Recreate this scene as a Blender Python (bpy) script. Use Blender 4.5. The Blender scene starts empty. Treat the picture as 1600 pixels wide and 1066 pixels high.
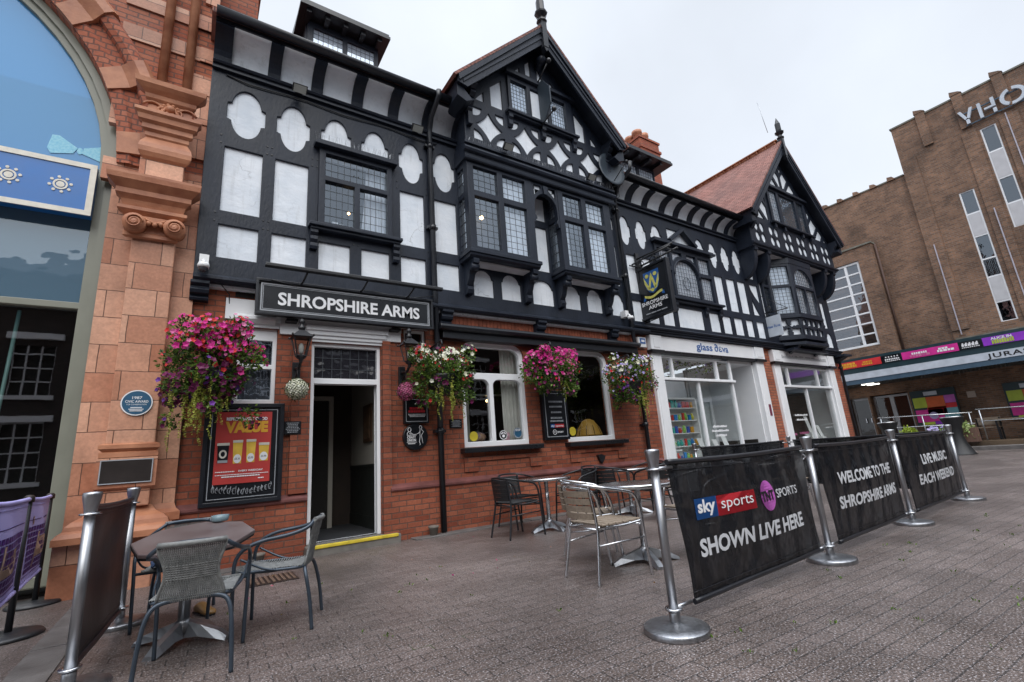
import bpy, bmesh, math, random
from mathutils import Vector, Matrix
random.seed(11)
R = math.radians
SC = bpy.context.scene
COL = SC.collection
# ------------------------------------------------------------------ camera
cam_d = bpy.data.cameras.new('camera'); cam = bpy.data.objects.new('camera', cam_d); COL.objects.link(cam)
SC.camera = cam
YAW, PITCH, ROLL, FPX = R(34.4), R(13.7), R(-4.33), 735.0
cy, sy, cp, sp = math.cos(YAW), math.sin(YAW), math.cos(PITCH), math.sin(PITCH)
fw = Vector((sy*cp, cy*cp, sp)); rt = Vector((cy, -sy, 0)); up = rt.cross(fw)
r2 = rt*math.cos(ROLL) + up*math.sin(ROLL); u2 = up*math.cos(ROLL) - rt*math.sin(ROLL)
mw = Matrix((r2, u2, -fw)).transposed().to_4x4(); mw.translation = Vector((0, 0, 1.02))
cam.matrix_world = mw
cam_d.sensor_fit = 'HORIZONTAL'; cam_d.sensor_width = 36.0; cam_d.lens = 36.0*FPX/1600.0
cam_d.clip_start = 0.05; cam_d.clip_end = 3000
# ------------------------------------------------------------------ world: overcast sky
world = bpy.data.worlds.new('World'); SC.world = world; world.use_nodes = True
wn, wl = world.node_tree.nodes, world.node_tree.links
for n in list(wn): wn.remove(n)
SUN_EL, SUN_AZ = R(48), R(205)     # azimuth clockwise from +Y: behind the camera
sky = wn.new('ShaderNodeTexSky'); sky.sky_type = 'NISHITA'; sky.sun_disc = False
sky.sun_elevation = SUN_EL; sky.sun_rotation = SUN_AZ; sky.dust_density = 3.0
tc = wn.new('ShaderNodeTexCoord'); sep = wn.new('ShaderNodeSeparateXYZ'); wl.new(tc.outputs['Generated'], sep.inputs[0])
grad = wn.new('ShaderNodeMapRange'); grad.inputs['From Min'].default_value = 0.0; grad.inputs['From Max'].default_value = 1.0
grad.inputs['To Min'].default_value = 0.0; grad.inputs['To Max'].default_value = 1.0
wl.new(sep.outputs['Z'], grad.inputs['Value'])
nz = wn.new('ShaderNodeTexNoise'); nz.inputs['Scale'].default_value = 2.2; nz.inputs['Detail'].default_value = 5
wl.new(tc.outputs['Generated'], nz.inputs['Vector'])
ramp = wn.new('ShaderNodeValToRGB'); wl.new(grad.outputs[0], ramp.inputs[0])
e = ramp.color_ramp.elements
e[0].position = 0.0; e[0].color = (5.6, 6.0, 6.6, 1); e[1].position = 1.0; e[1].color = (30.0, 31.5, 34.5, 1)
m = ramp.color_ramp.elements.new(0.78); m.color = (6.25, 6.65, 7.25, 1)
cl = wn.new('ShaderNodeMapRange'); cl.inputs['From Min'].default_value = .3; cl.inputs['From Max'].default_value = .7
cl.inputs['To Min'].default_value = .90; cl.inputs['To Max'].default_value = 1.07; wl.new(nz.outputs[0], cl.inputs['Value'])
mul = wn.new('ShaderNodeVectorMath'); mul.operation = 'SCALE'; wl.new(ramp.outputs[0], mul.inputs[0]); wl.new(cl.outputs[0], mul.inputs['Scale'])
mix = wn.new('ShaderNodeMixRGB'); mix.inputs[0].default_value = .9
wl.new(sky.outputs[0], mix.inputs[1]); wl.new(mul.outputs[0], mix.inputs[2])
bg = wn.new('ShaderNodeBackground'); bg.inputs[1].default_value = 0.1; wl.new(mix.outputs[0], bg.inputs[0])
wo = wn.new('ShaderNodeOutputWorld'); wl.new(bg.outputs[0], wo.inputs[0])
# ------------------------------------------------------------------ sun through cloud
sd = bpy.data.lights.new('sun', 'SUN'); sd.energy = 1.5; sd.angle = R(60); sd.color = (1, .985, .96)
sun = bpy.data.objects.new('sun', sd); COL.objects.link(sun)
sdir = Vector((math.sin(SUN_AZ)*math.cos(SUN_EL), math.cos(SUN_AZ)*math.cos(SUN_EL), math.sin(SUN_EL)))
sun.rotation_euler = sdir.to_track_quat('Z', 'Y').to_euler(); sun.location = (0, -6, 20)
# ------------------------------------------------------------------ exposure
vs = SC.view_settings; vs.view_transform = 'Standard'; vs.look = 'None'; vs.exposure = 0.62; vs.gamma = 1.0
vs.use_curve_mapping = False

# ================================================================== materials
def nt(name):
    m = bpy.data.materials.new(name); m.use_nodes = True
    N, L = m.node_tree.nodes, m.node_tree.links
    b = N['Principled BSDF']; return m, N, L, b
def c4(c): return (c[0], c[1], c[2], 1)
def pbr(name, col, rough=.5, metal=0., var=.12, scale=4., bump=0., bscale=60., spec=.5, rvar=.1, col2=None, aniso=None, coat=0):
    m, N, L, b = nt(name)
    tc = N.new('ShaderNodeTexCoord'); n1 = N.new('ShaderNodeTexNoise'); n1.inputs['Scale'].default_value = scale; n1.inputs['Detail'].default_value = 6
    vec = tc.outputs['Object']
    if aniso:
        mp = N.new('ShaderNodeMapping'); mp.inputs['Scale'].default_value = aniso; L.new(vec, mp.inputs[0]); vec = mp.outputs[0]
    L.new(vec, n1.inputs['Vector'])
    rp = N.new('ShaderNodeValToRGB'); L.new(n1.outputs[0], rp.inputs[0])
    rp.color_ramp.elements[0].position = .3; rp.color_ramp.elements[1].position = .7
    a = tuple(max(0, x*(1-var)) for x in col); c = tuple(min(1, x*(1+var)) for x in (col2 or col))
    if col2: a = col; c = col2
    rp.color_ramp.elements[0].color = c4(a); rp.color_ramp.elements[1].color = c4(c)
    L.new(rp.outputs[0], b.inputs['Base Color'])
    mr = N.new('ShaderNodeMapRange'); mr.inputs['To Min'].default_value = max(.02, rough-rvar); mr.inputs['To Max'].default_value = min(1, rough+rvar)
    L.new(n1.outputs[0], mr.inputs['Value']); L.new(mr.outputs[0], b.inputs['Roughness'])
    b.inputs['Metallic'].default_value = metal; b.inputs['Specular IOR Level'].default_value = spec; b.inputs['Coat Weight'].default_value = coat
    if bump:
        n2 = N.new('ShaderNodeTexNoise'); n2.inputs['Scale'].default_value = bscale; n2.inputs['Detail'].default_value = 4; L.new(vec, n2.inputs['Vector'])
        bp = N.new('ShaderNodeBump'); bp.inputs['Strength'].default_value = bump; bp.inputs['Distance'].default_value = .01
        L.new(n2.outputs[0], bp.inputs['Height']); L.new(bp.outputs[0], b.inputs['Normal'])
    return m
def wall_uv(N, L, vs_=1.0):
    """metres along a wall / up a wall, whichever way the face looks"""
    g = N.new('ShaderNodeNewGeometry'); sp_ = N.new('ShaderNodeSeparateXYZ'); L.new(g.outputs['Position'], sp_.inputs[0])
    sn = N.new('ShaderNodeSeparateXYZ'); L.new(g.outputs['True Normal'], sn.inputs[0])
    ab = N.new('ShaderNodeMath'); ab.operation = 'ABSOLUTE'; L.new(sn.outputs[0], ab.inputs[0])
    gt = N.new('ShaderNodeMath'); gt.operation = 'GREATER_THAN'; gt.inputs[1].default_value = .5; L.new(ab.outputs[0], gt.inputs[0])
    mx = N.new('ShaderNodeMix'); mx.data_type = 'FLOAT'; L.new(gt.outputs[0], mx.inputs[0]); L.new(sp_.outputs[0], mx.inputs[2]); L.new(sp_.outputs[1], mx.inputs[3])
    vz = N.new('ShaderNodeMath'); vz.operation = 'MULTIPLY'; vz.inputs[1].default_value = vs_; L.new(sp_.outputs[2], vz.inputs[0])
    cb = N.new('ShaderNodeCombineXYZ'); L.new(mx.outputs[0], cb.inputs[0]); L.new(vz.outputs[0], cb.inputs[1])
    return cb.outputs[0], g.outputs['Position']
def brick(name, c1, c2, mort, bw=.225, bh=.075, ms=.010, bump=.5, rough=.85, vs_=1.0, stain=.35, ground=False, rot=0., off=(0, 0, 0), speck=0., bias=0., offset=.5, spec=.3, moss=0.):
    m, N, L, b = nt(name)
    if ground:
        g = N.new('ShaderNodeNewGeometry'); mp = N.new('ShaderNodeMapping'); mp.inputs['Rotation'].default_value = (0, 0, rot); mp.inputs['Location'].default_value = off
        L.new(g.outputs['Position'], mp.inputs[0]); uv, pos = mp.outputs[0], g.outputs['Position']
    else: uv, pos = wall_uv(N, L, vs_)
    # slightly crooked courses
    nw = N.new('ShaderNodeTexNoise'); nw.inputs['Scale'].default_value = 6; L.new(pos, nw.inputs['Vector'])
    sc = N.new('ShaderNodeVectorMath'); sc.operation = 'MULTIPLY_ADD'; sc.inputs[1].default_value = (.012, .012, 0); L.new(nw.outputs['Color'], sc.inputs[0]); L.new(uv, sc.inputs[2])
    t = N.new('ShaderNodeTexBrick'); L.new(sc.outputs[0], t.inputs['Vector'])
    t.offset = offset
    t.inputs['Color1'].default_value = c4(c1); t.inputs['Color2'].default_value = c4(c2); t.inputs['Mortar'].default_value = c4(mort)
    t.inputs['Scale'].default_value = 1; t.inputs['Mortar Size'].default_value = ms; t.inputs['Mortar Smooth'].default_value = .3
    t.inputs['Bias'].default_value = bias; t.inputs['Brick Width'].default_value = bw; t.inputs['Row Height'].default_value = bh
    n1 = N.new('ShaderNodeTexNoise'); n1.inputs['Scale'].default_value = .7; n1.inputs['Detail'].default_value = 8; n1.inputs['Roughness'].default_value = .7; L.new(pos, n1.inputs['Vector'])
    r1 = N.new('ShaderNodeMapRange'); r1.inputs['From Min'].default_value = .3; r1.inputs['From Max'].default_value = .7
    r1.inputs['To Min'].default_value = 1-stain; r1.inputs['To Max'].default_value = 1+stain*.5; L.new(n1.outputs[0], r1.inputs['Value'])
    n2 = N.new('ShaderNodeTexNoise'); n2.inputs['Scale'].default_value = 35; n2.inputs['Detail'].default_value = 4; L.new(pos, n2.inputs['Vector'])
    r2_ = N.new('ShaderNodeMapRange'); r2_.inputs['To Min'].default_value = .72; r2_.inputs['To Max'].default_value = 1.28; L.new(n2.outputs[0], r2_.inputs['Value'])
    mm = N.new('ShaderNodeMath'); mm.operation = 'MULTIPLY'; L.new(r1.outputs[0], mm.inputs[0]); L.new(r2_.outputs[0], mm.inputs[1])
    vm = N.new('ShaderNodeVectorMath'); vm.operation = 'SCALE'; L.new(t.outputs[0], vm.inputs[0]); L.new(mm.outputs[0], vm.inputs['Scale'])
    col = vm.outputs[0]
    if speck:
        n3 = N.new('ShaderNodeTexNoise'); n3.inputs['Scale'].default_value = 105; n3.inputs['Detail'].default_value = 2; L.new(pos, n3.inputs['Vector'])
        r3 = N.new('ShaderNodeValToRGB'); r3.color_ramp.elements[0].position = .55; r3.color_ramp.elements[1].position = .68; L.new(n3.outputs[0], r3.inputs[0])
        sm = N.new('ShaderNodeMath'); sm.operation = 'MULTIPLY'; sm.inputs[1].default_value = speck; L.new(r3.outputs[0], sm.inputs[0])
        mxx = N.new('ShaderNodeMixRGB'); mxx.inputs[2].default_value = (.36, .34, .35, 1); L.new(sm.outputs[0], mxx.inputs[0]); L.new(col, mxx.inputs[1]); col = mxx.outputs[0]
        n4 = N.new('ShaderNodeTexNoise'); n4.inputs['Scale'].default_value = 85; n4.inputs['Detail'].default_value = 4; L.new(pos, n4.inputs['Vector'])
        r4 = N.new('ShaderNodeMapRange'); r4.inputs['From Min'].default_value = .35; r4.inputs['From Max'].default_value = .65; r4.inputs['To Min'].default_value = .45; r4.inputs['To Max'].default_value = 1.6; L.new(n4.outputs[0], r4.inputs['Value'])
        v4 = N.new('ShaderNodeVectorMath'); v4.operation = 'SCALE'; L.new(col, v4.inputs[0]); L.new(r4.outputs[0], v4.inputs['Scale']); col = v4.outputs[0]
        vo = N.new('ShaderNodeTexVoronoi'); vo.inputs['Scale'].default_value = 1.9; L.new(pos, vo.inputs['Vector'])      # trodden gum
        gs = N.new('ShaderNodeMapRange'); gs.inputs['From Min'].default_value = .030; gs.inputs['From Max'].default_value = .040; gs.inputs['To Min'].default_value = .55; gs.inputs['To Max'].default_value = 0.; L.new(vo.outputs['Distance'], gs.inputs['Value'])
        mg_ = N.new('ShaderNodeMixRGB'); mg_.inputs[2].default_value = (.20, .185, .18, 1); L.new(gs.outputs[0], mg_.inputs[0]); L.new(col, mg_.inputs[1]); col = mg_.outputs[0]
        n6 = N.new('ShaderNodeTexNoise'); n6.inputs['Scale'].default_value = .55; n6.inputs['Detail'].default_value = 5; n6.inputs['Roughness'].default_value = .6; L.new(pos, n6.inputs['Vector'])   # damp and oil patches
        r6 = N.new('ShaderNodeMapRange'); r6.inputs['From Min'].default_value = .40; r6.inputs['From Max'].default_value = .58; r6.inputs['To Min'].default_value = .78; r6.inputs['To Max'].default_value = 1.08; L.new(n6.outputs[0], r6.inputs['Value'])
        v6 = N.new('ShaderNodeVectorMath'); v6.operation = 'SCALE'; L.new(col, v6.inputs[0]); L.new(r6.outputs[0], v6.inputs['Scale']); col = v6.outputs[0]
    if moss:
        n5 = N.new('ShaderNodeTexNoise'); n5.inputs['Scale'].default_value = 1.1; n5.inputs['Detail'].default_value = 10; n5.inputs['Roughness'].default_value = .75; L.new(pos, n5.inputs['Vector'])
        r5 = N.new('ShaderNodeValToRGB'); r5.color_ramp.elements[0].position = .6; r5.color_ramp.elements[1].position = .68; L.new(n5.outputs[0], r5.inputs[0])
        sm = N.new('ShaderNodeMath'); sm.operation = 'MULTIPLY'; L.new(r5.outputs[0], sm.inputs[0]); L.new(t.outputs['Fac'], sm.inputs[1])
        s2 = N.new('ShaderNodeMath'); s2.operation = 'MULTIPLY'; s2.inputs[1].default_value = moss; L.new(sm.outputs[0], s2.inputs[0])
        mxx = N.new('ShaderNodeMixRGB'); mxx.inputs[2].default_value = (.05, .075, .015, 1); L.new(s2.outputs[0], mxx.inputs[0]); L.new(col, mxx.inputs[1]); col = mxx.outputs[0]
    L.new(col, b.inputs['Base Color'])
    rr = N.new('ShaderNodeMapRange'); rr.inputs['From Min'].default_value = .3; rr.inputs['From Max'].default_value = .7
    rr.inputs['To Min'].default_value = max(.05, rough-.22); rr.inputs['To Max'].default_value = min(1, rough+.1); L.new(n1.outputs[0], rr.inputs['Value']); L.new(rr.outputs[0], b.inputs['Roughness'])
    b.inputs['Specular IOR Level'].default_value = spec
    iv = N.new('ShaderNodeMath'); iv.operation = 'MULTIPLY_ADD'; iv.inputs[1].default_value = -1.; L.new(t.outputs['Fac'], iv.inputs[0])
    nb = N.new('ShaderNodeMath'); nb.operation = 'MULTIPLY'; nb.inputs[1].default_value = .6; L.new(n2.outputs[0], nb.inputs[0]); L.new(nb.outputs[0], iv.inputs[2])
    bp = N.new('ShaderNodeBump'); bp.inputs['Strength'].default_value = bump; bp.inputs['Distance'].default_value = .008; L.new(iv.outputs[0], bp.inputs['Height']); L.new(bp.outputs[0], b.inputs['Normal'])
    return m
def glassm(name, tint=(.85, .9, .92), ior=1.55, gain=1.0, wob=.02, gcol=(1, 1, 1), body=0., bcol=(.1, .1, .1)):
    m, N, L, b = nt(name); N.remove(b); out = N['Material Output']
    fr = N.new('ShaderNodeFresnel'); gb = N.new('ShaderNodeNewGeometry'); mi_ = N.new('ShaderNodeMix'); mi_.data_type = 'FLOAT'
    mi_.inputs[2].default_value = ior; mi_.inputs[3].default_value = 1/ior; L.new(gb.outputs['Backfacing'], mi_.inputs[0]); L.new(mi_.outputs[0], fr.inputs[0])
    mg = N.new('ShaderNodeMath'); mg.operation = 'MULTIPLY'; mg.inputs[1].default_value = gain; mg.use_clamp = True; L.new(fr.outputs[0], mg.inputs[0])
    tr = N.new('ShaderNodeBsdfTransparent'); tr.inputs[0].default_value = c4(tint)
    gl = N.new('ShaderNodeBsdfGlossy'); gl.inputs['Roughness'].default_value = .015; gl.inputs[0].default_value = c4(gcol)
    g = N.new('ShaderNodeNewGeometry'); n = N.new('ShaderNodeTexNoise'); n.inputs['Scale'].default_value = 3.5; L.new(g.outputs['Position'], n.inputs['Vector'])
    bp = N.new('ShaderNodeBump'); bp.inputs['Strength'].default_value = wob; bp.inputs['Distance'].default_value = .1; L.new(n.outputs[0], bp.inputs['Height']); L.new(bp.outputs[0], gl.inputs['Normal'])
    base = tr.outputs[0]
    if body:
        df = N.new('ShaderNodeBsdfDiffuse'); df.inputs[0].default_value = c4(bcol); mb = N.new('ShaderNodeMixShader'); mb.inputs[0].default_value = body
        L.new(tr.outputs[0], mb.inputs[1]); L.new(df.outputs[0], mb.inputs[2]); base = mb.outputs[0]
    ms_ = N.new('ShaderNodeMixShader'); L.new(mg.outputs[0], ms_.inputs[0]); L.new(base, ms_.inputs[1]); L.new(gl.outputs[0], ms_.inputs[2]); L.new(ms_.outputs[0], out.inputs[0])
    return m
def emit(name, col, s):
    m, N, L, b = nt(name); b.inputs['Base Color'].default_value = c4(col); b.inputs['Emission Color'].default_value = c4(col); b.inputs['Emission Strength'].default_value = s; return m
def leafm(name, a, b_, rough=.45, trans=.25):
    m, N, L, b = nt(name)
    g = N.new('ShaderNodeNewGeometry'); rp = N.new('ShaderNodeValToRGB'); L.new(g.outputs['Random Per Island'], rp.inputs[0])
    rp.color_ramp.elements[0].color = c4(a); rp.color_ramp.elements[1].color = c4(b_)
    L.new(rp.outputs[0], b.inputs['Base Color']); b.inputs['Roughness'].default_value = rough; b.inputs['Specular IOR Level'].default_value = .3
    t = N.new('ShaderNodeBsdfTranslucent'); L.new(rp.outputs[0], t.inputs[0]); mx = N.new('ShaderNodeMixShader'); mx.inputs[0].default_value = trans
    L.new(b.outputs[0], mx.inputs[1]); L.new(t.outputs[0], mx.inputs[2]); L.new(mx.outputs[0], N['Material Output'].inputs[0])
    return m
MT = {}
def render_mat():
    # lime-washed render: trowel marks, hairline cracks, grey weather streaks
    m, N, L, b = nt('white_render'); g = N.new('ShaderNodeNewGeometry'); P = g.outputs['Position']
    def noise(sc, det, mp=None, ro=.5):
        n = N.new('ShaderNodeTexNoise'); n.inputs['Scale'].default_value = sc; n.inputs['Detail'].default_value = det; n.inputs['Roughness'].default_value = ro
        if mp: k = N.new('ShaderNodeMapping'); k.inputs['Scale'].default_value = mp; L.new(P, k.inputs[0]); L.new(k.outputs[0], n.inputs['Vector'])
        else: L.new(P, n.inputs['Vector'])
        return n.outputs[0]
    base = N.new('ShaderNodeValToRGB'); L.new(noise(2.2, 8, None, .65), base.inputs[0]); e_ = base.color_ramp.elements
    e_[0].position = .3; e_[0].color = (.60, .66, .73, 1); e_[1].position = .62; e_[1].color = (.76, .80, .85, 1)
    st = N.new('ShaderNodeValToRGB'); L.new(noise(3.0, 6, (4, 4, .35), .6), st.inputs[0]); s_ = st.color_ramp.elements
    s_[0].position = .56; s_[0].color = (0, 0, 0, 1); s_[1].position = .80; s_[1].color = (1, 1, 1, 1)
    m1 = N.new('ShaderNodeMixRGB'); m1.inputs[2].default_value = (.40, .42, .43, 1); f1 = N.new('ShaderNodeMath'); f1.operation = 'MULTIPLY'; f1.inputs[1].default_value = .65
    L.new(st.outputs[0], f1.inputs[0]); L.new(f1.outputs[0], m1.inputs[0]); L.new(base.outputs[0], m1.inputs[1])
    w = N.new('ShaderNodeTexVoronoi'); w.feature = 'DISTANCE_TO_EDGE'; w.inputs['Scale'].default_value = 1.7
    wm = N.new('ShaderNodeVectorMath'); wm.operation = 'MULTIPLY_ADD'; wm.inputs[1].default_value = (.5, .5, .5)
    wn_ = N.new('ShaderNodeTexNoise'); wn_.inputs['Scale'].default_value = 3; wn_.inputs['Detail'].default_value = 6; L.new(P, wn_.inputs['Vector']); L.new(wn_.outputs['Color'], wm.inputs[0]); L.new(P, wm.inputs[2]); L.new(wm.outputs[0], w.inputs['Vector'])
    cr = N.new('ShaderNodeMapRange'); cr.inputs['From Max'].default_value = .012; cr.inputs['To Min'].default_value = .55; cr.inputs['To Max'].default_value = 0.; L.new(w.outputs['Distance'], cr.inputs['Value'])
    pick = N.new('ShaderNodeMath'); pick.operation = 'MULTIPLY'; ps = N.new('ShaderNodeMapRange'); ps.inputs['From Min'].default_value = .5; ps.inputs['From Max'].default_value = .6; L.new(noise(.9, 2), ps.inputs['Value']); L.new(cr.outputs[0], pick.inputs[0]); L.new(ps.outputs[0], pick.inputs[1])
    m2 = N.new('ShaderNodeMixRGB'); m2.inputs[2].default_value = (.25, .26, .27, 1); L.new(pick.outputs[0], m2.inputs[0]); L.new(m1.outputs[0], m2.inputs[1]); L.new(m2.outputs[0], b.inputs['Base Color'])
    b.inputs['Roughness'].default_value = .82; b.inputs['Specular IOR Level'].default_value = .25
    bp = N.new('ShaderNodeBump'); bp.inputs['Strength'].default_value = .55; bp.inputs['Distance'].default_value = .02; L.new(noise(5, 7, (1, 1, 1.6), .55), bp.inputs['Height']); L.new(bp.outputs[0], b.inputs['Normal'])
    return m
MT['brick'] = brick('red_brick', (.215, .055, .030), (.33, .105, .058), (.13, .07, .053), stain=.45, ms=.008)
MT['brickL'] = brick('orange_red_brick', (.32, .085, .045), (.42, .15, .085), (.17, .085, .065), stain=.35)
MT['brickDark'] = brick('brown_brick', (.165, .095, .062), (.30, .165, .10), (.21, .175, .15), stain=.6, bias=-.1)
MT['brickOpp'] = brick('dark_red_brick', (.038, .028, .026), (.06, .042, .038), (.05, .045, .045))
MT['terra'] = brick('terracotta_blocks', (.40, .155, .085), (.66, .37, .25), (.12, .06, .04), bw=.47, bh=.32, ms=.005, bump=.4, rough=.5, stain=.45)
MT['terraM'] = pbr('terracotta', (.27, .09, .042), .55, var=.3, scale=4, bump=.3, bscale=25, col2=(.50, .22, .115))
MT['timber'] = pbr('black_painted_timber', (.008, .0118, .021), .46, var=.25, scale=3.5, bump=.45, bscale=30, aniso=(1, 1, .4), col2=(.0165, .0225, .037), rvar=.16, spec=.32)
MT['timberD'] = pbr('glossy_black_paint', (.010, .012, .017), .33, var=.2, scale=5, bump=.1, bscale=25)
MT['plaster'] = render_mat()
MT['white'] = pbr('white_gloss_paint', (.74, .76, .79), .35, var=.05, scale=2, col2=(.82, .83, .85), bump=.05)
MT['stoneP'] = pbr('white_painted_stone', (.66, .68, .71), .6, var=.07, scale=2.5, bump=.15, bscale=20, col2=(.76, .77, .79))
MT['soffit'] = pbr('pale_grey_paint', (.5, .5, .52), .7, var=.08)
MT['sillB'] = pbr('black_sill_paint', (.012, .013, .016), .3)
MT['lead'] = pbr('lead_came', (.06, .068, .08), .5, metal=.3)
MT['tile'] = brick('clay_roof_tile', (.19, .085, .07), (.29, .14, .115), (.06, .038, .034), bw=.17, bh=.10, ms=.007, bump=.9, vs_=1.42, stain=.4)
MT['glassU'] = glassm('leaded_glass', tint=(.88, .92, .97), ior=1.7, gain=2.7, wob=.05, gcol=(.80, .90, 1))
MT['glassG'] = glassm('window_glass', tint=(.80, .83, .83), ior=1.5, gain=1.8, wob=.012)
MT['glassS'] = glassm('shop_glass', tint=(.9, .93, .93), ior=1.5, gain=1.9, wob=.008)
MT['glassB'] = glassm('blue_tinted_glass', tint=(.05, .16, .38), ior=1.5, gain=.9, wob=.02, gcol=(.75, .87, 1), body=.8, bcol=(.085, .28, .54))
MT['glassB2'] = glassm('pale_blue_glass', tint=(.35, .5, .6), ior=1.55, gain=1.2, wob=.02, gcol=(.8, .9, 1), body=.5, bcol=(.13, .24, .34))
MT['obsc'] = glassm('obscured_leaded_glass', tint=(.25, .25, .25), ior=1.5, gain=.5, wob=.9, body=.6, bcol=(.035, .035, .045))
MT['olive'] = pbr('olive_grey_frame_paint', (.20, .205, .165), .4, var=.06)
MT['steel'] = pbr('brushed_stainless_steel', (.36, .37, .39), .36, metal=1, var=.15, scale=6, aniso=(8, 8, .6), rvar=.08)
MT['alu'] = pbr('polished_aluminium', (.62, .63, .65), .24, metal=1, var=.1, scale=8, rvar=.08)
MT['alud'] = pbr('cast_aluminium', (.42, .44, .47), .38, metal=1, var=.15, scale=7)
MT['blackM'] = pbr('black_powder_coat', (.012, .013, .016), .4, var=.15)
MT['chairM'] = pbr('dark_blue_grey_tube', (.045, .06, .08), .33, metal=.4, var=.2, scale=9)
MT['wicker'] = pbr('grey_wicker', (.10, .105, .105), .6, var=.35, scale=30, bump=.3, bscale=150, col2=(.20, .205, .20))
MT['slat'] = pbr('weathered_teak', (.20, .155, .115), .6, var=.3, scale=5, aniso=(1, 9, 9), col2=(.29, .235, .18), bump=.1)
MT['blackP'] = pbr('black_plastic_weave', (.010, .011, .013), .5, var=.2, bump=.4, bscale=180)
MT['tabB'] = pbr('worn_brown_laminate', (.085, .06, .06), .34, var=.3, scale=4, col2=(.14, .115, .115), rvar=.15)
MT['banner'] = pbr('black_vinyl_mesh', (.0095, .0105, .0135), .4, var=.3, scale=3, bump=.25, bscale=7, rvar=.12)
MT['bannerD'] = pbr('black_vinyl_hem', (.012, .013, .017), .33, var=.2)
MT['purple'] = pbr('lilac_banner_cloth', (.36, .33, .68), .65, var=.1, scale=3, bump=.3, bscale=8, col2=(.43, .40, .74))
MT['purpleD'] = pbr('dark_purple_print', (.075, .02, .20), .65, var=.2)
MT['tan'] = pbr('tan_print', (.50, .35, .27), .65)
MT['ltext'] = pbr('light_grey_print', (.60, .62, .65), .55, var=.05)
MT['wtext'] = pbr('white_lettering', (.78, .79, .81), .5, var=.03)
MT['gtext'] = pbr('silver_grey_line', (.33, .35, .38), .5, var=.08)
MT['dtext'] = pbr('black_print', (.01, .01, .012), .5)
MT['signB'] = pbr('black_sign_board', (.006, .0075, .011), .3, var=.2)
MT['skyB'] = pbr('blue_print', (.015, .10, .34), .5)
MT['skyR'] = pbr('red_print', (.50, .018, .03), .5)
MT['tntP'] = pbr('orchid_print', (.50, .12, .48), .5)
MT['posterR'] = pbr('red_poster_paper', (.46, .045, .04), .4, var=.08)
MT['gold'] = pbr('gold_print', (.70, .36, .03), .45, var=.08)
MT['beer'] = pbr('beer_print', (.72, .47, .06), .45, var=.2, scale=9)
MT['blueS'] = pbr('bright_blue_sign', (.008, .125, .40), .35, var=.06)
MT['cream'] = pbr('cream_border', (.66, .63, .55), .55, var=.1, scale=12)
MT['plaqB'] = pbr('blue_plaque', (.02, .09, .17), .4, var=.1)
MT['bronze'] = pbr('dark_bronze', (.035, .028, .026), .45, metal=.5, var=.25)
MT['yellow'] = pbr('yellow_nosing_paint', (.60, .46, .035), .6, var=.25, scale=9)
MT['stepS'] = pbr('worn_stone', (.15, .14, .125), .75, var=.25, scale=6, bump=.3, bscale=25)
MT['slabS'] = pbr('grey_kerb_stone', (.085, .078, .075), .65, var=.25, scale=5, bump=.5, bscale=45, col2=(.155, .145, .14))
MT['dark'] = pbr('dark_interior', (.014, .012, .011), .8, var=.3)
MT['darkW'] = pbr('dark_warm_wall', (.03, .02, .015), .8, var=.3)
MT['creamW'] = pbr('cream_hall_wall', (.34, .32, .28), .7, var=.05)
MT['dado'] = pbr('dark_green_dado', (.018, .022, .02), .4, var=.1)
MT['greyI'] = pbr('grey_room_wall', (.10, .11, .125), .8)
MT['whiteI'] = pbr('white_shop_wall', (.72, .73, .73), .7, var=.04)
MT['glassR'] = glassm('reflective_window_glass', tint=(.6, .65, .66), ior=1.6, gain=3.0, wob=.002)
MT['curtain'] = pbr('white_net_curtain', (.76, .78, .80), .85, var=.12, scale=4)
MT['curtC'] = pbr('cream_curtain', (.62, .60, .56), .85, var=.15, scale=3)
MT['bulb'] = emit('lit_bulb', (1, .62, .25), 9)
MT['bulbR'] = emit('lit_red_lamp', (1, .35, .2), 2.0)
MT['amber'] = emit('amber_lamp_shade', (.28, .16, .03), .22)
MT['led'] = emit('white_light_strip', (.85, .9, 1), .8)
MT['tubeL'] = emit('ceiling_lamp', (1, .98, .9), 4)
MT['leafG'] = leafm('green_leaves', (.04, .095, .012), (.18, .28, .05))
MT['leafY'] = leafm('yellow_green_leaves', (.20, .26, .03), (.46, .46, .09))
MT['leafD'] = leafm('dark_leaves', (.015, .035, .01), (.05, .09, .02))
MT['leafP'] = leafm('pale_variegated_leaves', (.16, .26, .06), (.40, .46, .20))
MT['pink'] = leafm('hot_pink_petals', (.42, .006, .15), (.66, .035, .30))
MT['pinkL'] = leafm('light_pink_petals', (.60, .08, .30), (.75, .25, .45))
MT['redF'] = leafm('red_petals', (.45, .012, .02), (.70, .05, .05))
MT['plumF'] = leafm('plum_petals', (.09, .008, .05), (.20, .015, .10))
MT['violF'] = leafm('violet_petals', (.07, .015, .16), (.20, .05, .36))
MT['whiteF'] = leafm('cream_white_petals', (.62, .62, .45), (.80, .80, .70))
MT['lilacF'] = leafm('lilac_petals', (.38, .32, .66), (.62, .55, .82))
MT['terracotta_pot'] = pbr('stone_pot', (.16, .14, .12), .8, var=.2)
MT['denim'] = pbr('blue_denim', (.05, .09, .19), .85, var=.3, scale=14, bump=.3, bscale=90)
MT['shoe'] = pbr('tan_leather', (.30, .16, .05), .45, var=.2)
MT['camW'] = pbr('white_plastic', (.70, .71, .72), .35)
MT['dish'] = pbr('dark_grey_dish', (.03, .042, .056), .4, var=.1)
MT['teal'] = pbr('dark_teal_metal', (.012, .035, .045), .4)
MT['tealB'] = pbr('blue_grey_fascia', (.055, .10, .15), .4)
MT['lightbox'] = pbr('pale_lightbox', (.50, .55, .62), .4)
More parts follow.
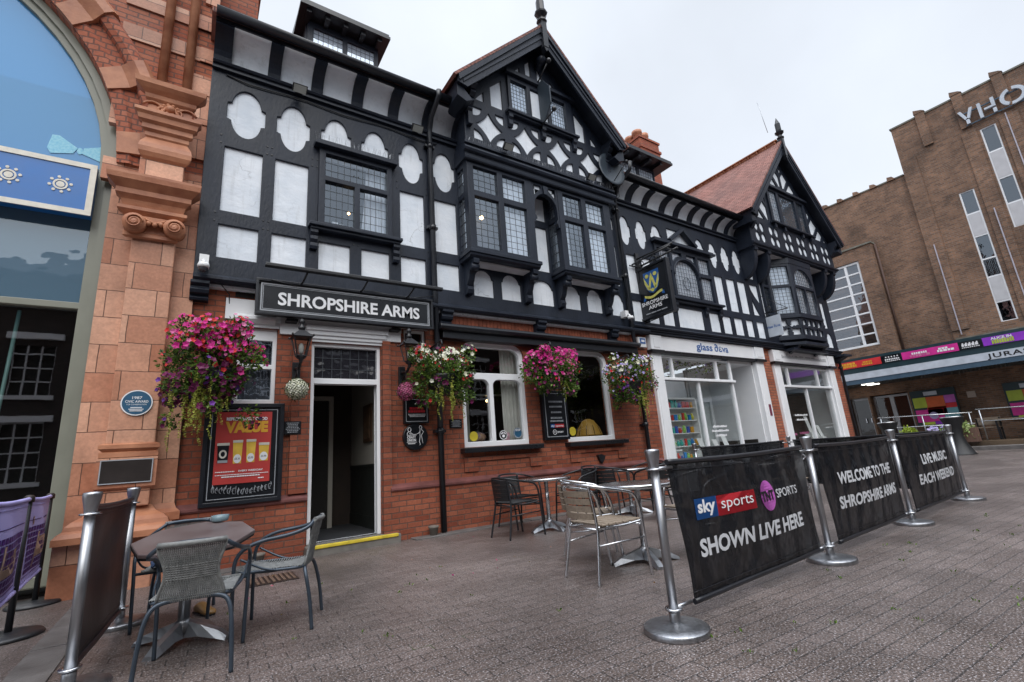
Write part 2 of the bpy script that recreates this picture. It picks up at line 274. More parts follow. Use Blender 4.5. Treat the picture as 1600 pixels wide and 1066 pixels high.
MT['magenta'] = pbr('magenta_panel', (.62, .03, .28), .4)
MT['redP'] = pbr('scarlet_panel', (.62, .03, .04), .4)
MT['violP'] = pbr('violet_panel', (.26, .035, .52), .4)
MT['stickerY'] = pbr('golden_yellow_print', (.50, .40, .03), .45)
MT['limeP'] = pbr('lime_panel', (.42, .52, .05), .45)
MT['cyanP'] = pbr('cyan_panel', (.16, .38, .44), .45)
MT['orangeP'] = pbr('orange_panel', (.60, .12, .03), .45)
MT['alpF'] = pbr('grey_aluminium_frame', (.35, .37, .39), .35, metal=.5)
MT['coping'] = pbr('concrete_coping', (.16, .155, .13), .85, var=.3, scale=3)
MT['bow'] = pbr('pale_teal_decal', (.16, .46, .62), .6, var=.3, scale=40, col2=(.33, .62, .72))
for _i, _c in enumerate([(.02, .2, .5), (.6, .3, .03), (.5, .05, .04), (.05, .35, .30), (.55, .5, .08), (.03, .08, .35), (.25, .5, .1)]):
    MT['glz%d' % _i] = pbr('coloured_glass_ware', _c, .15, var=.2)
MT['paver'] = brick('block_paving', (.106, .081, .070), (.142, .111, .100), (.046, .038, .035), bw=.20, bh=.10, ms=.0050, bump=.4, rough=.5, ground=True, rot=R(2.5), speck=.9, stain=.4, bias=-.1, spec=.45, moss=.9)
MT['asphalt'] = pbr('asphalt', (.05, .05, .052), .7, var=.2, bump=.3, bscale=120)
MT['wetS'] = pbr('wet_brown_paving', (.12, .085, .055), .3, var=.35, scale=1.5)

# ================================================================== geometry helpers
def root_of(o):
    while o.parent: o = o.parent
    return o
class MB:
    def __init__(s): s.v, s.f, s.m, s.sm = [], [], [], []
    def add(s, vs_, fs, mi=0, smooth=False):
        k = len(s.v); s.v += [tuple(p) for p in vs_]
        for f in fs: s.f.append([i+k for i in f]); s.m.append(mi); s.sm.append(smooth)
        return s
    def box(s, x0, x1, y0, y1, z0, z1, mi=0):
        v = [(x0, y0, z0), (x1, y0, z0), (x1, y1, z0), (x0, y1, z0), (x0, y0, z1), (x1, y0, z1), (x1, y1, z1), (x0, y1, z1)]
        return s.add(v, [(0, 3, 2, 1), (4, 5, 6, 7), (0, 1, 5, 4), (1, 2, 6, 5), (2, 3, 7, 6), (3, 0, 4, 7)], mi)
    def quad(s, a, b, c, d, mi=0): return s.add([a, b, c, d], [(0, 1, 2, 3)], mi)
    def bar(s, a, b, w, h, upv=(0, 0, 1), mi=0):
        a, b = Vector(a), Vector(b); d = (b-a).normalized(); u = Vector(upv); sd_ = d.cross(u)
        if sd_.length < 1e-4: sd_ = d.cross(Vector((1, 0, 0)))
        sd_.normalize(); u = sd_.cross(d); v = []
        for p in (a, b):
            for i, j in ((-1, -1), (1, -1), (1, 1), (-1, 1)): v.append(p + sd_*(i*w/2) + u*(j*h/2))
        return s.add(v, [(3, 2, 1, 0), (4, 5, 6, 7), (0, 1, 5, 4), (1, 2, 6, 5), (2, 3, 7, 6), (3, 0, 4, 7)], mi)
    def prism(s, poly, a, b, ax='x', mi=0, smooth=False):
        """poly: 2D outline; ax x: (y,z), y: (x,z), z: (x,y); swept from a to b"""
        n = len(poly); P = []
        for t in (a, b):
            for p, q in poly: P.append({'x': (t, p, q), 'y': (p, t, q), 'z': (p, q, t)}[ax])
        fs = [tuple(range(n-1, -1, -1)), tuple(range(n, 2*n))]
        s.add(P, fs, mi); k = len(s.v)-2*n
        for i in range(n):
            j = (i+1) % n; s.f.append([k+i, k+j, k+n+j, k+n+i]); s.m.append(mi); s.sm.append(smooth)
        return s
    def tube(s, pts, r, n=8, mi=0, closed=False, caps=True):
        pts = [Vector(p) for p in pts]; m = len(pts); rr = r if isinstance(r, (list, tuple)) else [r]*m
        k = len(s.v); prev = None
        for i, p in enumerate(pts):
            if closed: d = pts[(i+1) % m]-pts[i-1]
            else: d = pts[min(i+1, m-1)]-pts[max(i-1, 0)]
            d.normalize()
            if prev is None: a = d.cross(Vector((0, 0, 1)) if abs(d.z) < .9 else Vector((1, 0, 0)))
            else: a = prev - d*prev.dot(d)
            a.normalize(); prev = a; b = d.cross(a)
            for j in range(n):
                t = 2*math.pi*j/n; q = p + (a*math.cos(t)+b*math.sin(t))*rr[i]; s.v.append(tuple(q))
        for i in range(m if closed else m-1):
            i2 = (i+1) % m
            for j in range(n):
                j2 = (j+1) % n; s.f.append([k+i*n+j, k+i*n+j2, k+i2*n+j2, k+i2*n+j]); s.m.append(mi); s.sm.append(True)
        if caps and not closed:
            s.f.append([k+j for j in range(n-1, -1, -1)]); s.f.append([k+(m-1)*n+j for j in range(n)]); s.m += [mi, mi]; s.sm += [False, False]
        return s
    def lathe(s, prof, c=(0, 0, 0), n=16, mi=0, axis='z', smooth=True):
        k = len(s.v); m = len(prof)
        for r, h in prof:
            for j in range(n):
                t = 2*math.pi*j/n; a, b = r*math.cos(t), r*math.sin(t)
                p = {'z': (a, b, h), 'y': (a, h, b), 'x': (h, a, b)}[axis]; s.v.append((p[0]+c[0], p[1]+c[1], p[2]+c[2]))
        for i in range(m-1):
            for j in range(n):
                j2 = (j+1) % n; f = [k+i*n+j, k+i*n+j2, k+(i+1)*n+j2, k+(i+1)*n+j]
                s.f.append(f if axis != 'y' else f[::-1]); s.m.append(mi); s.sm.append(smooth)
        for i in (0, m-1):
            if prof[i][0] > 1e-5: s.f.append([k+i*n+j for j in range(n)]); s.m.append(mi); s.sm.append(False)
        return s
    def ball(s, c, r, n=10, mi=0, sq=(1, 1, 1)):
        pr = [(max(1e-6, r*math.sin(math.pi*i/n)), -r*math.cos(math.pi*i/n)) for i in range(n+1)]
        k = len(s.v); s.lathe(pr, (0, 0, 0), n+4, mi)
        for i in range(k, len(s.v)):
            v = s.v[i]; s.v[i] = (c[0]+v[0]*sq[0], c[1]+v[1]*sq[1], c[2]+v[2]*sq[2])
        return s
    def each(s, name, mats, parent=None, per=1, bevel=0, **kw):
        """one object for every `per` loose pieces, in the order they were made"""
        p = list(range(len(s.v)))
        def find(a):
            while p[a] != a: p[a] = p[p[a]]; a = p[a]
            return a
        for f in s.f:
            for i in f[1:]: p[find(i)] = find(f[0])
        order, grp = [], {}
        for i, f in enumerate(s.f):
            r_ = find(f[0])
            if r_ not in grp: grp[r_] = []; order.append(r_)
            grp[r_].append(i)
        out = []
        for k in range(0, len(order), per):
            m_ = MB(); mp = {}
            for r_ in order[k:k+per]:
                for i in grp[r_]:
                    for a in s.f[i]:
                        if a not in mp: mp[a] = len(m_.v); m_.v.append(s.v[a])
                    m_.f.append([mp[a] for a in s.f[i]]); m_.m.append(s.m[i]); m_.sm.append(s.sm[i])
            out.append(m_.build(name, mats, parent, bevel, **kw))
        return out
    def build(s, name, mats, parent=None, bevel=0, **kw):
        off = Vector((0, 0, 0))
        if parent is not None and not kw.get('local'): off = root_of(parent).location
        me = bpy.data.meshes.new(name); me.from_pydata([(p[0]-off[0], p[1]-off[1], p[2]-off[2]) for p in s.v], [], s.f)
        if not isinstance(mats, (list, tuple)): mats = [mats]
        for mm in mats: me.materials.append(MT[mm] if isinstance(mm, str) else mm)
        me.polygons.foreach_set('material_index', s.m); me.polygons.foreach_set('use_smooth', s.sm); me.update()
        bm = bmesh.new(); bm.from_mesh(me); bmesh.ops.recalc_face_normals(bm, faces=bm.faces) if kw.get('recalc', True) else None; bm.to_mesh(me); bm.free()
        o = bpy.data.objects.new(name, me); COL.objects.link(o)
        if parent is not None: o.parent = parent
        if bevel:
            b = o.modifiers.new('bevel', 'BEVEL'); b.width = bevel; b.segments = 2; b.limit_method = 'ANGLE'; b.angle_limit = R(50)
        if kw.get('label'): o['label'] = kw['label']
        return o
def tag(o, label, cat, group=None, kind=None):
    o['label'] = label; o['category'] = cat
    if group: o['group'] = group
    if kind: o['kind'] = kind
    return o
def thing(name, label, cat, loc=(0, 0, 0), rz=0, group=None):
    o = bpy.data.objects.new(name, None); COL.objects.link(o); o.empty_display_size = .2
    o.location = loc; o.rotation_euler = (0, 0, rz); return tag(o, label, cat, group)
def struct(o): o['kind'] = 'structure'; return o
KIDS = {}
def copy_tree(root, loc, rz, label, group=None):
    def rec(o, par):
        c = o.copy(); COL.objects.link(c); c.parent = par
        for ch in [x for x in bpy.data.objects if x.parent == o]: rec(ch, c)
        return c
    r = rec(root, None); r.location = loc; r.rotation_euler = (0, 0, rz); r['label'] = label
    if group: r['group'] = group
    return r
def curve_mesh(loops, depth, bev=0., text=None):
    cu = bpy.data.curves.new('tmp', 'CURVE'); cu.dimensions = '2D'; cu.fill_mode = 'BOTH'; cu.extrude = max(depth/2-bev, .0001)
    if bev: cu.bevel_depth = bev; cu.bevel_resolution = 1; cu.offset = -bev
    for lp in loops:
        sp_ = cu.splines.new('POLY'); sp_.points.add(len(lp)-1)
        for p, q in zip(sp_.points, lp): p.co = (q[0], q[1], 0, 1)
        sp_.use_cyclic_u = True
    o = bpy.data.objects.new('tmp', cu); me = bpy.data.meshes.new_from_object(o); bpy.data.objects.remove(o); bpy.data.curves.remove(cu); return me
def place(me, name, mat, parent, plane, at, depth, local=False):
    """plane XZ: faces -Y, front at y=at.  plane YZ: faces -X, front at x=at, 2D u = -y.  plane FY: same turned to face +X"""
    h = depth/2; off = Vector((0, 0, 0)) if (parent is None or local) else root_of(parent).location
    for v in me.vertices:
        u, w, z = v.co
        if plane == 'XZ': p = (u, at+h-z, w)
        elif plane == 'YZ': p = (at+h-z, -u, w)
        else: p = (at-h+z, u, w)
        v.co = Vector(p)-off
    me.materials.clear(); me.materials.append(MT[mat] if isinstance(mat, str) else mat); me.name = name
    for p in me.polygons: p.use_smooth = False
    o = bpy.data.objects.new(name, me); COL.objects.link(o)
    if parent is not None: o.parent = parent
    return o
def fret(name, outer, holes, at, depth, mat, parent, plane='XZ', bev=0., extra=(), local=False):
    return place(curve_mesh([outer]+list(holes)+list(extra), depth, bev), name, mat, parent, plane, at, depth, local)
def shapes(name, loops, at, depth, mat, parent, plane='XZ', local=False):
    return place(curve_mesh(loops, depth), name, mat, parent, plane, at, depth, local)
def text(body, x, z, size, at, mat, parent, plane='XZ', align='CENTER', w=None, bold=0., name='lettering', sx=1., shear=0., depth=.004, local=False, sp=1., rot=0.):
    cu = bpy.data.curves.new('tmp', 'FONT'); cu.body = body; cu.size = 1; cu.align_x = 'LEFT'; cu.extrude = .0; cu.offset = bold; cu.shear = shear; cu.space_character = sp
    cu.resolution_u = 3
    o = bpy.data.objects.new('tmp', cu); me = bpy.data.meshes.new_from_object(o); bpy.data.objects.remove(o); bpy.data.curves.remove(cu)
    if not me.vertices: return None
    x0 = min(v.co.x for v in me.vertices); x1 = max(v.co.x for v in me.vertices)
    y0 = min(v.co.y for v in me.vertices); y1 = max(v.co.y for v in me.vertices)
    s_ = size/.73; ww = (x1-x0)*s_*sx
    fx = s_*sx if w is None else w/(x1-x0); ww = w or ww
    xs = x - (ww/2 if align == 'CENTER' else 0)
    ca, sa = math.cos(rot), math.sin(rot)
    for v in me.vertices:
        a, b_ = xs+(v.co.x-x0)*fx - x, v.co.y*s_
        v.co = (x + a*ca - b_*sa, z + a*sa + b_*ca, 0)
    bm = bmesh.new(); bm.from_mesh(me); bmesh.ops.recalc_face_normals(bm, faces=bm.faces); bm.to_mesh(me); bm.free()
    return place(me, name, mat, parent, plane, at, 0, local)
# ---- 2D outlines
def rc(x0, x1, z0, z1): return [(x0, z0), (x1, z0), (x1, z1), (x0, z1)]
def ell(cx, cz, rx, rz, n=20, a0=0, a1=2*math.pi):
    full = abs(a1-a0-2*math.pi) < 1e-6; m = n if full else n+1
    return [(cx+rx*math.cos(a0+(a1-a0)*i/n), cz+rz*math.sin(a0+(a1-a0)*i/n)) for i in range(m)]
def oval(cx, cz, hw, hh, ear=.125, step=.052, zcut=None):
    rx = hw-step; zc = ear-.02; rz = hh-zc
    top = ell(cx, cz+zc, rx, rz, 14, R(8), R(172)); bot = ell(cx, cz-zc, rx, rz, 14, R(188), R(352))
    p = [(cx+hw, cz-ear), (cx+hw, cz+ear)]+top+[(cx-hw, cz+ear), (cx-hw, cz-ear)]+bot
    if zcut is not None:
        p = [(cx+hw, zcut), (cx+hw, max(cz+ear, zcut+.01))]+[(a, b) for a, b in top if b > zcut+.02]+[(cx-hw, max(cz+ear, zcut+.01)), (cx-hw, zcut)]
    return p
def archp(x0, x1, z0, zs, zt, step=.03):
    cx = (x0+x1)/2; return [(x0, z0), (x1, z0), (x1, zs)]+ell(cx, zs, (x1-x0)/2-step, zt-zs, 14, R(4), R(176))+[(x0, zs)]
def mirror(lp, c): return [(2*c-x, z) for x, z in reversed(lp)]
def leaded(parent, panes, y, d=.06, outer=None, lead=(.105, .125), glass='glassU', fm='timber', name='window', plane='XZ', bev=.006, lm='lead', lw=.0062, holes=None, back=None):
    """one window: frame mesh (the part) with its pane and leading as sub-parts"""
    fr = fret(name, outer, holes or [rc(*p) for p in panes], y, d, fm, parent, plane, bev)
    g = MB(); l = MB(); yg = y+d*.55
    for (x0, x1, z0, z1) in panes:
        e_ = .012
        if plane == 'XZ': g.quad((x0-e_, yg, z0-e_), (x1+e_, yg, z0-e_), (x1+e_, yg, z1+e_), (x0-e_, yg, z1+e_))
        else: g.quad((yg, -x0+e_, z0-e_), (yg, -x1-e_, z0-e_), (yg, -x1-e_, z1+e_), (yg, -x0+e_, z1+e_))
        if lead:
            nx = max(1, round((x1-x0)/lead[0])); nz_ = max(1, round((z1-z0)/lead[1]))
            for i in range(1, nx):
                x = x0+(x1-x0)*i/nx
                if plane == 'XZ': l.box(x-lw/2, x+lw/2, yg-.007, yg-.001, z0, z1)
                else: l.box(yg-.007, yg-.001, -x-lw/2, -x+lw/2, z0, z1)
            for i in range(1, nz_):
                z = z0+(z1-z0)*i/nz_
                if plane == 'XZ': l.box(x0, x1, yg-.006, yg-.001, z-lw/2, z+lw/2)
                else: l.box(yg-.006, yg-.001, -x1, -x0, z-lw/2, z+lw/2)
    g.build('pane', glass, fr, recalc=False)
    if lead and l.f: l.build('leading', lm, fr)
    return fr
def curtain(parent, x0, x1, z0, z1, y, mat='curtain', amp=.02, k=40, taper=0., name='curtain'):
    b = MB(); n = 40; m = 6
    for i in range(n+1):
        for j in range(m+1):
            t, w = i/n, j/m; xx = x0+(x1-x0)*t + taper*(1-w)**1.5*(1-t)
            b.v.append((xx, y+amp*math.sin(k*t+.6*math.sin(3*w)), z0+(z1-z0)*w))
    for i in range(n):
        for j in range(m):
            a = i*(m+1)+j; b.f.append([a, a+m+1, a+m+2, a+1]); b.m.append(0); b.sm.append(True)
    return b.build(name, mat, parent, recalc=False)
def console(mb, x, w, yb, yf, z0, z1, mi=0):
    """scrolled bracket: deep at the top (yf), tucked into the wall (yb) below"""
    d = yb-yf; h = z1-z0
    pr = [(yb, z1), (yf, z1), (yf-.012, z1-.06*h), (yf-.005, z1-.16*h)]
    for i in range(9):
        t = i/8; pr.append((yf+d*(.10+.62*t**.8)+.02*math.sin(t*6.28), z1-h*(.18+.55*t)))
    pr += [(yb-.13*1, z0+.24*h), (yb-.15, z0+.14*h), (yb-.12, z0+.03*h), (yb-.05, z0), (yb, z0)]
    mb.prism(pr, x-w/2, x+w/2, 'x', mi)
    mb.lathe([(.001, x-w/2-.012), (.06, x-w/2-.012), (.06, x+w/2+.012), (.001, x+w/2+.012)], (0, yf+.075, z1-.14), 12, mi, axis='x')
# ================================================================== ground
g = MB(); g.quad((-250, -250, 0), (500, -250, 0), (500, 500, 0), (-250, 500, 0)); pav = struct(g.build('pavement', 'paver'))
g = MB()
xs = -.13
while xs < 8.2:
    w = random.uniform(.75, 1.1); x1 = min(xs+w, 8.2)
    if not (1.1 < (xs+x1)/2 < 2.6): g.box(xs+.004, x1-.004, 6.48+random.uniform(-.01, .01), 6.76, -.05, .014+random.uniform(0, .006))
    xs = x1
struct(g.build('kerb_strip', 'slabS', bevel=.006))
g = MB()
for i in range(9):
    y0 = 1.6+i*.62
    g.box(-.80, -.58, y0+.006, y0+.614, -.05, .008+.003*(i % 2))
struct(g.build('drainage_channel', 'slabS', bevel=.004))

# ================================================================== black and white pub
pub = thing('timber_framed_pub', 'black and white half timbered pub with red brick ground floor and oriel gable', 'pub', (3.8, 6.75, 0))
YF, YP = 6.615, 6.65          # timber face, render face (first floor)
# --- brick ground floor
holes = [rc(.36, .84, 1.9, 2.9), rc(1.27, 2.24, .02, 2.76), rc(2.60, 2.96, 2.78, 3.06),
         [(3.57, 1.2), (4.85, 1.2), (4.85, 2.72)]+ell(4.63, 2.72, .22, .22, 6, R(15), R(90))+ell(3.79, 2.72, .22, .22, 6, R(90), R(165))+[(3.57, 2.72)],
         [(5.70, 1.19), (6.94, 1.19), (6.94, 2.72)]+ell(6.72, 2.72, .22, .22, 6, R(15), R(90))+ell(5.92, 2.72, .22, .22, 6, R(90), R(165))+[(5.70, 2.72)]]
fret('brick_wall', rc(-.13, 8.24, -.05, 3.46), holes, 6.75, .26, 'brick', pub)
b = MB()
for x0, x1 in ((-.13, 1.25), (2.36, 7.62), (7.84, 8.2)):         # plinth
    b.box(x0, x1, 6.705, 6.77, -.02, .655)
b.each('plinth', 'brick', pub)
b = MB()
for x0, x1 in ((-.13, 1.255), (2.35, 7.62), (7.84, 8.2)):
    b.prism([(6.76, .655), (6.69, .655), (6.675, .675), (6.675, .70), (6.75, .755), (6.76, .755)], x0, x1, 'x')
b.each('plinth_moulding', pbr('purple_red_brick_moulding', (.16, .055, .05), .6, var=.3, scale=6, bump=.2), pub)
b = MB()          # raised brick panels below the windows, flat arch above, piers beside the door
for x0, x1 in ((3.54, 5.04), (5.70, 7.16)):
    b.box(x0, x0+.24, 6.722, 6.77, .83, 1.05); b.box(x0+.24, x1-.24, 6.722, 6.77, .985, 1.05); b.box(x1-.24, x1, 6.722, 6.77, .83, 1.05)
b.each('brick_panel', 'brick', pub, 3)
b = MB(); b.box(1.03, 1.26, 6.70, 6.77, .76, 2.83); b.box(2.25, 2.37, 6.70, 6.77, 0, 2.83); b.each('brick_pier', 'brick', pub)
b = MB(); x = 3.35
while x < 7.9:
    for z0 in (3.265,): b.box(x, x+.068, 6.735, 6.77, 3.16, 3.40)
    x += .075
b.build('soldier_course', pbr('rubbed_red_brick', (.26, .075, .04), .8, var=.3, scale=9, bump=.3), pub)
# painted stone over the door and the small window
b = MB(); b.box(.22, .86, 6.71, 6.77, 2.98, 3.26); b.box(.30, .86, 6.725, 6.77, 2.90, 2.98)
b.prism([(6.77, 2.94), (6.70, 2.94), (6.66, 2.99), (6.66, 3.03), (6.71, 3.06), (6.77, 3.06)], .32, .80, 'x')
b.box(.86, 2.56, 6.735, 6.77, 2.98, 3.26)
for k, (ya, z0, z1) in enumerate(((6.74, 2.76, 2.80), (6.715, 2.80, 2.85), (6.69, 2.85, 2.91), (6.665, 2.91, 2.98))): b.box(1.24-.02*k, 2.27+.02*k, ya, 6.772, z0, z1)
b.box(.86, 1.22, 6.71, 6.77, 2.83, 2.98); b.box(2.28, 2.54, 6.71, 6.77, 2.83, 2.98); b.box(2.54, 3.0, 6.72, 6.77, 3.06, 3.26)
b.build('painted_lintel', 'stoneP', pub, bevel=.006)
# --- small window left, fanlight
f = leaded(pub, [(.42, .79, 1.96, 2.36), (.42, .79, 2.42, 2.74)], 6.80, .07, rc(.36, .84, 1.9, 2.9), (.12, .13), 'glassU', 'white')
curtain(pub, .40, .80, 1.95, 2.80, 6.93, 'greyI')
leaded(pub, [(2.64, 2.92, 2.82, 3.02)], 6.79, .06, rc(2.60, 2.96, 2.78, 3.06), None, 'glassG', 'white')
# --- doorway
dw = fret('door_frame', rc(1.27, 2.24, .12, 2.76), [rc(1.315, 2.195, .12, 2.19), rc(1.315, 2.195, 2.26, 2.71)], 6.80, .12, 'white', pub, bev=.006)
b = MB(); b.quad((1.3, 6.87, 2.25), (2.21, 6.87, 2.25), (2.21, 6.87, 2.72), (1.3, 6.87, 2.72)); b.build('transom_light', 'obsc', dw)
b = MB()
for i in range(1, 7): x = 1.315+.88*i/7; b.box(x-.004, x+.004, 6.86, 6.868, 2.26, 2.71)
for z in (2.40, 2.56): b.box(1.315, 2.195, 6.861, 6.868, z-.004, z+.004)
b.build('leading', 'lead', dw)
b = MB(); b.box(1.24, 2.44, 6.56, 6.78, -.02, .115); b.box(1.27, 2.24, 6.78, 6.95, .0, .118); b.build('door_step', 'stepS', pub, bevel=.012)
b = MB(); b.box(1.27, 2.40, 6.545, 6.60, .085, .125); b.build('step_nosing', 'yellow', pub, bevel=.008)
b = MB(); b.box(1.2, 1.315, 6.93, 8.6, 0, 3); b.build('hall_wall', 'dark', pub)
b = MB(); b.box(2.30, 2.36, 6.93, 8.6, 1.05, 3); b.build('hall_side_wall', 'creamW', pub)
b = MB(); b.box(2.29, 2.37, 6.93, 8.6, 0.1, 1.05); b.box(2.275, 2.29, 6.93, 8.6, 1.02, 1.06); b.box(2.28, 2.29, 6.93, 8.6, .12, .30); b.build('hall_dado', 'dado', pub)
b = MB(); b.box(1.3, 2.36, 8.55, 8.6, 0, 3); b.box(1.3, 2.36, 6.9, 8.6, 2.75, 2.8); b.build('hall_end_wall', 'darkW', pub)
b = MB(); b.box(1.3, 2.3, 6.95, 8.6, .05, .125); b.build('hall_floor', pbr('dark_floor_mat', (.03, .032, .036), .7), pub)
b = MB(); b.box(1.86, 1.93, 8.28, 8.4, .12, 2.15); b.box(1.3, 1.93, 8.28, 8.4, 2.15, 2.22); b.build('inner_door_frame', 'creamW', pub)
b = MB(); b.box(1.32, 1.86, 8.34, 8.38, .12, 2.15); b.build('inner_door', 'dark', pub)
k = thing('hall_picture', 'dark framed print on the cream wall inside the pub doorway', 'picture', (2.28, 7.55, 1.4)); b = MB(); b.box(2.268, 2.30, 7.35, 7.75, 1.40, 1.98); b.build('frame', pbr('dark_wood_frame', (.06, .03, .015), .5), k)
b = MB(); b.box(2.262, 2.27, 7.40, 7.70, 1.45, 1.93); b.build('print', pbr('old_print', (.10, .06, .035), .5, var=.6, scale=12), k)
b = MB(); b.box(1.40, 1.58, 8.32, 8.335, 1.40, 1.62); k = b.build('door_notice', pbr('notices', (.15, .2, .16), .6, var=.9, scale=20)); tag(k, 'small coloured notice on the dark inner door of the pub', 'notice')
# --- bar windows
def barwin(x0, x1, z0, zt, ztr, xm, split):
    o = [(x0, z0), (x1, z0), (x1, zt-.22)]+ell(x1-.22, zt-.22, .22, .22, 6, R(12), R(90))+ell(x0+.22, zt-.22, .22, .22, 6, R(90), R(168))+[(x0, zt-.22)]
    t = .085; hs = []
    top = [(x0+t, ztr+.06), (x1-t, ztr+.06), (x1-t, zt-.26)]+ell(x1-t-.17, zt-.26, .17, .17, 6, R(12), R(90))+ell(x0+t+.17, zt-.26, .17, .17, 6, R(90), R(168))+[(x0+t, zt-.26)]
    hs.append(top)
    if split:
        for a, c in ((x0+t, xm-.04), (xm+.04, x1-t)):
            hs.append([(a, z0+t), (c, z0+t), (c, ztr-.16)]+ell(c-.12, ztr-.16, .12, .11, 6, R(12), R(90))+ell(a+.12, ztr-.16, .12, .11, 6, R(90), R(168))+[(a, ztr-.16)])
    else: hs = [[(x0+t, z0+t), (x1-t, z0+t), (x1-t, zt-.26)]+ell(x1-t-.17, zt-.26, .17, .17, 6, R(12), R(90))+ell(x0+t+.17, zt-.26, .17, .17, 6, R(90), R(168))+[(x0+t, zt-.26)]]
    fr = fret('window', o, hs, 6.79, .10, 'white', pub, bev=.008)
    m_ = MB(); m_.quad((x0+.03, 6.85, z0+.03), (x1-.03, 6.85, z0+.03), (x1-.03, 6.85, zt-.04), (x0+.03, 6.85, zt-.04)); m_.build('pane', 'glassG', fr)
    s = MB(); s.box(x0-.08, x1+.18, 6.60, 6.80, z0-.085, z0-.01); s.build('sill', 'sillB', fr, bevel=.008)
    return fr
w1 = barwin(3.57, 4.85, 1.2, 2.95, 2.36, 4.15, True)
w2 = barwin(5.70, 6.94, 1.19, 2.95, 2.38, 6.3, False)
curtain(pub, 4.50, 4.86, 1.28, 2.9, 7.02, 'curtC', .025, 30, taper=-.0)
curtain(pub, 3.60, 3.76, 1.28, 2.3, 7.1, 'curtC', .02, 26)
curtain(pub, 4.02, 4.14, 1.28, 2.3, 7.6, 'curtC', .02, 26)
b = MB(); b.box(3.5, 4.9, 7.25, 7.28, 2.10, 2.13); b.box(5.2, 7.3, 7.9, 8.0, 1.05, 1.10); b.build('curtain_rail', 'alud', pub)
# bar interior
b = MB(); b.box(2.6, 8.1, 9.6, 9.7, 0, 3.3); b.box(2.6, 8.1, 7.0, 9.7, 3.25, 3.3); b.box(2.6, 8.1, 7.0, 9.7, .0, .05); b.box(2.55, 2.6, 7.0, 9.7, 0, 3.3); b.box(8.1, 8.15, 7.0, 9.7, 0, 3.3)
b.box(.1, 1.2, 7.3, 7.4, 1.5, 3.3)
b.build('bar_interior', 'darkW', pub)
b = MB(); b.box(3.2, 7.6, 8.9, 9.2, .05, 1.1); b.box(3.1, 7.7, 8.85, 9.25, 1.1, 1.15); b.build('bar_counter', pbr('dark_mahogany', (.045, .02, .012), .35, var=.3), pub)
wl_ = thing('wall_lamp', 'lit candle lamp glowing inside the double bar window', 'lamp', (4.42, 7.4, 1.9)); b = MB(); b.ball((4.42, 7.4, 2.03), .026, 8); b.build('bulb', 'bulb', wl_)
b = MB(); b.box(4.36, 4.48, 7.36, 7.44, 1.96, 2.0); b.tube([(4.42, 7.4, 1.96), (4.42, 7.55, 1.9)], .012); b.build('arm', 'blackM', wl_)
tl_ = thing('table_lamp', 'amber glass lamp shade inside the bar window with the pink basket', 'lamp', (6.78, 7.35, 1.2)); b = MB(); b.lathe([(.04, .34), (.12, .30), (.22, .16), (.27, .02), (.275, 0)], (6.78, 7.35, 1.31), 20); b.build('shade', 'amber', tl_); b = MB(); b.lathe([(.10, 1.05), (.03, 1.08), (.02, 1.35)], (6.78, 7.35, 0), 10); b.build('stand', 'bronze', tl_)
b = MB()
for k in range(10):
    a = k*math.pi*2/10; b.tube([(6.78+.045*math.cos(a), 7.35+.045*math.sin(a), 1.65), (6.78+.225*math.cos(a), 7.35+.225*math.sin(a), 1.47), (6.78+.278*math.cos(a), 7.35+.278*math.sin(a), 1.31)], .006, 5)
b.build('ribs', 'blackM', tl_)
b = MB(); b.ball((4.0, 7.05, 1.36), .12, 8, 0, (1.2, .7, .7)); k = b.build('window_ornament', pbr('mottled_ornament', (.1, .05, .12), .4, var=.9, scale=12, col2=(.4, .25, .12))); tag(k, 'mottled purple and orange ornament on the double bar window sill', 'ornament')
b = MB(); b.box(4.44, 4.56, 6.95, 7.0, 1.29, 1.42); k = b.build('window_card', pbr('pink_card', (.55, .3, .35), .6, var=.5, scale=20)); tag(k, 'small pink card beside the paw print sticker', 'card')

# --- bressummer and mouldings
b = MB(); b.box(-.15, 8.15, 6.60, 6.80, 3.395, 3.45)
b.prism([(6.66, 3.40), (6.56, 3.40), (6.53, 3.43), (6.53, 3.46), (6.56, 3.49), (6.60, 3.505), (6.66, 3.505)], -.15, 8.15, 'x')
b.build('bressummer', 'timber', pub)
b = MB()
for x in (-.07, 3.29, 5.21, 7.11):
    b.prism([(6.77, 3.17), (6.66, 3.17), (6.64, 3.20), (6.66, 3.23), (6.60, 3.25), (6.58, 3.29), (6.60, 3.33), (6.55, 3.36), (6.55, 3.40), (6.77, 3.40)], x-.10, x+.10, 'x')
b.each('corbel', 'timber', pub, bevel=.006)
# --- first floor timber frame (one sawn frame with its panels open)
PX = [(.07, .53), (.69, 1.13), (1.30, 1.74), (1.91, 2.34), (2.53, 2.95), (3.13, 3.555)]
H = [rc(a, c, 3.76, 4.22) for a, c in PX]
H += [rc(a, c, 4.42, 5.38) for a, c in (PX[0], PX[1], PX[4], PX[5])]
for i, (a, c) in enumerate(PX):
    H.append(oval((a+c)/2, 5.955, min(.235, (c-a)/2+.005), .38, zcut=5.86 if i in (2, 3) else None))
H.append(rc(1.30, 2.34, 4.50, 5.66))
for a, c in ((3.83, 4.23), (4.40, 4.82), (5.09, 5.59), (5.87, 6.28), (6.455, 6.87)): H.append(archp(a, c, 3.73, 4.055, 4.22))
H.append(archp(7.15, 7.52, 3.73, 4.06, 4.23)); H.append(rc(5.10, 5.56, 4.42, 5.35)); H.append(rc(5.10, 5.56, 5.5, 6.0))
H.append(rc(7.17, 7.50, 4.42, 5.36)); H.append(oval(7.34, 5.90, .17, .36)); H.append(rc(7.17, 7.5, 6.3, 6.55))
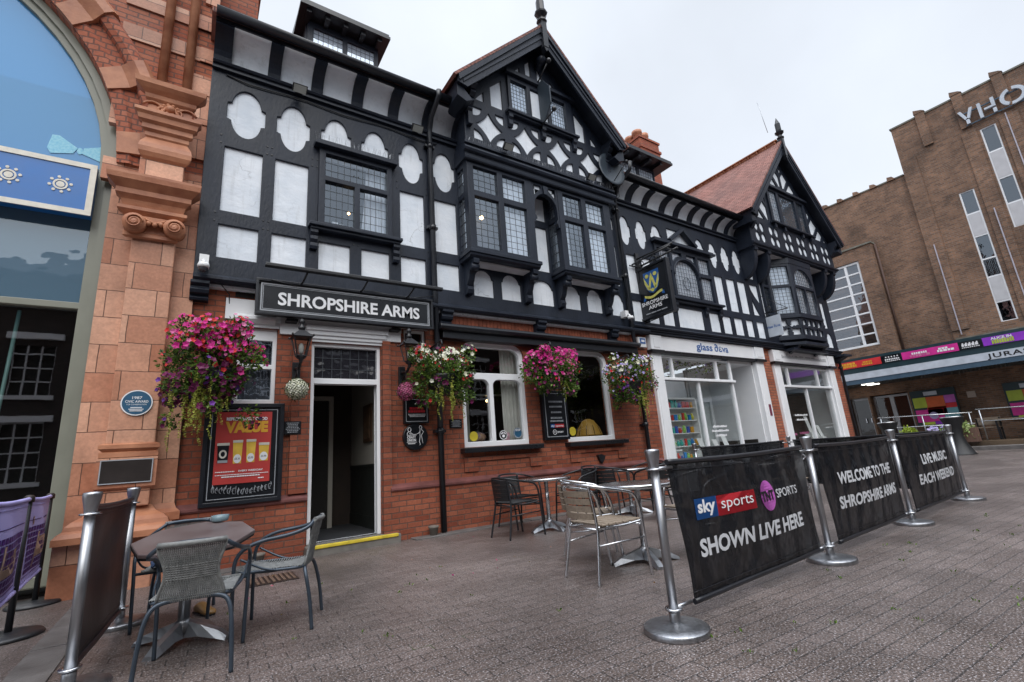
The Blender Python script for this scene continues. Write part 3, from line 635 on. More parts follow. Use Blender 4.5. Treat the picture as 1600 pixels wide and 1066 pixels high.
fret('timber_frame', rc(-.15, 7.66, 3.46, 6.64), H, YF, .05, 'timber', pub, bev=.007)
fret('render_panel', rc(-.14, 7.66, 3.36, 6.66), [rc(1.32, 2.33, 4.5, 5.68)], YP, .12, 'plaster', pub)
b = MB()                                   # oak pegs
for (a, c) in PX:
    for z in (4.26, 4.38, 5.42, 5.54):
        for x in (a-.05, c+.05): b.lathe([(.012, YF-.008), (.012, YF+.004)], (x, 0, z), 6, axis='y')
b.build('pegs', 'timberD', pub)
# left casement window
W = leaded(pub, [(1.36, 2.30, 5.28, 5.66), (1.36, 1.79, 4.52, 5.20), (1.87, 2.30, 4.52, 5.20)], 6.56, .10, rc(1.27, 2.38, 4.44, 5.74), (.094, .125), fm='timber')
b = MB(); b.box(1.19, 2.45, 6.47, 6.64, 5.74, 5.80); b.box(1.21, 2.43, 6.50, 6.64, 5.80, 5.84); b.build('hood', 'timber', W, bevel=.008)
b = MB(); b.box(1.14, 2.51, 6.46, 6.64, 4.40, 4.45); b.box(1.17, 2.48, 6.50, 6.64, 4.36, 4.40); b.build('sill', 'timber', W, bevel=.008)
b = MB()
for x in (1.22, 2.43):
    for k in range(3): b.prism([(6.62, 4.36-.1*k), (6.52+.015*k, 4.36-.1*k), (6.515+.015*k, 4.31-.1*k), (6.56, 4.27-.1*k), (6.62, 4.27-.1*k)], x-.05, x+.05, 'x')
b.each('bracket', 'timber', W, 3)
curtain(pub, 2.02, 2.32, 4.5, 5.68, 6.76, 'curtain', .02, 34, taper=-.08)
b = MB(); b.box(1.5, 1.58, 6.70, 6.74, 4.53, 4.62); b.box(1.60, 1.66, 6.70, 6.74, 4.53, 4.60)
for k_, q_ in enumerate(b.each('sill_ornament', 'camW')): tag(q_, ('taller', 'shorter')[k_]+' small white ornament inside the upper casement window', 'ornament')
b = MB(); b.ball((1.80, 6.95, 4.95), .022, 6); b.build('wall_lamp_bulb', 'bulb', pub)
b = MB()                                   # bird spikes on the hood
for i in range(60): x = 1.22+1.2*i/59; b.bar((x, 6.56, 5.84), (x+random.uniform(-.03, .03), 6.53+random.uniform(-.03, .04), 5.95), .0025, .0025)
b.build('bird_spikes', 'alud', pub)
# --- coved eaves
def cove(par, x0, x1, ribs, z0, dz, dy, gut=True):
    pr = [(YP-dy*(1-math.cos(R(90*i/8))), z0+dz*math.sin(R(90*i/8))) for i in range(9)]
    b = MB(); b.prism(pr+[(YP-dy, z0+dz+.05), (YP+.1, z0+dz+.05), (YP+.1, z0)], x0, x1, 'x', smooth=True); b.build('cove', 'plaster', par)
    b = MB()
    pr2 = [(YP-.025-(dy-.01)*(1-math.cos(R(90*i/8))), z0-.01+(dz-.025)*math.sin(R(90*i/8))) for i in range(9)]
    for a, c in ribs: b.prism(pr2+[(YP-dy, z0+dz+.02), (YP+.05, z0+dz+.02), (YP+.05, z0)], a, c, 'x')
    b.each('cove_rib', 'timber', par)
    b = MB(); b.box(x0, x1, 6.56, 6.66, z0-.10, z0-.045); b.prism([(6.66, z0-.045), (6.53, z0-.045), (6.51, z0-.02), (6.53, z0+.005), (6.66, z0+.005)], x0, x1, 'x'); b.build('cove_moulding', 'timber', par)
    b = MB(); yg = YP-dy-.02
    b.box(x0, x1, yg-.01, yg+.06, z0+dz, z0+dz+.13)
    arc = [(yg-.075+.075*math.cos(t), z0+dz+.10+.075*math.sin(t)) for t in [math.pi+math.pi*i/8 for i in range(9)]]
    b.prism(arc+[(yg, z0+dz+.11), (yg-.15, z0+dz+.11)], x0, x1, 'x', smooth=True)
    b.build('gutter', 'timberD', par)
    return z0+dz
cv = [(.07, .53), (.70, 1.13), (1.30, 1.74), (1.92, 2.345), (2.52, 2.95), (3.12, 3.53)]
ribs = [(-.15, .07)]+[(cv[i][1], cv[i+1][0]) for i in range(5)]+[(3.53, 3.66)]
zc = cove(pub, -.15, 3.66, ribs, 6.645, .40, .36)
# --- roof behind the gutter, dormer
b = MB(); b.prism([(6.2, 7.10), (6.2, 7.17), (10.2, 9.85), (10.2, 7.1)], -.2, 3.55, 'x'); b.prism([(7.0, 7.10), (7.0, 7.7), (10.2, 9.85), (10.2, 7.1)], 3.55, 7.2, 'x'); b.prism([(6.2, 7.0), (6.2, 7.05), (10.2, 9.7), (10.2, 7.0)], 7.2, 8.0, 'x'); b.build('roof', 'tile', pub)
b = MB(); b.box(1.15, 2.45, 7.42, 9.4, 7.8, 8.86); b.build('dormer', 'timber', pub)
fr = leaded(pub, [(1.27, 1.78, 8.05, 8.72), (1.86, 2.36, 8.05, 8.72)], 7.37, .06, rc(1.17, 2.43, 7.9, 8.84), (.085, .10), 'glassU', 'timber', 'dormer_window')
b = MB(); b.quad((1.2, 7.415, 7.95), (2.4, 7.415, 7.95), (2.4, 7.415, 8.8), (1.2, 7.415, 8.8)); b.build('blind', 'curtain', fr)
b = MB(); b.box(1.0, 2.58, 7.08, 9.6, 8.86, 8.92); b.box(1.02, 2.56, 7.10, 9.6, 8.92, 8.98); b.prism([(7.1, 8.98), (9.6, 8.98), (9.6, 9.5)], 1.02, 2.56, 'x')
for i in range(5): x = 1.15+1.25*i/4; b.box(x-.04, x+.04, 7.15, 7.42, 8.79, 8.86)
b.build('dormer_eaves', 'timberD', pub)
# --- big gable, jettied forward
GY = 6.25; C = 5.37
def q4(x, z, r, sx, sz): return [(x, z)]+[(x+sx*r*math.cos(R(90*i/6)), z+sz*r*math.sin(R(90*i/6))) for i in range(7)]
def star(cx, cz, a, h):
    tips = [(cx, cz+h), (cx+a, cz), (cx, cz-h), (cx-a, cz)]; P = []
    for i in range(4):
        p, q = tips[i], tips[(i+1) % 4]; k = (cx+(p[0]+q[0]-2*cx)*.35, cz+(p[1]+q[1]-2*cz)*.35)
        for j in range(8): t = j/8; P.append(((1-t)**2*p[0]+2*t*(1-t)*k[0]+t*t*q[0], (1-t)**2*p[1]+2*t*(1-t)*k[1]+t*t*q[1]))
    return P
GH = []
GL = [[(3.84, 7.40), (4.03, 7.40), (4.03, 7.62)], [(4.19, 7.39), (4.45, 7.39), (4.45, 8.06), (4.19, 7.81)]]
for lp in GL: GH += [lp, mirror(lp, C)]
GH += [[(4.77, 8.43), (4.93, 8.43), (4.93, 8.59)], [(5.08, 8.49), (5.21, 8.49), (5.21, 8.88), (5.08, 8.75)], [(5.38, 8.49), (5.54, 8.47), (5.38, 8.86)], [(5.70, 8.43), (5.87, 8.41), (5.70, 8.60)]]
GH.append(rc(4.66, 6.08, 7.47, 8.17))
for cx in (4.115, 4.94, 5.77, 6.60): GH.append(star(cx, 6.885, .285, .31))
for xx in (4.115, 4.94, 5.77, 6.60):
    for sx in (-1, 1):
        xr = xx+sx*.335
        GH.append(q4(xr, 7.23, .19, -sx, -1)); GH.append(q4(xr, 6.555, .20, -sx, 1))
gout = [(3.60, 6.40), (7.14, 6.40), (7.14, 7.45), (5.37, 9.26), (3.60, 7.45)]
fret('gable_frame', gout, GH, GY-.035, .05, 'timber', pub, bev=.006)
b = MB(); b.prism([(3.61, 6.35), (7.13, 6.35), (7.13, 7.44), (5.37, 9.2), (3.61, 7.44)], GY, GY+.5, 'y'); b.build('gable_render', 'plaster', pub)
b = MB(); b.box(3.595, 3.625, GY-.03, 6.66, 6.40, 7.42); b.box(7.115, 7.145, GY-.03, 6.66, 6.4, 7.42)
b.box(3.56, 7.18, 6.20, 6.66, 6.10, 6.40)
b.prism([(6.2, 6.20), (6.15, 6.22), (6.13, 6.26), (6.15, 6.30), (6.2, 6.32)], 3.53, 7.21, 'x'); b.prism([(6.21, 6.06), (6.18, 6.08), (6.17, 6.12), (6.2, 6.14)], 3.55, 7.19, 'x'); b.box(3.55, 7.19, 6.16, 6.21, 6.37, 6.42)
b.build('jetty_beam', 'timber', pub, bevel=.006)
b = MB()
for i in range(170): x = 3.6+3.55*i/169; b.bar((x, 6.19, 6.42), (x+random.uniform(-.02, .02), 6.15+random.uniform(-.02, .03), 6.50), .0025, .0025)
b.build('jetty_spikes', 'alud', pub)
GW = leaded(pub, [(4.65, 5.035, 7.46, 8.15), (5.63, 6.02, 7.46, 8.15)], 6.17, .08, rc(4.58, 6.20, 7.42, 8.24), (.07, .09), holes=[rc(4.65, 5.035, 7.46, 8.15), rc(5.12, 5.545, 7.46, 8.15), rc(5.63, 6.02, 7.46, 8.15)], name='gable_window')
b = MB(); b.box(5.1, 5.57, 6.215, 6.23, 7.47, 8.13); b.box(4.6, 5.06, 6.24, 6.26, 7.46, 8.14); b.box(5.6, 6.05, 6.24, 6.26, 7.46, 8.14); b.build('blind', 'plaster', GW)
b = MB(); b.box(4.52, 6.28, 6.10, 6.23, 8.25, 8.30); b.box(4.55, 6.25, 6.13, 6.23, 8.30, 8.37); b.build('hood', 'timber', GW, bevel=.006)
b = MB(); b.box(4.50, 6.28, 6.09, 6.23, 7.36, 7.41); b.box(4.52, 6.26, 6.13, 6.23, 7.32, 7.36)
for x in (4.58, 5.37, 6.18): b.prism([(6.22, 7.32), (6.13, 7.32), (6.13, 7.25), (6.17, 7.22), (6.15, 7.17), (6.15, 7.10), (6.19, 7.05), (6.22, 7.05)], x-.045, x+.045, 'x')
b.build('sill', 'timber', GW, bevel=.005)
# barge boards, roof, finial
def gable_roof(par, C, hw, ze, za, yb, yback, bd=.30, tile='tile', over=.0):
    sl = Vector((hw, 0, za-ze)).normalized(); nrm = Vector((-sl.z, 0, sl.x))
    b = MB()
    for s in (-1, 1):
        a = [(C+s*(hw+.05), ze-.05), (C, za), (C, za+.065), (C+s*(hw+.10), ze-.035)]
        b.prism(a, yb-.04, yback, 'y')
    b.build('gable_roof', tile, par)
    bb = MB()
    for s in (-1, 1):
        bb.prism([(C+s*hw, ze), (C, za-.002), (C, za-bd*1.35), (C+s*(hw-bd*.62), ze-bd*.55), (C+s*hw, ze-bd*.42)], yb, yb+.05, 'y')
        bb.prism([(C+s*hw, ze), (C, za-.004), (C, za-.11), (C+s*(hw-.02), ze-.11)], yb-.035, yb+.001, 'y')
        bb.prism([(C+s*(hw-.10), ze-.16+.10), (C, za-.22), (C, za-.27), (C+s*(hw-.10), ze-.21+.10)], yb-.02, yb+.001, 'y')
        # soffit
        bb.prism([(C+s*(hw-.03), ze-.05), (C, za-.05), (C, za-.09), (C+s*(hw-.03), ze-.09)], yb+.05, yb+.7, 'y')
    bb.build('barge_board', 'timber', par)
    f = MB(); f.box(C-.06, C+.06, yb-.08, yb+.06, za-.55, za+.10)
    f.prism([(C-.055, za-.55), (C, za-.66), (C+.055, za-.55)], yb-.07, yb+.05, 'y')
    f.lathe([(.07, 0), (.11, .03), (.11, .06), (.07, .09), (.06, .14), (.13, .22), (.14, .25), (.075, .29), (.085, .31), (.085, .56), (.07, .58), (.001, .80)], (C, yb-.01, za+.08), 8, smooth=False)
    f.build('finial', 'timberD', par, bevel=.005)
gable_roof(pub, 5.34, 2.03, 7.40, 9.48, 5.86, 10.4)
for s in (-1, 1):
    b = MB()
    for k in range(4):
        x = 5.37+s*1.70; b.prism([(6.22, 7.48-.12*k), (5.92+.07*k, 7.48-.12*k), (5.90+.07*k, 7.42-.12*k), (5.97+.07*k, 7.36-.12*k), (6.22, 7.36-.12*k)], x-.055, x+.055, 'x')
    b.box(5.37+s*1.70-.045, 5.37+s*1.70+.045, 6.12, 6.22, 6.75, 7.0)
    # boxed end of the eaves beside the gable
    b.prism([(5.34+s*1.72, 7.05), (5.34+s*2.02, 7.36), (5.34+s*2.02, 7.05), (5.34+s*1.85, 6.98)], 5.92, 6.4, 'y')
    b.build('gable_bracket', 'timber', pub, bevel=.005)
# purlin end and carved pendant under the apex
b = MB(); b.ball((5.37, 6.05, 8.82), .10, 8, 0, (1, 1.3, .9)); b.tube([(5.37, 6.2, 8.7), (5.37, 5.95, 8.86)], .06); b.build('pendant', 'timber', pub)
# --- oriels
def oriel(x0, x1, ps):
    pan = [(a, c, z0, z1) for a, c in ps for z0, z1 in ((5.53, 6.0), (4.47, 5.42))]
    o = leaded(pub, pan, 6.245, .09, rc(x0, x1, 4.40, 6.10), (.125, .125), name='oriel_window')
    s = MB(); s.box(x0-.05, x1+.05, 6.19, 6.66, 4.33, 4.395); s.prism([(6.66, 4.26), (6.27, 4.26), (6.22, 4.29), (6.21, 4.33), (6.66, 4.33)], x0-.03, x1+.03, 'x'); s.build('sill', 'timber', o, bevel=.006)
    s = MB(); s.box(x0+.12, x1-.12, 6.36, 6.58, 4.235, 4.258); s.build('soffit', 'soffit', o)
    s = MB()
    for xx in (x0, x1-.05):
        s.box(xx, xx+.05, 6.335, 6.39, 4.40, 6.1); s.box(xx, xx+.05, 6.60, 6.66, 4.40, 6.1); s.box(xx, xx+.05, 6.39, 6.60, 4.40, 4.48); s.box(xx, xx+.05, 6.39, 6.6, 5.43, 5.52); s.box(xx, xx+.05, 6.39, 6.60, 6.0, 6.1)
    s.each('side_frame', 'timber', o, 5)
    s = MB()
    for xx in (x0+.025, x1-.025): s.quad((xx, 6.38, 4.45), (xx, 6.61, 4.45), (xx, 6.61, 6.05), (xx, 6.38, 6.05))
    s.each('side_pane', 'glassU', o)
    s = MB()
    for xx in (x0+.02, x1-.02):
        for k in range(1, 9): s.box(xx-.004, xx+.004, 6.39, 6.60, 4.40+.19*k, 4.41+.19*k)
        s.box(xx-.004, xx+.004, 6.49, 6.50, 4.45, 6.0)
    s.each('side_leading', 'lead', o, 9)
    s = MB()
    for xx in (x0+.09, x1-.07): console(s, xx, .11, 6.63, 6.26, 3.70, 4.26)
    s.each('oriel_bracket', 'timber', o, 2)
    s = MB(); s.box(x0+.05, x1-.05, 6.34, 6.66, 6.09, 6.11); s.build('oriel_ceiling', 'greyI', o)
    return o
O1 = oriel(3.605, 4.99, ((3.73, 4.22), (4.335, 4.83)))
O2 = oriel(5.62, 7.04, ((5.75, 6.235), (6.36, 6.855)))
curtain(pub, 4.32, 4.86, 4.42, 6.05, 6.37, 'curtain', .02, 44); curtain(pub, 6.34, 6.90, 4.42, 6.05, 6.37, 'curtain', .02, 44); curtain(pub, 5.74, 5.92, 4.42, 6.05, 6.38, 'curtain', .02, 20)
b = MB(); b.ball((3.95, 6.33+.1, 5.13), .035, 8); b.build('pendant_bulb', 'bulb', pub)
b = MB(); b.ball((3.85, 6.5, 4.78), .018, 6); b.ball((3.85, 6.5, 4.73), .022, 6); b.build('red_lamp', 'bulbR', pub)
# arched niche screen between the oriels
arch = [(4.99, 5.22), (5.04, 5.22), (5.04, 5.27), (5.075, 5.30), (5.065, 5.36), (5.04, 5.38)]+[(5.31-.27*math.cos(R(180*i/14)), 5.56+.30*math.sin(R(180*i/14))) for i in range(15)]+[(5.58, 5.38), (5.555, 5.36), (5.545, 5.30), (5.58, 5.27), (5.58, 5.22), (5.62, 5.22), (5.62, 6.10), (4.99, 6.10)]
fret('niche_arch', arch, [[(5.05, 5.80), (5.05, 6.02), (5.22, 6.02), (5.22, 5.965)], [(5.40, 6.02), (5.57, 6.02), (5.57, 5.80), (5.40, 5.965)]], 6.255, .10, 'timber', pub, bev=.006)
b = MB(); b.box(5.0, 5.61, 6.30, 6.32, 5.95, 6.05); b.box(5.045, 5.10, 6.30, 6.32, 5.78, 6.05); b.box(5.52, 5.575, 6.30, 6.32, 5.78, 6.05); b.build('spandrel', 'plaster', pub)
b = MB(); b.prism([(5.27, 5.84), (5.35, 5.84), (5.37, 6.02), (5.25, 6.02)], 6.22, 6.27, 'y'); b.build('keystone', 'timber', pub, bevel=.006)
# first-floor rooms
b = MB(); b.box(0, 12.9, 8.0, 8.1, 3.5, 8.4); b.box(0, 12.9, 6.8, 8.1, 3.45, 3.5); b.box(0, 12.9, 6.8, 8.1, 6.55, 6.6); b.box(3.2, 3.3, 6.8, 8.1, 3.5, 6.6); b.box(7.6, 7.7, 6.8, 8.1, 3.5, 6.6)
b.build('upper_rooms', 'greyI', pub)
# flat boards coloured grey as the shade of the rooms behind the oriels
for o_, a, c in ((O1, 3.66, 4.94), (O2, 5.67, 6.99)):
    b = MB(); b.box(a, c, 6.60, 6.612, 4.40, 6.09); b.build('dim_room_board', 'greyI', o_)
# --- downpipes
def pipe(par, pts, r, cl, name='downpipe'):
    b = MB(); b.tube(pts, r, 10)
    for (x, y, z) in cl: b.lathe([(r+.014, 0), (r+.014, .09)], (x, y, z), 10); b.box(x-r-.045, x+r+.045, y-.012, y+r+.04, z+.025, z+.065)
    return b.build(name, 'timberD', par)
pipe(pub, [(3.06, 6.10, 7.16), (3.06, 6.12, 7.05), (3.05, 6.42, 6.85), (3.06, 6.545, 6.6), (3.06, 6.545, 3.62), (3.10, 6.62, 3.3), (3.12, 6.66, 3.1), (3.12, 6.66, .03)], .045, [(3.06, 6.545, 6.3), (3.06, 6.545, 4.75), (3.12, 6.66, 1.42), (3.12, 6.66, 2.7)])
pipe(pub, [(7.62, 5.98, 7.16), (7.62, 6.02, 6.98), (7.60, 6.40, 6.75), (7.60, 6.54, 6.5), (7.60, 6.54, 3.66), (7.66, 6.60, 3.35), (7.72, 6.64, 3.1), (7.72, 6.66, .03)], .042, [(7.6, 6.54, 6.2), (7.6, 6.54, 4.6), (7.72, 6.66, 1.4)])
# party wall chimney stack seen over the left eaves belongs to the neighbour; vent bricks here
b = MB(); b.box(.32, .54, 6.738, 6.76, 3.29, 3.37)
for i in range(4):
    for j in range(2): b.box(.34+.05*i, .37+.05*i, 6.732, 6.74, 3.30+.035*j, 3.325+.035*j)
b.build('air_brick', 'dark', pub)
# awning cassette (fixed to the wall)
b = MB(); b.box(3.20, 7.72, 6.60, 6.76, 2.93, 3.10); b.prism([(6.76, 3.06), (6.55, 3.05), (6.51, 3.065), (6.49, 3.10), (6.50, 3.135), (6.55, 3.16), (6.76, 3.175)], 3.12, 7.74, 'x')
b.build('awning_cassette', 'timberD', pub, bevel=.008)
# metal diamond vent
b = MB(); b.prism([(6.34, .92), (6.43, .93), (6.53, .90), (6.49, .83), (6.43, .76), (6.38, .82)], 6.69, 6.75, 'y'); b.build('vent_cover', 'blackM', pub)
# ================================================================== half timbered shop (same terrace)
shop = thing('timber_framed_shop', 'black and white half timbered glass shop with white shopfronts and a red tiled gable', 'shop', (12.5, 6.75, 0))
fret('brick_wall', rc(8.24, 17.6, -.05, 3.42), [rc(8.26, 12.83, -.04, 3.40), rc(13.36, 17.04, -.04, 3.38)], 6.75, .3, 'brickL', shop)
b = MB(); b.box(17.3, 17.6, 7.05, 11.5, -.05, 3.4); b.build('side_wall', 'brickL', shop)
def shopfront(x0, x1, jl, jr, zf, xs_top, xs_low, ztr, g0, g1, rec=None):
    for a, c in ((x0, x0+jl), (x1-jr, x1)):
        b = MB(); b.box(a, c, 6.68, 6.80, 0, zf-.07); b.box(a-.03, c+.03, 6.63, 6.80, zf, zf+.33); b.box(a+.06, c-.06, 6.62, 6.64, zf+.05, zf+.27)
        b.box(a+.05, c-.05, 6.665, 6.69, .3, zf-.15); b.box(a-.02, c+.02, 6.655, 6.8, 0, .22)
        b.build('pilaster', 'white', shop, bevel=.008)
    b = MB(); b.box(x0+jl+.03, x1-jr-.03, 6.665, 6.80, zf+.005, zf+.335); b.build('fascia', 'white', shop)
    b = MB()
    for a, c in ((x0-.05, x0+jl+.05), (x1-jr-.05, x1+.05)): b.box(a, c, 6.60, 6.80, zf-.075, zf-.005)
    b.box(x0+jl+.05, x1-jr-.05, 6.64, 6.80, zf-.065, zf-.012); b.build('fascia_moulding', 'sillB', shop, bevel=.006)
    zt = zf-.10; tops = []; lows = []; t = .035
    xe = [g0]+xs_top+[g1]
    for i in range(len(xe)-1): tops.append((xe[i]+t, xe[i+1]-t, ztr+.045, zt-.03))
    xe = [g0]+xs_low+[g1]
    for i in range(len(xe)-1): lows.append((xe[i]+t, xe[i+1]-t, .62, ztr-.03))
    fr = leaded(shop, tops+lows, 6.76, .08, rc(g0-.005, g1+.035, .5, zt), None, 'glassS', 'white', 'shop_window')
    s = MB(); s.box(g0-.02, g1+.05, 6.70, 6.86, ztr-.03, ztr+.03); s.build('transom', 'white', fr, bevel=.008)
    s = MB(); s.box(g0, g1+.03, 6.74, 6.86, 0, .5); s.box(g0, g1+.03, 6.70, 6.86, .48, .54); s.build('stall_riser', 'white', fr)
    return fr
s1 = shopfront(8.26, 12.83, .32, .38, 3.07, [9.02, 10.74], [9.91], 2.44, 8.58, 11.32)
s2 = shopfront(13.36, 17.04, .34, .36, 3.05, [14.22, 16.0], [15.12], 2.37, 13.70, 16.68)
# recessed doorway of the first front
b = MB(); b.box(12.40, 12.45, 6.80, 8.2, 0, 3.0); b.box(11.35, 12.45, 6.80, 8.2, 2.93, 3.0); b.build('porch_lining', 'white', shop)
b = MB(); b.box(11.35, 12.4, 8.15, 8.2, 0, 3); b.build('porch_back', 'whiteI', shop)
b = MB(); b.box(12.37, 12.40, 7.0, 8.1, 0, .98); b.build('porch_dado', 'dark', shop)
dr = fret('shop_door', rc(11.45, 12.3, .05, 2.2), [rc(11.55, 12.2, .3, 2.1)], 8.08, .05, 'white', shop)
b = MB(); b.quad((11.5, 8.1, .25), (12.25, 8.1, .25), (12.25, 8.1, 2.15), (11.5, 8.1, 2.15)); b.build('pane', 'glassS', dr)
rr = MB(); rr.box(11.335, 11.36, 6.85, 8.1, .5, .56); rr.box(11.335, 11.36, 6.85, 8.1, 2.9, 2.96); rr.box(11.335, 11.36, 8.04, 8.1, .5, 2.95); rr = rr.build('return_window', 'white', shop)
b = MB(); b.quad((11.35, 6.85, .55), (11.35, 8.05, .55), (11.35, 8.05, 2.9), (11.35, 6.85, 2.9)); b.build('pane', 'glassS', rr)
# shop rooms: white walls
for i, (a, c, yb) in enumerate(((8.3, 11.34, 9.6), (13.4, 17.0, 9.2))):
    b = MB(); b.box(a, c, yb, yb+.05, 0, 3.1); b.box(a, c, 6.9, yb, 3.05, 3.1); b.box(a, a+.03, 6.9, yb, 0, 3.1); b.box(c-.03 if i else c+.9, c if i else c+.93, 8.2 if not i else 6.9, yb, 0, 3.1); b.box(a, c, 6.86, 7.6, .5, .55); b.box(a, c, 7.6, yb, 0, .02)
    b.build('shop_room', 'whiteI', shop)
b = MB(); b.box(9.95, 10.25, 8.6, 8.9, 0, 3.05); b.box(10.5, 11.3, 8.9, 9.0, .0, 2.3); b.build('grey_partition', 'soffit', shop)
# display shelves with coloured glass ware
dsp = thing('display_shelves', 'white display shelves of coloured glass inside the first shop window', 'shelves', (9.2, 7.4, .55))
sh = MB()
for z in (.62, .95, 1.25, 1.55, 1.85): sh.box(9.02, 10.30, 7.24, 7.44, z-.018, z)
sh.box(9.0, 10.32, 7.44, 7.47, .55, 2.05); sh.box(10.30, 10.34, 7.22, 7.46, .55, 2.08); sh.box(8.98, 9.02, 7.22, 7.46, .55, 2.08); sh.box(8.98, 10.34, 7.22, 7.46, 2.05, 2.09)
sh.build('shelf', 'whiteI', dsp)
CN = ['cobalt blue', 'amber', 'red', 'green', 'yellow', 'navy blue', 'leaf green']; SN = {.62: 'lowest', .95: 'second lowest', 1.25: 'middle', 1.55: 'second highest', 1.85: 'highest'}
for z in (.62, .95, 1.25, 1.55, 1.85):
    x = 9.10
    while x < 10.22:
        k = random.randrange(7); w = random.uniform(.035, .065); h = random.uniform(.10, .19)
        wm = MB(); vase = random.random() < .5
        if vase: wm.lathe([(w*.6, z), (w, z+h*.5), (w*.45, z+h*.8), (w*.7, z+h)], (x, 7.31, 0), 10)
        else: wm.box(x-w*.9, x+w*.9, 7.28, 7.31, z, z+h)
        tag(wm.build('glass_vase' if vase else 'glass_tile', 'glz%d' % k), '%s glass %s on the %s shop window shelf' % (CN[k], 'vase' if vase else 'tile', SN[z]), 'vase' if vase else 'glass tile', 'coloured glass pieces on the shop shelves')
        x += w*2+random.uniform(.01, .05)
b = MB(); b.box(8.70, 8.95, 6.95, 7.15, .55, 1.15); b.box(8.98, 9.2, 6.98, 7.15, .55, .58); b.box(8.98, 9.2, 6.98, 7.15, .85, .88)
for (x, y, h) in ((10.1, 7.1, .55), (10.3, 7.2, .42), (10.75, 7.15, .5), (11.05, 7.1, .62), (14.1, 7.1, .5), (14.5, 7.2, .62), (15.6, 7.2, .45), (16.1, 7.1, .7), (16.4, 7.3, .5), (15.9, 7.3, 1.0)):
    b.box(x-.12, x+.12, y-.1, y+.1, .55, .55+h*.5); b.bar((x, y-.05, .55+h*.5), (x+.02, y+.06, .55+h), .19, .012, (0, 1, 0))
WH = ['tall white box shelf at the left end of the first shop window', None]
parts_ = b.each('display_stand', 'whiteI', None, 1)
tag(parts_[0], 'white box unit at the left end of the first shop window', 'display unit'); tag(parts_[1], 'low white ledge inside the first shop window', 'ledge'); tag(parts_[2], 'upper white ledge inside the first shop window', 'ledge')
for i_, o_ in enumerate(parts_[3:]): tag(o_, ('small white display block standing in a shop window', 'tilted white display card standing on a block in a shop window')[i_ % 2], 'display stand', 'white display stands in the shop windows')
b = MB(); b.box(15.1, 16.6, 7.5, 7.55, .02, 2.32); b.box(13.6, 16.9, 8.9, 9.0, .02, 1.2); b.build('darkening_sheet', 'dark', shop)  # dark sheets added behind the glass so the left light looks dark
b = MB(); b.box(14.3, 14.6, 7.05, 7.12, 1.0, 1.06); b.box(14.9, 15.3, 7.05, 7.12, 1.02, 1.08)
for k_, q_ in enumerate(b.each('pink_display', 'pinkL')): tag(q_, ('smaller', 'larger')[k_]+' pink ornament standing in the second shop window', 'ornament')
# window vinyl lettering (white rows too small to read) and garland
b = MB()
for (xa, xb, z) in ((10.2, 10.75, 1.32), (10.15, 10.8, 1.22), (10.25, 10.7, 1.11), (14.15, 14.85, 1.53), (14.2, 14.8, 1.40)):
    x = xa
    while x < xb: w = random.uniform(.015, .035); b.box(x, x+w, 6.785, 6.788, z, z+random.choice((.035, .05))); x += w+.009
b.build('window_vinyl', 'wtext', shop)
gl = MB(); gf = MB()
for i in range(340):
    x = random.uniform(8.65, 11.2); d = random.random()**1.6*.42*(0.6+.4*math.sin(x*5)); z = 2.92-d; y = 7.0+random.uniform(-.08, .08); s_ = random.uniform(.02, .045)
    a = Vector((random.uniform(-1, 1), random.uniform(-1, 1), random.uniform(-1, 1))).normalized()*s_; c = a.cross(Vector((random.uniform(-1, 1), 1, .3))).normalized()*s_*.5
    p = Vector((x, y, z)); (gf if random.random() < .3 else gl).add([p-a, p-c, p+a, p+c], [(0, 1, 2, 3)])
gt = thing('garland', 'leafy garland with lilac flowers hung along the first shop window', 'garland', (9.9, 7.0, 2.9)); gl.build('leaves', 'leafG', gt, recalc=False)['kind'] = 'stuff'; gf.build('flowers', 'lilacF', gt, recalc=False)['kind'] = 'stuff'
text('glass', 10.22, 3.17, .18, 6.658, 'skyB', shop, w=.64, bold=.012)
text('\u2202\u03b5va', 10.92, 3.17, .18, 6.658, 'skyB', shop, w=.58, bold=.012)
b = MB(); b.box(12.62, 12.72, 6.655, 6.675, 1.55, 1.85); b.build('door_card', pbr('maroon_card', (.16, .03, .06), .5, var=.4, scale=20), shop)
b = MB(); x = 13.85
while x < 16.5: w = random.uniform(.03, .07); b.box(x, x+w, 6.66, 6.664, 3.17, 3.17+random.choice((.07, .10))); x += w+.02
b.build('faded_fascia_lettering', pbr('faded_grey_print', (.42, .43, .45), .6), shop)
# --- bressummer and frame
b = MB(); b.box(8.15, 17.56, 6.60, 6.80, 3.42, 3.47); b.box(8.15, 17.58, 6.57, 6.66, 3.47, 3.51); b.prism([(6.66, 3.51), (6.54, 3.51), (6.52, 3.54), (6.54, 3.57), (6.66, 3.57)], 7.66, 17.6, 'x'); b.box(17.2, 17.75, 6.35, 6.8, 3.36, 3.42); b.prism([(6.8, 3.18), (6.6, 3.25), (6.4, 3.36), (6.8, 3.36)], 17.3, 17.6, 'x')
b.build('bressummer', 'timber', shop)
H = [rc(7.80, 8.14, 3.67, 4.15), rc(8.30, 8.66, 3.67, 4.15), rc(8.80, 9.20, 3.67, 4.15), rc(9.35, 10.34, 3.67, 4.17), rc(10.60, 11.03, 3.67, 4.17), rc(11.16, 11.54, 3.67, 4.14), rc(11.69, 12.09, 3.67, 4.14), rc(12.25, 12.60, 3.67, 4.14), rc(12.78, 13.16, 3.67, 4.14)]
H += [rc(7.80, 8.14, 4.32, 5.25), rc(8.30, 8.62, 4.32, 5.25), rc(11.12, 11.49, 4.32, 5.25), rc(11.655, 12.05, 4.32, 5.25), rc(12.185, 12.57, 4.32, 5.25)]
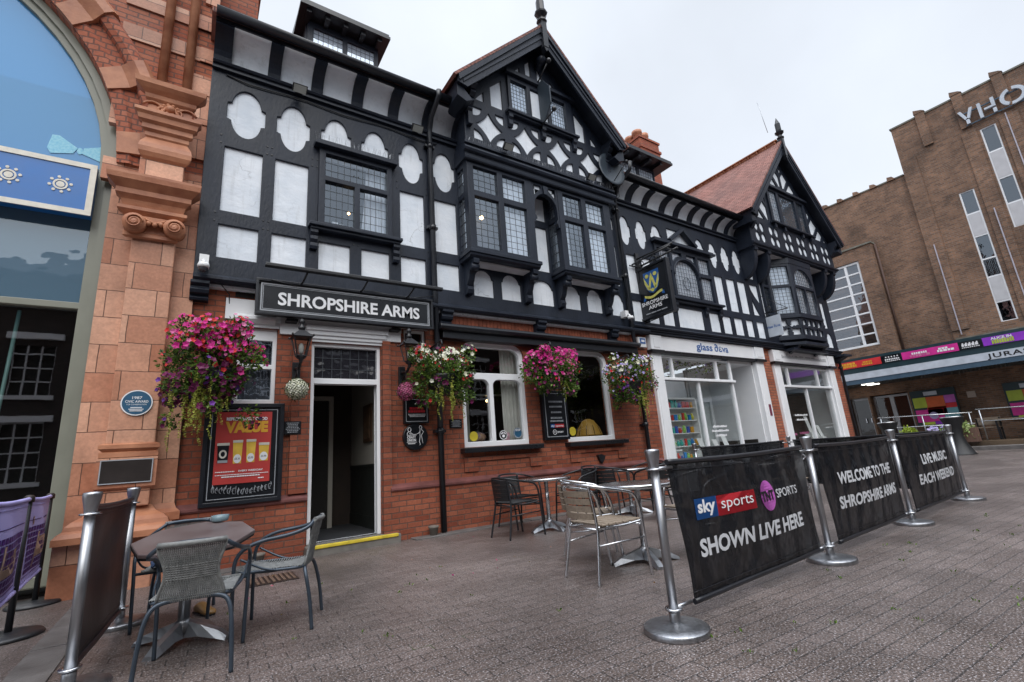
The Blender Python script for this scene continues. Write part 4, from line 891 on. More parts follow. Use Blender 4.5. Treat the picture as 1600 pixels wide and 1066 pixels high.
H += [[(12.77, 5.24), (13.2, 5.24), (13.2, 4.66), (12.95, 4.9), (12.82, 5.08)][::-1], [(12.76, 4.33), (13.08, 4.33), (12.9, 4.6), (12.78, 4.84)]]
for cx in (7.885, 8.43, 11.27, 11.82, 12.36): H.append(oval(cx, 5.84, .19, .36, .125, .045))
H += [oval(8.985, 5.84, .21, .37, .125, .045, zcut=5.86), oval(10.70, 5.84, .21, .35, .125, .045, zcut=5.86), rc(9.42, 10.31, 5.87, 6.24), rc(9.0, 10.9, 4.5, 5.62)]
H += [[(12.83, 5.42), (13.12, 5.42), (13.12, 5.95), (12.95, 5.75)]]
H += [[(16.98, 5.42), (17.2, 5.42), (17.15, 5.75), (16.98, 5.95)], rc(16.95, 17.2, 4.32, 5.2), archp(16.92, 17.3, 3.67, 4.0, 4.16)]
fret('timber_frame', rc(7.66, 17.56, 3.57, 6.60), H+[rc(13.32, 16.76, 4.35, 6.0)], YF, .05, 'timber', shop, bev=.006)
fret('render_panel', rc(7.66, 17.55, 3.45, 6.6), [rc(8.9, 11.0, 4.45, 5.66), rc(13.45, 16.65, 4.35, 6.0)], YP, .12, 'plaster', shop)
b = MB(); b.box(17.5, 17.56, 6.64, 11.5, 3.45, 7.2); b.build('side_timber', 'timber', shop)
# --- arched window with hood
pan = [(10.45, 10.92, 5.18, 5.60), (10.45, 10.92, 4.44, 5.08), (8.87, 9.33, 5.18, 5.60), (8.87, 9.33, 4.44, 5.08)]
arc = [(9.42, 4.44), (10.36, 4.44), (10.36, 4.98)]+ell(9.89, 4.98, .47, .43, 16, R(3), R(177))+[(9.42, 4.98)]
W2 = leaded(shop, pan, 6.57, .09, rc(8.79, 11.02, 4.38, 5.72), (.10, .105), holes=[rc(*p) for p in pan]+[arc, [(9.42, 5.60), (9.42, 5.32), (9.62, 5.49), (9.80, 5.50), (9.80, 5.60)], [(10.36, 5.60), (10.36, 5.32), (10.16, 5.49), (9.98, 5.50), (9.98, 5.60)]])
b = MB(); b.quad((9.40, 6.62, 4.42), (10.38, 6.62, 4.42), (10.38, 6.62, 5.62), (9.40, 6.62, 5.62)); b.build('arched_pane', 'glassU', W2)
b = MB()
for i in range(1, 9): x = 9.42+.94*i/9; zt = 4.98+.43*math.sqrt(max(0, 1-((x-9.89)/.47)**2)); b.box(x-.004, x+.004, 6.613, 6.619, 4.44, zt)
for i in range(1, 9): z = 4.44+.11*i; w = .47 if z < 4.98 else .47*math.sqrt(max(0, 1-((z-4.98)/.43)**2)); b.box(9.89-w, 9.89+w, 6.613, 6.619, z-.004, z+.004)
b.tube([(9.89+.13*math.cos(t), 6.612, 4.83+.16*math.sin(t)) for t in [2*math.pi*i/20 for i in range(20)]], .008, 5, closed=True)
b.build('arched_leading', 'lead', W2)
b = MB(); b.tube([(9.89-.50*math.cos(R(180*i/18)), 6.57, 4.98+.46*math.sin(R(180*i/18))) for i in range(19)], .028, 6); b.build('arch_moulding', 'timber', W2)
b = MB(); b.box(8.72, 11.12, 6.46, 6.64, 5.72, 5.78); b.box(8.75, 11.09, 6.50, 6.64, 5.78, 5.83)
for a, c in (((9.36, 5.86), (9.93, 6.26)), ((9.93, 6.26), (10.42, 5.86))): b.bar((a[0], 6.56, a[1]), (c[0], 6.56, c[1]), .14, .09, (0, 0, 1))
b.build('hood', 'timber', W2, bevel=.006)
b = MB(); b.box(8.68, 11.14, 6.46, 6.64, 4.32, 4.37); b.box(8.72, 11.1, 6.52, 6.64, 4.26, 4.32)
for x in (9.27, 10.46, 11.05): b.prism([(6.62, 4.26), (6.53, 4.26), (6.53, 4.19), (6.57, 4.15), (6.55, 4.09), (6.62, 4.0)], x-.05, x+.05, 'x')
b.build('sill', 'timber', W2, bevel=.006)
curtain(shop, 8.85, 11.0, 4.42, 5.66, 6.642, 'curtain', .008, 90)
# --- cove, gutter, roof, dormer
cw = [(7.72, 8.04), (8.24, 8.61), (8.80, 9.24), (9.44, 9.79), (9.98, 10.36), (10.55, 10.92), (11.10, 11.48), (11.66, 12.02), (12.18, 12.50)]
cove(shop, 7.66, 12.5, [(7.66, 7.72)]+[(cw[i][1], cw[i+1][0]) for i in range(8)], 6.56, .36, .34)
b = MB(); b.prism([(6.2, 6.98), (6.2, 7.04), (10.2, 9.7), (10.2, 7.0)], 8.0, 12.5, 'x'); b.build('roof', 'tile', shop)
b = MB(); b.box(8.2, 10.38, 7.42, 9.6, 7.6, 8.62); b.build('dormer', 'timber', shop)
dp = [(8.32+.70*i, 8.92+.70*i, 7.9, 8.5) for i in range(3)]
fr = leaded(shop, dp, 7.37, .06, rc(8.22, 10.36, 7.8, 8.62), (.10, .10), 'glassU', 'timber', 'dormer_window')
b = MB(); b.quad((8.25, 7.415, 7.85), (10.35, 7.415, 7.85), (10.35, 7.415, 8.6), (8.25, 7.415, 8.6)); b.build('blind', 'curtain', fr)
b = MB(); b.box(7.9, 10.72, 6.98, 9.8, 8.64, 8.70); b.box(7.92, 10.70, 7.0, 9.8, 8.70, 8.76); b.prism([(7.0, 8.76), (9.8, 8.76), (9.8, 9.2)], 7.92, 10.7, 'x')
for i in range(6): x = 8.1+2.2*i/5; b.box(x-.04, x+.04, 7.05, 7.42, 8.56, 8.64)
b.build('dormer_eaves', 'timberD', shop)
# --- chimney stack with pots
b = MB(); X0, X1, Y0, Y1 = 13.95, 14.85, 9.4, 10.2
X0, X1 = 12.68, 13.62
b.box(X0, X1, Y0, Y1, 8.0, 11.35)
for k, (o_, z0, z1) in enumerate(((.05, 11.0, 11.06), (.03, 10.72, 10.78), (.06, 11.35, 11.45), (.10, 11.45, 11.55), (.05, 11.55, 11.85), (.09, 11.85, 11.93))): b.box(X0-o_, X1+o_, Y0-o_, Y1+o_, z0, z1)
ch = b.build('chimney', brick('chimney_brick', (.27, .065, .042), (.38, .115, .065), (.17, .085, .06), stain=.35), shop)
b = MB()
for (x, y, h) in ((12.92, 9.65, .46), (13.34, 9.70, .50), (12.92, 10.0, .42), (13.36, 10.05, .46)): b.lathe([(.17, 11.9), (.165, 11.9+h*.7), (.19, 11.9+h*.75), (.19, 11.9+h), (.14, 11.9+h), (.14, 11.9+h*.5)], (x, y, 0), 14)
b.each('chimney_pot', 'terraM', ch)
# --- right gable
RY = 6.18; RC = 15.05
GH = []
for cx in (13.06, 13.87, 14.68, 15.49, 16.29, 17.10):
    cz = 6.715
    for sx in (-1, 1):
        for sz in (-1, 1): GH.append(ell(cx+sx*.15, cz+sz*.165, .118, .145, 14))
    GH.append([(cx-.075, cz-.095), (cx-.055, cz-.105), (cx+.075, cz+.095), (cx+.055, cz+.105)])
    GH.append([(cx-.075, cz+.085), (cx-.055, cz+.10), (cx-.018, cz+.045), (cx-.035, cz+.03)]); GH.append([(cx+.075, cz-.085), (cx+.055, cz-.10), (cx+.018, cz-.045), (cx+.035, cz-.03)])
rp = [[(16.36, 8.24), (16.54, 8.03), (16.36, 7.80)], [(16.36, 7.66), (16.64, 7.95), (16.90, 7.70), (16.42, 7.20), (16.36, 7.20)], [(16.97, 7.61), (17.16, 7.42), (16.98, 7.20), (16.60, 7.20)], [(17.26, 7.33), (17.38, 7.20), (17.16, 7.20)]]
for lp in rp: GH += [lp, mirror(lp, RC)]
tp = [[(15.09, 9.48), (15.24, 9.34), (15.09, 9.17)], [(15.09, 9.05), (15.31, 9.27), (15.52, 9.05), (15.20, 8.66), (15.09, 8.66)], [(15.62, 8.95), (15.84, 8.72), (15.62, 8.50), (15.38, 8.50), (15.30, 8.60)], [(15.93, 8.64), (16.08, 8.50), (15.80, 8.50)]]
for lp in tp: GH += [lp, mirror(lp, RC-.01)]
GH.append(rc(13.95, 16.15, 7.26, 8.33))
gout = [(12.54, 6.30), (17.54, 6.30), (17.54, 7.18), (15.05, 9.75), (12.54, 7.18)]
fret('gable_frame', gout, GH, RY-.035, .05, 'timber', shop, bev=.004)
b = MB(); b.prism([(12.56, 6.3), (17.52, 6.3), (17.52, 7.15), (15.05, 9.7), (12.56, 7.15)], RY, RY+.4, 'y'); b.build('gable_render', 'plaster', shop)
b = MB(); b.box(12.50, 17.60, 6.13, 6.66, 6.18, 6.32); b.prism([(6.14, 6.22), (6.08, 6.24), (6.07, 6.29), (6.14, 6.32)], 12.46, 17.64, 'x'); b.box(12.52, 12.56, 6.15, 6.7, 6.3, 7.2); b.box(17.52, 17.56, 6.15, 9.0, 6.3, 7.2); b.build('jetty_beam', 'timber', shop, bevel=.006)
gw = leaded(shop, [(13.99, 14.43, 7.29, 8.30), (14.57, 15.53, 7.29, 8.30), (15.67, 16.09, 7.29, 8.30)], 6.10, .08, rc(13.88, 16.20, 7.22, 8.38), (.11, .12), name='gable_window')
b = MB(); b.box(13.92, 16.16, 6.166, 6.176, 7.26, 8.34); b.build('dim_room_board', 'greyI', gw); curtain(gw, 13.97, 14.45, 7.27, 8.32, 6.158, 'curtain', .004, 50)  # flat grey board gives the gable panes a dim room by colour
b = MB(); b.box(13.80, 16.30, 6.02, 6.16, 8.38, 8.45); b.box(13.82, 16.28, 6.05, 6.16, 8.45, 8.50); b.build('hood', 'timber', gw, bevel=.006)
b = MB(); b.box(13.78, 16.34, 6.02, 6.16, 7.15, 7.21)
for x in (13.95, 14.5, 15.6, 16.15): b.box(x-.05, x+.05, 6.06, 6.16, 7.0, 7.15)
b.build('sill', 'timber', gw, bevel=.006)
gable_roof(shop, 15.05, 2.78, 7.15, 10.18, 5.86, 11.5, bd=.30)
b = MB(); b.box(14.9, 15.2, 5.95, 11.4, 10.24, 10.27)
for k in range(18): b.lathe([(.10, 0), (.10, .32)], (15.05, 5.98+.30*k, 10.22), 10, axis='y'); b.lathe([(.125, 0), (.125, .05)], (15.05, 5.98+.30*k, 10.22), 10, axis='y')
b.build('ridge_tile', 'terraM', shop)
for s in (-1, 1):
    b = MB(); x = RC+s*2.42
    b.prism([(6.17, 7.2), (5.9, 7.2), (5.92, 7.05), (6.0, 6.95), (6.02, 6.85), (6.1, 6.75), (6.17, 6.7)], x-.07, x+.07, 'x')
    b.prism([(RC+s*2.45, 6.85), (RC+s*2.76, 7.12), (RC+s*2.74, 6.78)], 5.92, 6.5, 'y')
    b.build('gable_bracket', 'timber', shop)
def knee(x, w): # curved jetty bracket
    b = MB(); pr = [(6.62, 6.2), (6.14, 6.2), (6.14, 6.08)]+[(6.62-.44*math.cos(R(90*i/10))**1.0*1.0, 5.35+.73*1.0*math.sin(R(90*(10-i)/10))*0+.73*(1-math.sin(R(90*i/10)))) for i in range(11)]+[(6.62, 5.35)]
    b.prism(pr, x-w/2, x+w/2, 'x'); return b.build('jetty_bracket', 'timber', shop, bevel=.006)
for x in (12.66, 13.36, 16.82, 17.42): knee(x, .16)
b = MB(); b.box(12.75, 17.35, 6.25, 6.6, 6.14, 6.17); b.build('jetty_soffit', 'soffit', shop)
# --- canted bay
P0 = [(13.84, 6.60), (14.40, 6.20), (15.70, 6.20), (16.26, 6.60)]
def bayring(z0, z1, off, mat, name, par):
    b = MB(); n = [Vector((-.58, -.81)), Vector((0, -1)), Vector((.58, -.81))]
    pts = [Vector(p) for p in P0]; o = [pts[0]+Vector((-off*1.2, 0)), pts[1]+Vector((-off*.5, -off)), pts[2]+Vector((off*.5, -off)), pts[3]+Vector((off*1.2, 0))]
    b.prism([tuple(p) for p in o], z0, z1, 'z'); return b.build(name, mat, par, bevel=.006)
bay = bayring(4.30, 4.38, .07, 'timber', 'bay_window', shop)
bayring(5.98, 6.16, .05, 'timber', 'bay_head', bay); bayring(3.66, 3.76, .05, 'timber', 'bay_moulding', bay); bayring(3.50, 3.58, .06, 'timber', 'bay_base', bay)
def wall_seg(a, c, z0, z1, holes, mat, d, name, par):
    """a fret standing on the ground line a-c"""
    a, c = Vector(a), Vector(c); L_ = (c-a).length; u = (c-a)/L_; n = Vector((u.y, -u.x))
    me = curve_mesh([rc(0, L_, z0, z1)]+holes(L_), d, .004)
    off = root_of(par).location
    for v in me.vertices:
        x, z, t = v.co; p = a+u*x+n*(t); v.co = (p.x-off.x, p.y-off.y, z-off.z)
    me.materials.clear(); me.materials.append(MT[mat]); o = bpy.data.objects.new(name, me); COL.objects.link(o); o.parent = par; return o, a, u, n
segs = [(P0[0], P0[1]), (P0[1], P0[2]), (P0[2], P0[3])]
b = MB(); ld = MB()
for i, (a, c) in enumerate(segs):
    wall_seg(a, c, 4.38, 5.98, lambda L_: ([rc(.07, L_-.07, 4.45, 5.25), rc(.07, L_-.07, 5.33, 5.90)] if i != 1 else [rc(.09, L_/2-.04, 4.45, 5.25), rc(L_/2+.04, L_-.09, 4.45, 5.25), [(.12, 5.33), (L_-.12, 5.33)]+ell(L_/2, 5.40, L_/2-.12, .48, 14, R(5), R(175))]), 'timber', .08, 'bay_frame', bay)
    A, Cc = Vector(a), Vector(c); u = (Cc-A).normalized(); n = Vector((u.y, -u.x)); L_ = (Cc-A).length
    p, q = A+u*.03, Cc-u*.03; b.quad((p.x, p.y, 4.4), (q.x, q.y, 4.4), (q.x, q.y, 5.96), (p.x, p.y, 5.96))
    for k in range(1, int(L_/.11)): r_ = A+u*(L_*k/int(L_/.11))+n*.006; ld.bar((r_.x, r_.y, 4.42), (r_.x, r_.y, 5.94), .008, .008, (1, 0, 0))
    for k in range(1, 14): p2, q2 = p+n*.006, q+n*.006; ld.bar((p2.x, p2.y, 4.42+.11*k), (q2.x, q2.y, 4.42+.11*k), .008, .008)
b.build('bay_pane', 'glassU', bay); ld.build('bay_leading', 'lead', bay)
# patterned apron under the bay
def cross_holes(cx, cz, w, h):
    out = []
    for sx, sz in ((-1, -1), (1, -1), (1, 1), (-1, 1)):
        out.append([(cx+sx*w*a_, cz+sz*h*b_) for a_, b_ in ((.03, .20), (.20, .03), (.42, .24), (.5, .12), (.68, .24), (.97, .20), (.97, .97), (.20, .97), (.24, .68), (.12, .5), (.24, .42))])
    return out
for i, (a, c) in enumerate(segs):
    hf = (lambda L_: cross_holes(L_/2, 4.03, L_*.43, .235)) if i != 1 else (lambda L_: cross_holes(L_*.27, 4.03, L_*.21, .235)+cross_holes(L_*.73, 4.03, L_*.21, .235))
    wall_seg(a, c, 3.76, 4.30, hf, 'timber', .05, 'bay_apron', bay)
pts = [Vector(p) for p in P0]
b = MB(); b.prism([(13.90, 6.61), (14.43, 6.235), (15.67, 6.235), (16.2, 6.61)], 3.7, 4.31, 'z'); b.build('apron_render', 'plaster', bay)
b = MB(); b.prism([(13.90, 6.61), (14.43, 6.3), (15.67, 6.3), (16.2, 6.61)], 3.58, 3.68, 'z'); b.prism([(6.62, 3.30), (6.35, 3.42), (6.3, 3.50), (6.62, 3.5)], 14.2, 14.35, 'x'); b.prism([(6.62, 3.30), (6.35, 3.42), (6.3, 3.50), (6.62, 3.5)], 15.7, 15.85, 'x'); b.box(14.0, 16.1, 6.35, 6.62, 3.36, 3.42); b.build('bay_corbel', 'timber', bay)
for a, c in ((13.42, 13.80), (16.30, 16.68)):
    leaded(shop, [(a+.06, c-.04, 4.45, 5.25), (a+.06, c-.04, 5.33, 5.90)], 6.57, .08, rc(a, c+.02, 4.36, 6.0), (.11, .11), name='side_light')
b = MB(); b.box(13.40, 16.75, 6.52, 6.64, 4.30, 4.37); b.box(13.4, 16.75, 6.54, 6.64, 5.98, 6.08); b.build('sill', 'timber', shop)
b = MB(); b.box(13.0, 17.3, 8.3, 8.4, 4, 6.2); b.box(13.0, 17.3, 6.8, 8.4, 6.15, 6.2); b.box(13, 17.3, 6.8, 8.4, 4.2, 4.25); b.box(13., 13.1, 6.8, 8.4, 4.2, 6.2); b.build('bay_room', 'greyI', shop)
for i, (a, c) in enumerate(segs):
    if i < 3:
        A, Cc = Vector(a), Vector(c); u = (Cc-A).normalized(); n = Vector((u.y, -u.x)); cm = MB(); K = 24
        for k in range(K+1):
            p = A+u*((Cc-A).length*k/K)-n*(.05+.012*math.sin(k*1.6)); cm.v += [(p.x, p.y, 4.4), (p.x, p.y, 5.95)]
        for k in range(K): cm.f.append([2*k, 2*k+2, 2*k+3, 2*k+1]); cm.m.append(0); cm.sm.append(True)
        if i < 2: cm.build('bay_curtain', 'curtain', bay, recalc=False)
pipe(shop, [(17.62, 6.7, 7.0), (17.62, 6.7, .05)], .045, [(17.62, 6.7, 3.0)])
# ================================================================== terracotta and brick building on the left
ter = thing('terracotta_building', 'orange terracotta and red brick building with tall arched blue window', 'building', (-2.0, 6.7, 0))
AC, AZ, AR = -3.88, 4.83, 2.85
arcp = lambda r, n=28, a0=0, a1=180: [(AC+r*math.cos(R(a0+(a1-a0)*i/n)), AZ+r*math.sin(R(a0+(a1-a0)*i/n))) for i in range(n+1)]
fret('brick_wall', rc(-9, -.13, 4.3, 13.5), [[(AC-AR-.04, 4.3), (AC+AR+.04, 4.3)]+arcp(AR+.04)] , 6.72, .5, 'brickL', ter) if False else None
out = [(-9, -.1), (AC-AR, -.1)]+[(AC-AR, AZ)]+arcp(AR)[::-1][1:-1]+[(AC+AR, AZ), (AC+AR, -.1), (-.13, -.1), (-.13, 13.5), (-9, 13.5)]
fret('brick_wall', out, [], 6.74, .45, 'brickL', ter)
# terracotta facing: jamb, corner pier
b = MB(); b.box(-1.03, -.72, 6.70, 7.1, -.05, 4.6); b.box(-.38, -.13, 6.695, 6.8, -.05, 4.6); b.build('jamb', 'terra', ter)
b = MB()
z = 4.6; k = 0
while z < 13:
    h = .235 if k % 3 else .30
    if k % 2 == 0: b.box(-.30-(.06 if k % 4 else 0), -.13, 6.70, 6.8, z, z+h-.004)
    if k % 5 in (0, 3): b.box(-9, -.13, 6.715, 6.8, z, z+h-.004) if z > 8.2 else b.box(-1.15+.0*k, -.13, 6.715, 6.8, z, z+h-.004)
    z += h; k += 1
b.build('terracotta_band', 'terra', ter)
# pilaster, pedestal, capital
b = MB(); b.box(-.77, -.35, 6.55, 6.80, .80, 3.86); b.build('pilaster', 'terra', ter, bevel=.012)
b = MB(); b.box(-1.06, -.27, 6.50, 6.80, -.05, .52); b.box(-.32, -.13, 6.62, 6.8, -.05, .62)
b.build('pedestal', 'terra', ter, bevel=.015)
def mould(prof, x0, x1, yb, name, mat='terraM', ret=True):
    """profile of (projection, z) wrapped round front and both ends"""
    b = MB(); n = len(prof); P = []
    for pr, z in prof: P.append([(x0-pr, yb, z), (x0-pr, yb-pr, z), (x1+pr, yb-pr, z), (x1+pr, yb, z)])
    for i in range(n-1):
        for j in range(3): b.quad(P[i][j], P[i][j+1], P[i+1][j+1], P[i+1][j])
    b.quad(*P[0]); b.quad(*P[-1]); return b.build(name, mat, ter)
mould([(.26, .50), (.26, .56), (.23, .60), (.20, .62), (.19, .66), (.15, .70), (.08, .74), (.03, .80), (.0, .82)], -.80, -.36, 6.66, 'pedestal_moulding')
mould([(.02, .60), (.06, .62), (.06, .70), (.02, .74), (.0, .80)], -.33, -.13, 6.68, 'pedestal_moulding')
mould([(.0, 1.30), (.04, 1.31), (.04, 1.36), (.015, 1.37), (.05, 1.40), (.05, 1.44), (.0, 1.46)], -.77, -.35, 6.56, 'pilaster_band')
mould([(.0, .98), (.02, 1.0), (.02, 1.30), (.0, 1.31)], -.80, -.33, 6.54, 'pilaster_panel', 'terra')
mould([(.0, 3.80), (.03, 3.82), (.03, 3.86), (.01, 3.88), (.02, 4.05), (.10, 4.12), (.10, 4.16), (.06, 4.18), (.08, 4.25), (.13, 4.30), (.13, 4.36), (.17, 4.40), (.21, 4.44), (.22, 4.50), (.22, 4.53), (.0, 4.57)], -.82, -.36, 6.52, 'capital')
b = MB()
for x in (-.75, -.37): b.lathe([(.001, 6.37), (.05, 6.37), (.05, 6.385), (.085, 6.38), (.085, 6.40), (.11, 6.395), (.11, 6.56)], (x, 0, 3.955), 18, axis='y'); b.tube([(x+.085*math.cos(t)*(1-t/16), 6.375, 3.955+.085*math.sin(t)*(1-t/16)) for t in [i*.45 for i in range(28)]], .010, 5)
b.box(-.75, -.37, 6.44, 6.55, 3.99, 4.06)
for i in range(5): b.ball((-.68+.06*i, 6.43, 3.97+.02*math.sin(i*3)), .03, 6)
b.tube([(-.66+.2*i/6, 6.42, 4.03-.05*math.sin(math.pi*i/6)) for i in range(7)], .014, 5)
b.build('volute', 'terraM', ter)
b = MB(); b.box(-.77, -.34, 6.42, 6.80, 4.55, 4.83); b.build('capital_block', 'terra', ter, bevel=.01)
mould([(.0, 4.80), (.03, 4.83), (.055, 4.88), (.06, 4.94), (.05, 5.0), (.02, 5.06), (.0, 5.10), (.015, 5.12), (.015, 5.17), (.05, 5.20), (.05, 5.26), (.09, 5.29), (.10, 5.35), (.13, 5.38), (.13, 5.42), (.03, 5.44)], -.74, -.33, 6.42, 'entablature')
mould([(.02, 5.42), (.02, 5.60), (.05, 5.63), (.06, 5.68), (.11, 5.72), (.15, 5.76), (.16, 5.82), (.0, 5.88)], -.74, -.33, 6.42, 'cornice')
b = MB()
for s in (-1, 1):
    b.tube([(-.535+s*(.20-.02*t)+.07*(1-t/14)*math.cos(t)*s, 6.385, 5.52+.07*(1-t/14)*math.sin(t)) for t in [i*.45 for i in range(26)]], .016, 5)
    b.tube([(-.535+s*.10*u_, 6.38, 5.5+.05*math.sin(u_*5)) for u_ in [i/6 for i in range(7)]], .018, 5)
b.ball((-.535, 6.38, 5.53), .055, 8)
for i in range(10): a = i*.628; b.ball((-.535+.085*math.cos(a), 6.385, 5.53+.06*math.sin(a)), .024, 5)
b.build('carved_frieze', 'terraM', ter)
b = MB()
for x in (-.68, -.41): b.tube([(x, 6.65, 5.85), (x, 6.65, 13.4)], .055, 12)
b.each('colonnette', 'terraM', ter)
# voussoirs: moulded brick ring with projecting terracotta keys
b = MB()
for i in range(24):
    a0, a1 = R(7.5*i), R(7.5*(i+1)); P = []
    for a in (a0, a1): P.append([(AC+r*math.cos(a), y, AZ+r*math.sin(a)) for r, y in ((2.86, 6.95), (2.86, 6.69), (2.98, 6.66), (3.02, 6.68), (3.14, 6.68), (3.16, 6.60), (3.22, 6.56), (3.30, 6.56), (3.34, 6.62), (3.36, 6.74))])
    for j in range(9): b.quad(P[0][j], P[0][j+1], P[1][j+1], P[1][j])
b.build('arch_ring', brick('arch_brick', (.33, .09, .05), (.42, .15, .09), (.17, .08, .06), bw=.115, bh=.075, stain=.3), ter)
b = MB()
for k in range(11):
    a0, a1 = R(2.5+17.2*k), R(2.5+17.2*k+5.6); P = []
    for j in range(4):
        a = a0+(a1-a0)*j/3; P.append([(AC+r*math.cos(a), y, AZ+r*math.sin(a)) for r, y in ((2.85, 6.95), (2.85, 6.66), (3.0, 6.64), (3.08, 6.63), (3.16, 6.57), (3.22, 6.53), (3.32, 6.53), (3.37, 6.60), (3.38, 6.74))])
    b = MB()
    for j in range(3):
        for q in range(8): b.quad(P[j][q], P[j][q+1], P[j+1][q+1], P[j+1][q])
    b.add(P[0], [tuple(range(9))]); b.add(P[3], [tuple(range(8, -1, -1))]); b.build('voussoir', 'terraM', ter)
# window: olive frame, glass, blue panel
ow = [(-6.74, .1), (AC+AR, .1), (AC+AR, AZ)]+arcp(AR)[1:-1]+[(AC-AR, AZ), (AC-AR, .1)]
iw = lambda d: [(AC+AR-d, AZ)]+arcp(AR-d)[1:-1]+[(AC-AR+d, AZ)]
WN = fret('arched_window', ow, [[(AC-AR+.17, .2), (AC+AR-.17, .2), (AC+AR-.17, 3.0), (AC-AR+.17, 3.0)], [(AC-AR+.17, 3.075), (AC+AR-.17, 3.075)]+iw(.17)], 6.90, .10, 'olive', ter, bev=.006)
fret('outer_frame', ow, [[(AC-AR+.085, .1), (AC+AR-.085, .1)]+iw(.085)], 6.855, .12, 'olive', WN, bev=.006)
b = MB(); n = 30; pts = [(AC+(AR-.1)*math.cos(R(180*i/n)), 6.96, AZ+(AR-.1)*math.sin(R(180*i/n))) for i in range(n+1)]
b.add(pts, [tuple(range(n+1))]); b.build('upper_pane', 'glassB', WN, recalc=False)
b = MB(); b.quad((AC-AR+.1, 6.96, 3.03), (AC+AR-.1, 6.96, 3.03), (AC+AR-.1, 6.96, AZ), (AC-AR+.1, 6.96, AZ)); b.build('middle_pane', 'glassB2', WN, recalc=False)
b = MB(); b.quad((AC-AR+.1, 6.96, .1), (AC+AR-.1, 6.96, .1), (AC+AR-.1, 6.96, 3.03), (AC-AR+.1, 6.96, 3.03)); b.build('lower_pane', 'glassR', WN, recalc=False)
b = MB(); b.box(-7, -.9, 10.2, 10.3, 0, 8); b.box(-7, -.9, 7.0, 10.3, -.02, .03); b.box(-.95, -.9, 7.1, 10.3, 0, 8); b.box(-7, -.9, 7.1, 10.3, 3.02, 3.06); b.build('interior', 'dark', ter)
b = MB(); b.ball((-2.35, 8.2, 1.95), .03, 6); b.ball((-2.02, 8.2, 1.97), .03, 6); b.build('lamp_bulb', 'bulb', ter)
b = MB(); b.tube([(-1.72, 7.15, 3.0), (-1.80, 7.2, .1)], .018, 8); b.build('glass_edge', pbr('green_glass_edge', (.25, .42, .38), .2), ter)
# pale bow decal on the tall pane
def bow(cx, cz, s):
    L1 = [(cx-.01*s, cz+.03*s), (cx-.20*s, cz+.16*s), (cx-.27*s, cz+.15*s), (cx-.30*s, cz-.05*s), (cx-.26*s, cz-.12*s), (cx-.05*s, cz-.06*s)]
    R1 = [(cx+.04*s, cz-.04*s), (cx+.22*s, cz-.10*s), (cx+.27*s, cz-.04*s), (cx+.28*s, cz+.10*s), (cx+.24*s, cz+.13*s), (cx+.05*s, cz+.05*s)]
    return [L1, R1, ell(cx+.015*s, cz-.005*s, .03*s, .05*s, 10)]
shapes('bow_decal', bow(-1.42, 5.02, .92), 6.952, .004, 'bow', WN)
# flat roof parapet and stack
b = MB(); b.box(-.14, .37, 6.98, 8.2, 7.2, 11); b.build('chimney', 'brickL', ter)
b = MB(); b.box(-.14, .41, 6.93, 8.25, 8.62, 8.72); b.build('chimney_band', 'terraM', ter)
# ================================================================== brick theatre across the street (faces -X)
TX = 26.0
thr = thing('brick_theatre', 'tall brown brick theatre with strip windows and a canopy of coloured show panels', 'theatre', (TX, 5, 0))
U = lambda y: -y
def yz(y0, y1, z0, z1): return [(-y1, z0), (-y0, z0), (-y0, z1), (-y1, z1)]
# main wall with openings; u = -y
mh = [yz(3.60, 4.08, 4.70, 10.3), yz(2.42, 2.90, 8.2, 12.6), yz(.9, 1.4, 4.7, 12.6), yz(7.62, 9.06, .35, 2.5), yz(9.14, 9.95, .35, 2.46)]
main = [(-7.30, -.1), (6, -.1), (6, 14.43), (-6.9, 14.43), (-6.9, 14.43), (-7.30, 14.43)]
fret('brick_wall', [(-5.56, -.1), (8, -.1), (8, 14.40), (-5.56, 14.40)], [h for h in mh if h[0][0] > -5.5], TX, .5, 'brickDark', thr, 'YZ')
fret('brick_wing', [(-16, -.1), (-5.56, -.1), (-5.56, 12.1), (-16, 12.1)], [yz(7.62, 9.06, .35, 2.5), yz(9.14, 9.95, .35, 2.46)], TX+.10, .5, 'brickDark', thr, 'YZ')
b = MB()
b.box(TX-.30, TX+.4, 7.36, 7.42, 3.4, 9.45); b.build('bay_return', 'brickDark', thr); fret('stair_bay', yz(7.42, 13.5, 3.4, 9.45), [yz(8.0, 11.0, 4.72, 8.82)], TX-.30, .4, 'brickDark', thr, 'YZ')
b = MB(); b.box(TX-.36, TX+.4, 7.32, 13.5, 9.45, 9.53); b.build('bay_coping', 'coping', thr)
# stepped parapet and pilaster strips
b = MB()
for y in (3.35, 2.1, .85, -.4, 4.6):
    b = MB(); b.box(TX-.10, TX+.4, y-.30, y+.02, 12.9, 14.52); b.prism([(y-.33, 14.52), (y+.05, 14.52), (y+.03, 14.72), (y-.24, 14.60)], TX-.12, TX+.42, 'x'); b.build('parapet_pier', 'brickDark', thr)
b = MB()
for y in (6.1, 6.8, 7.51, 8.21, 8.88, 9.6): b.prism([(y-.2, 12.1), (y+.12, 12.1), (y+.10, 12.30), (y-.08, 12.26)], TX+.02, TX+.5, 'x')
b.each('parapet_merlon', 'brickDark', thr)
b = MB(); b.box(TX-.04, TX+.5, -8, 5.6, 14.40, 14.47); b.box(TX+.06, TX+.65, 5.6, 16, 12.1, 12.16); b.box(TX-.03, TX+.02, -8, 5.5, 4.30, 4.38); b.build('coping', 'coping', thr)
b = MB()
for (y0, y1) in ((5.0, 5.55), (2.98, 3.44), (1.75, 2.3)): b.box(TX-.06, TX+.1, y0, y1, 4.7, 12.7)
b.each('brick_rib', 'brickDark', thr)
b = MB()
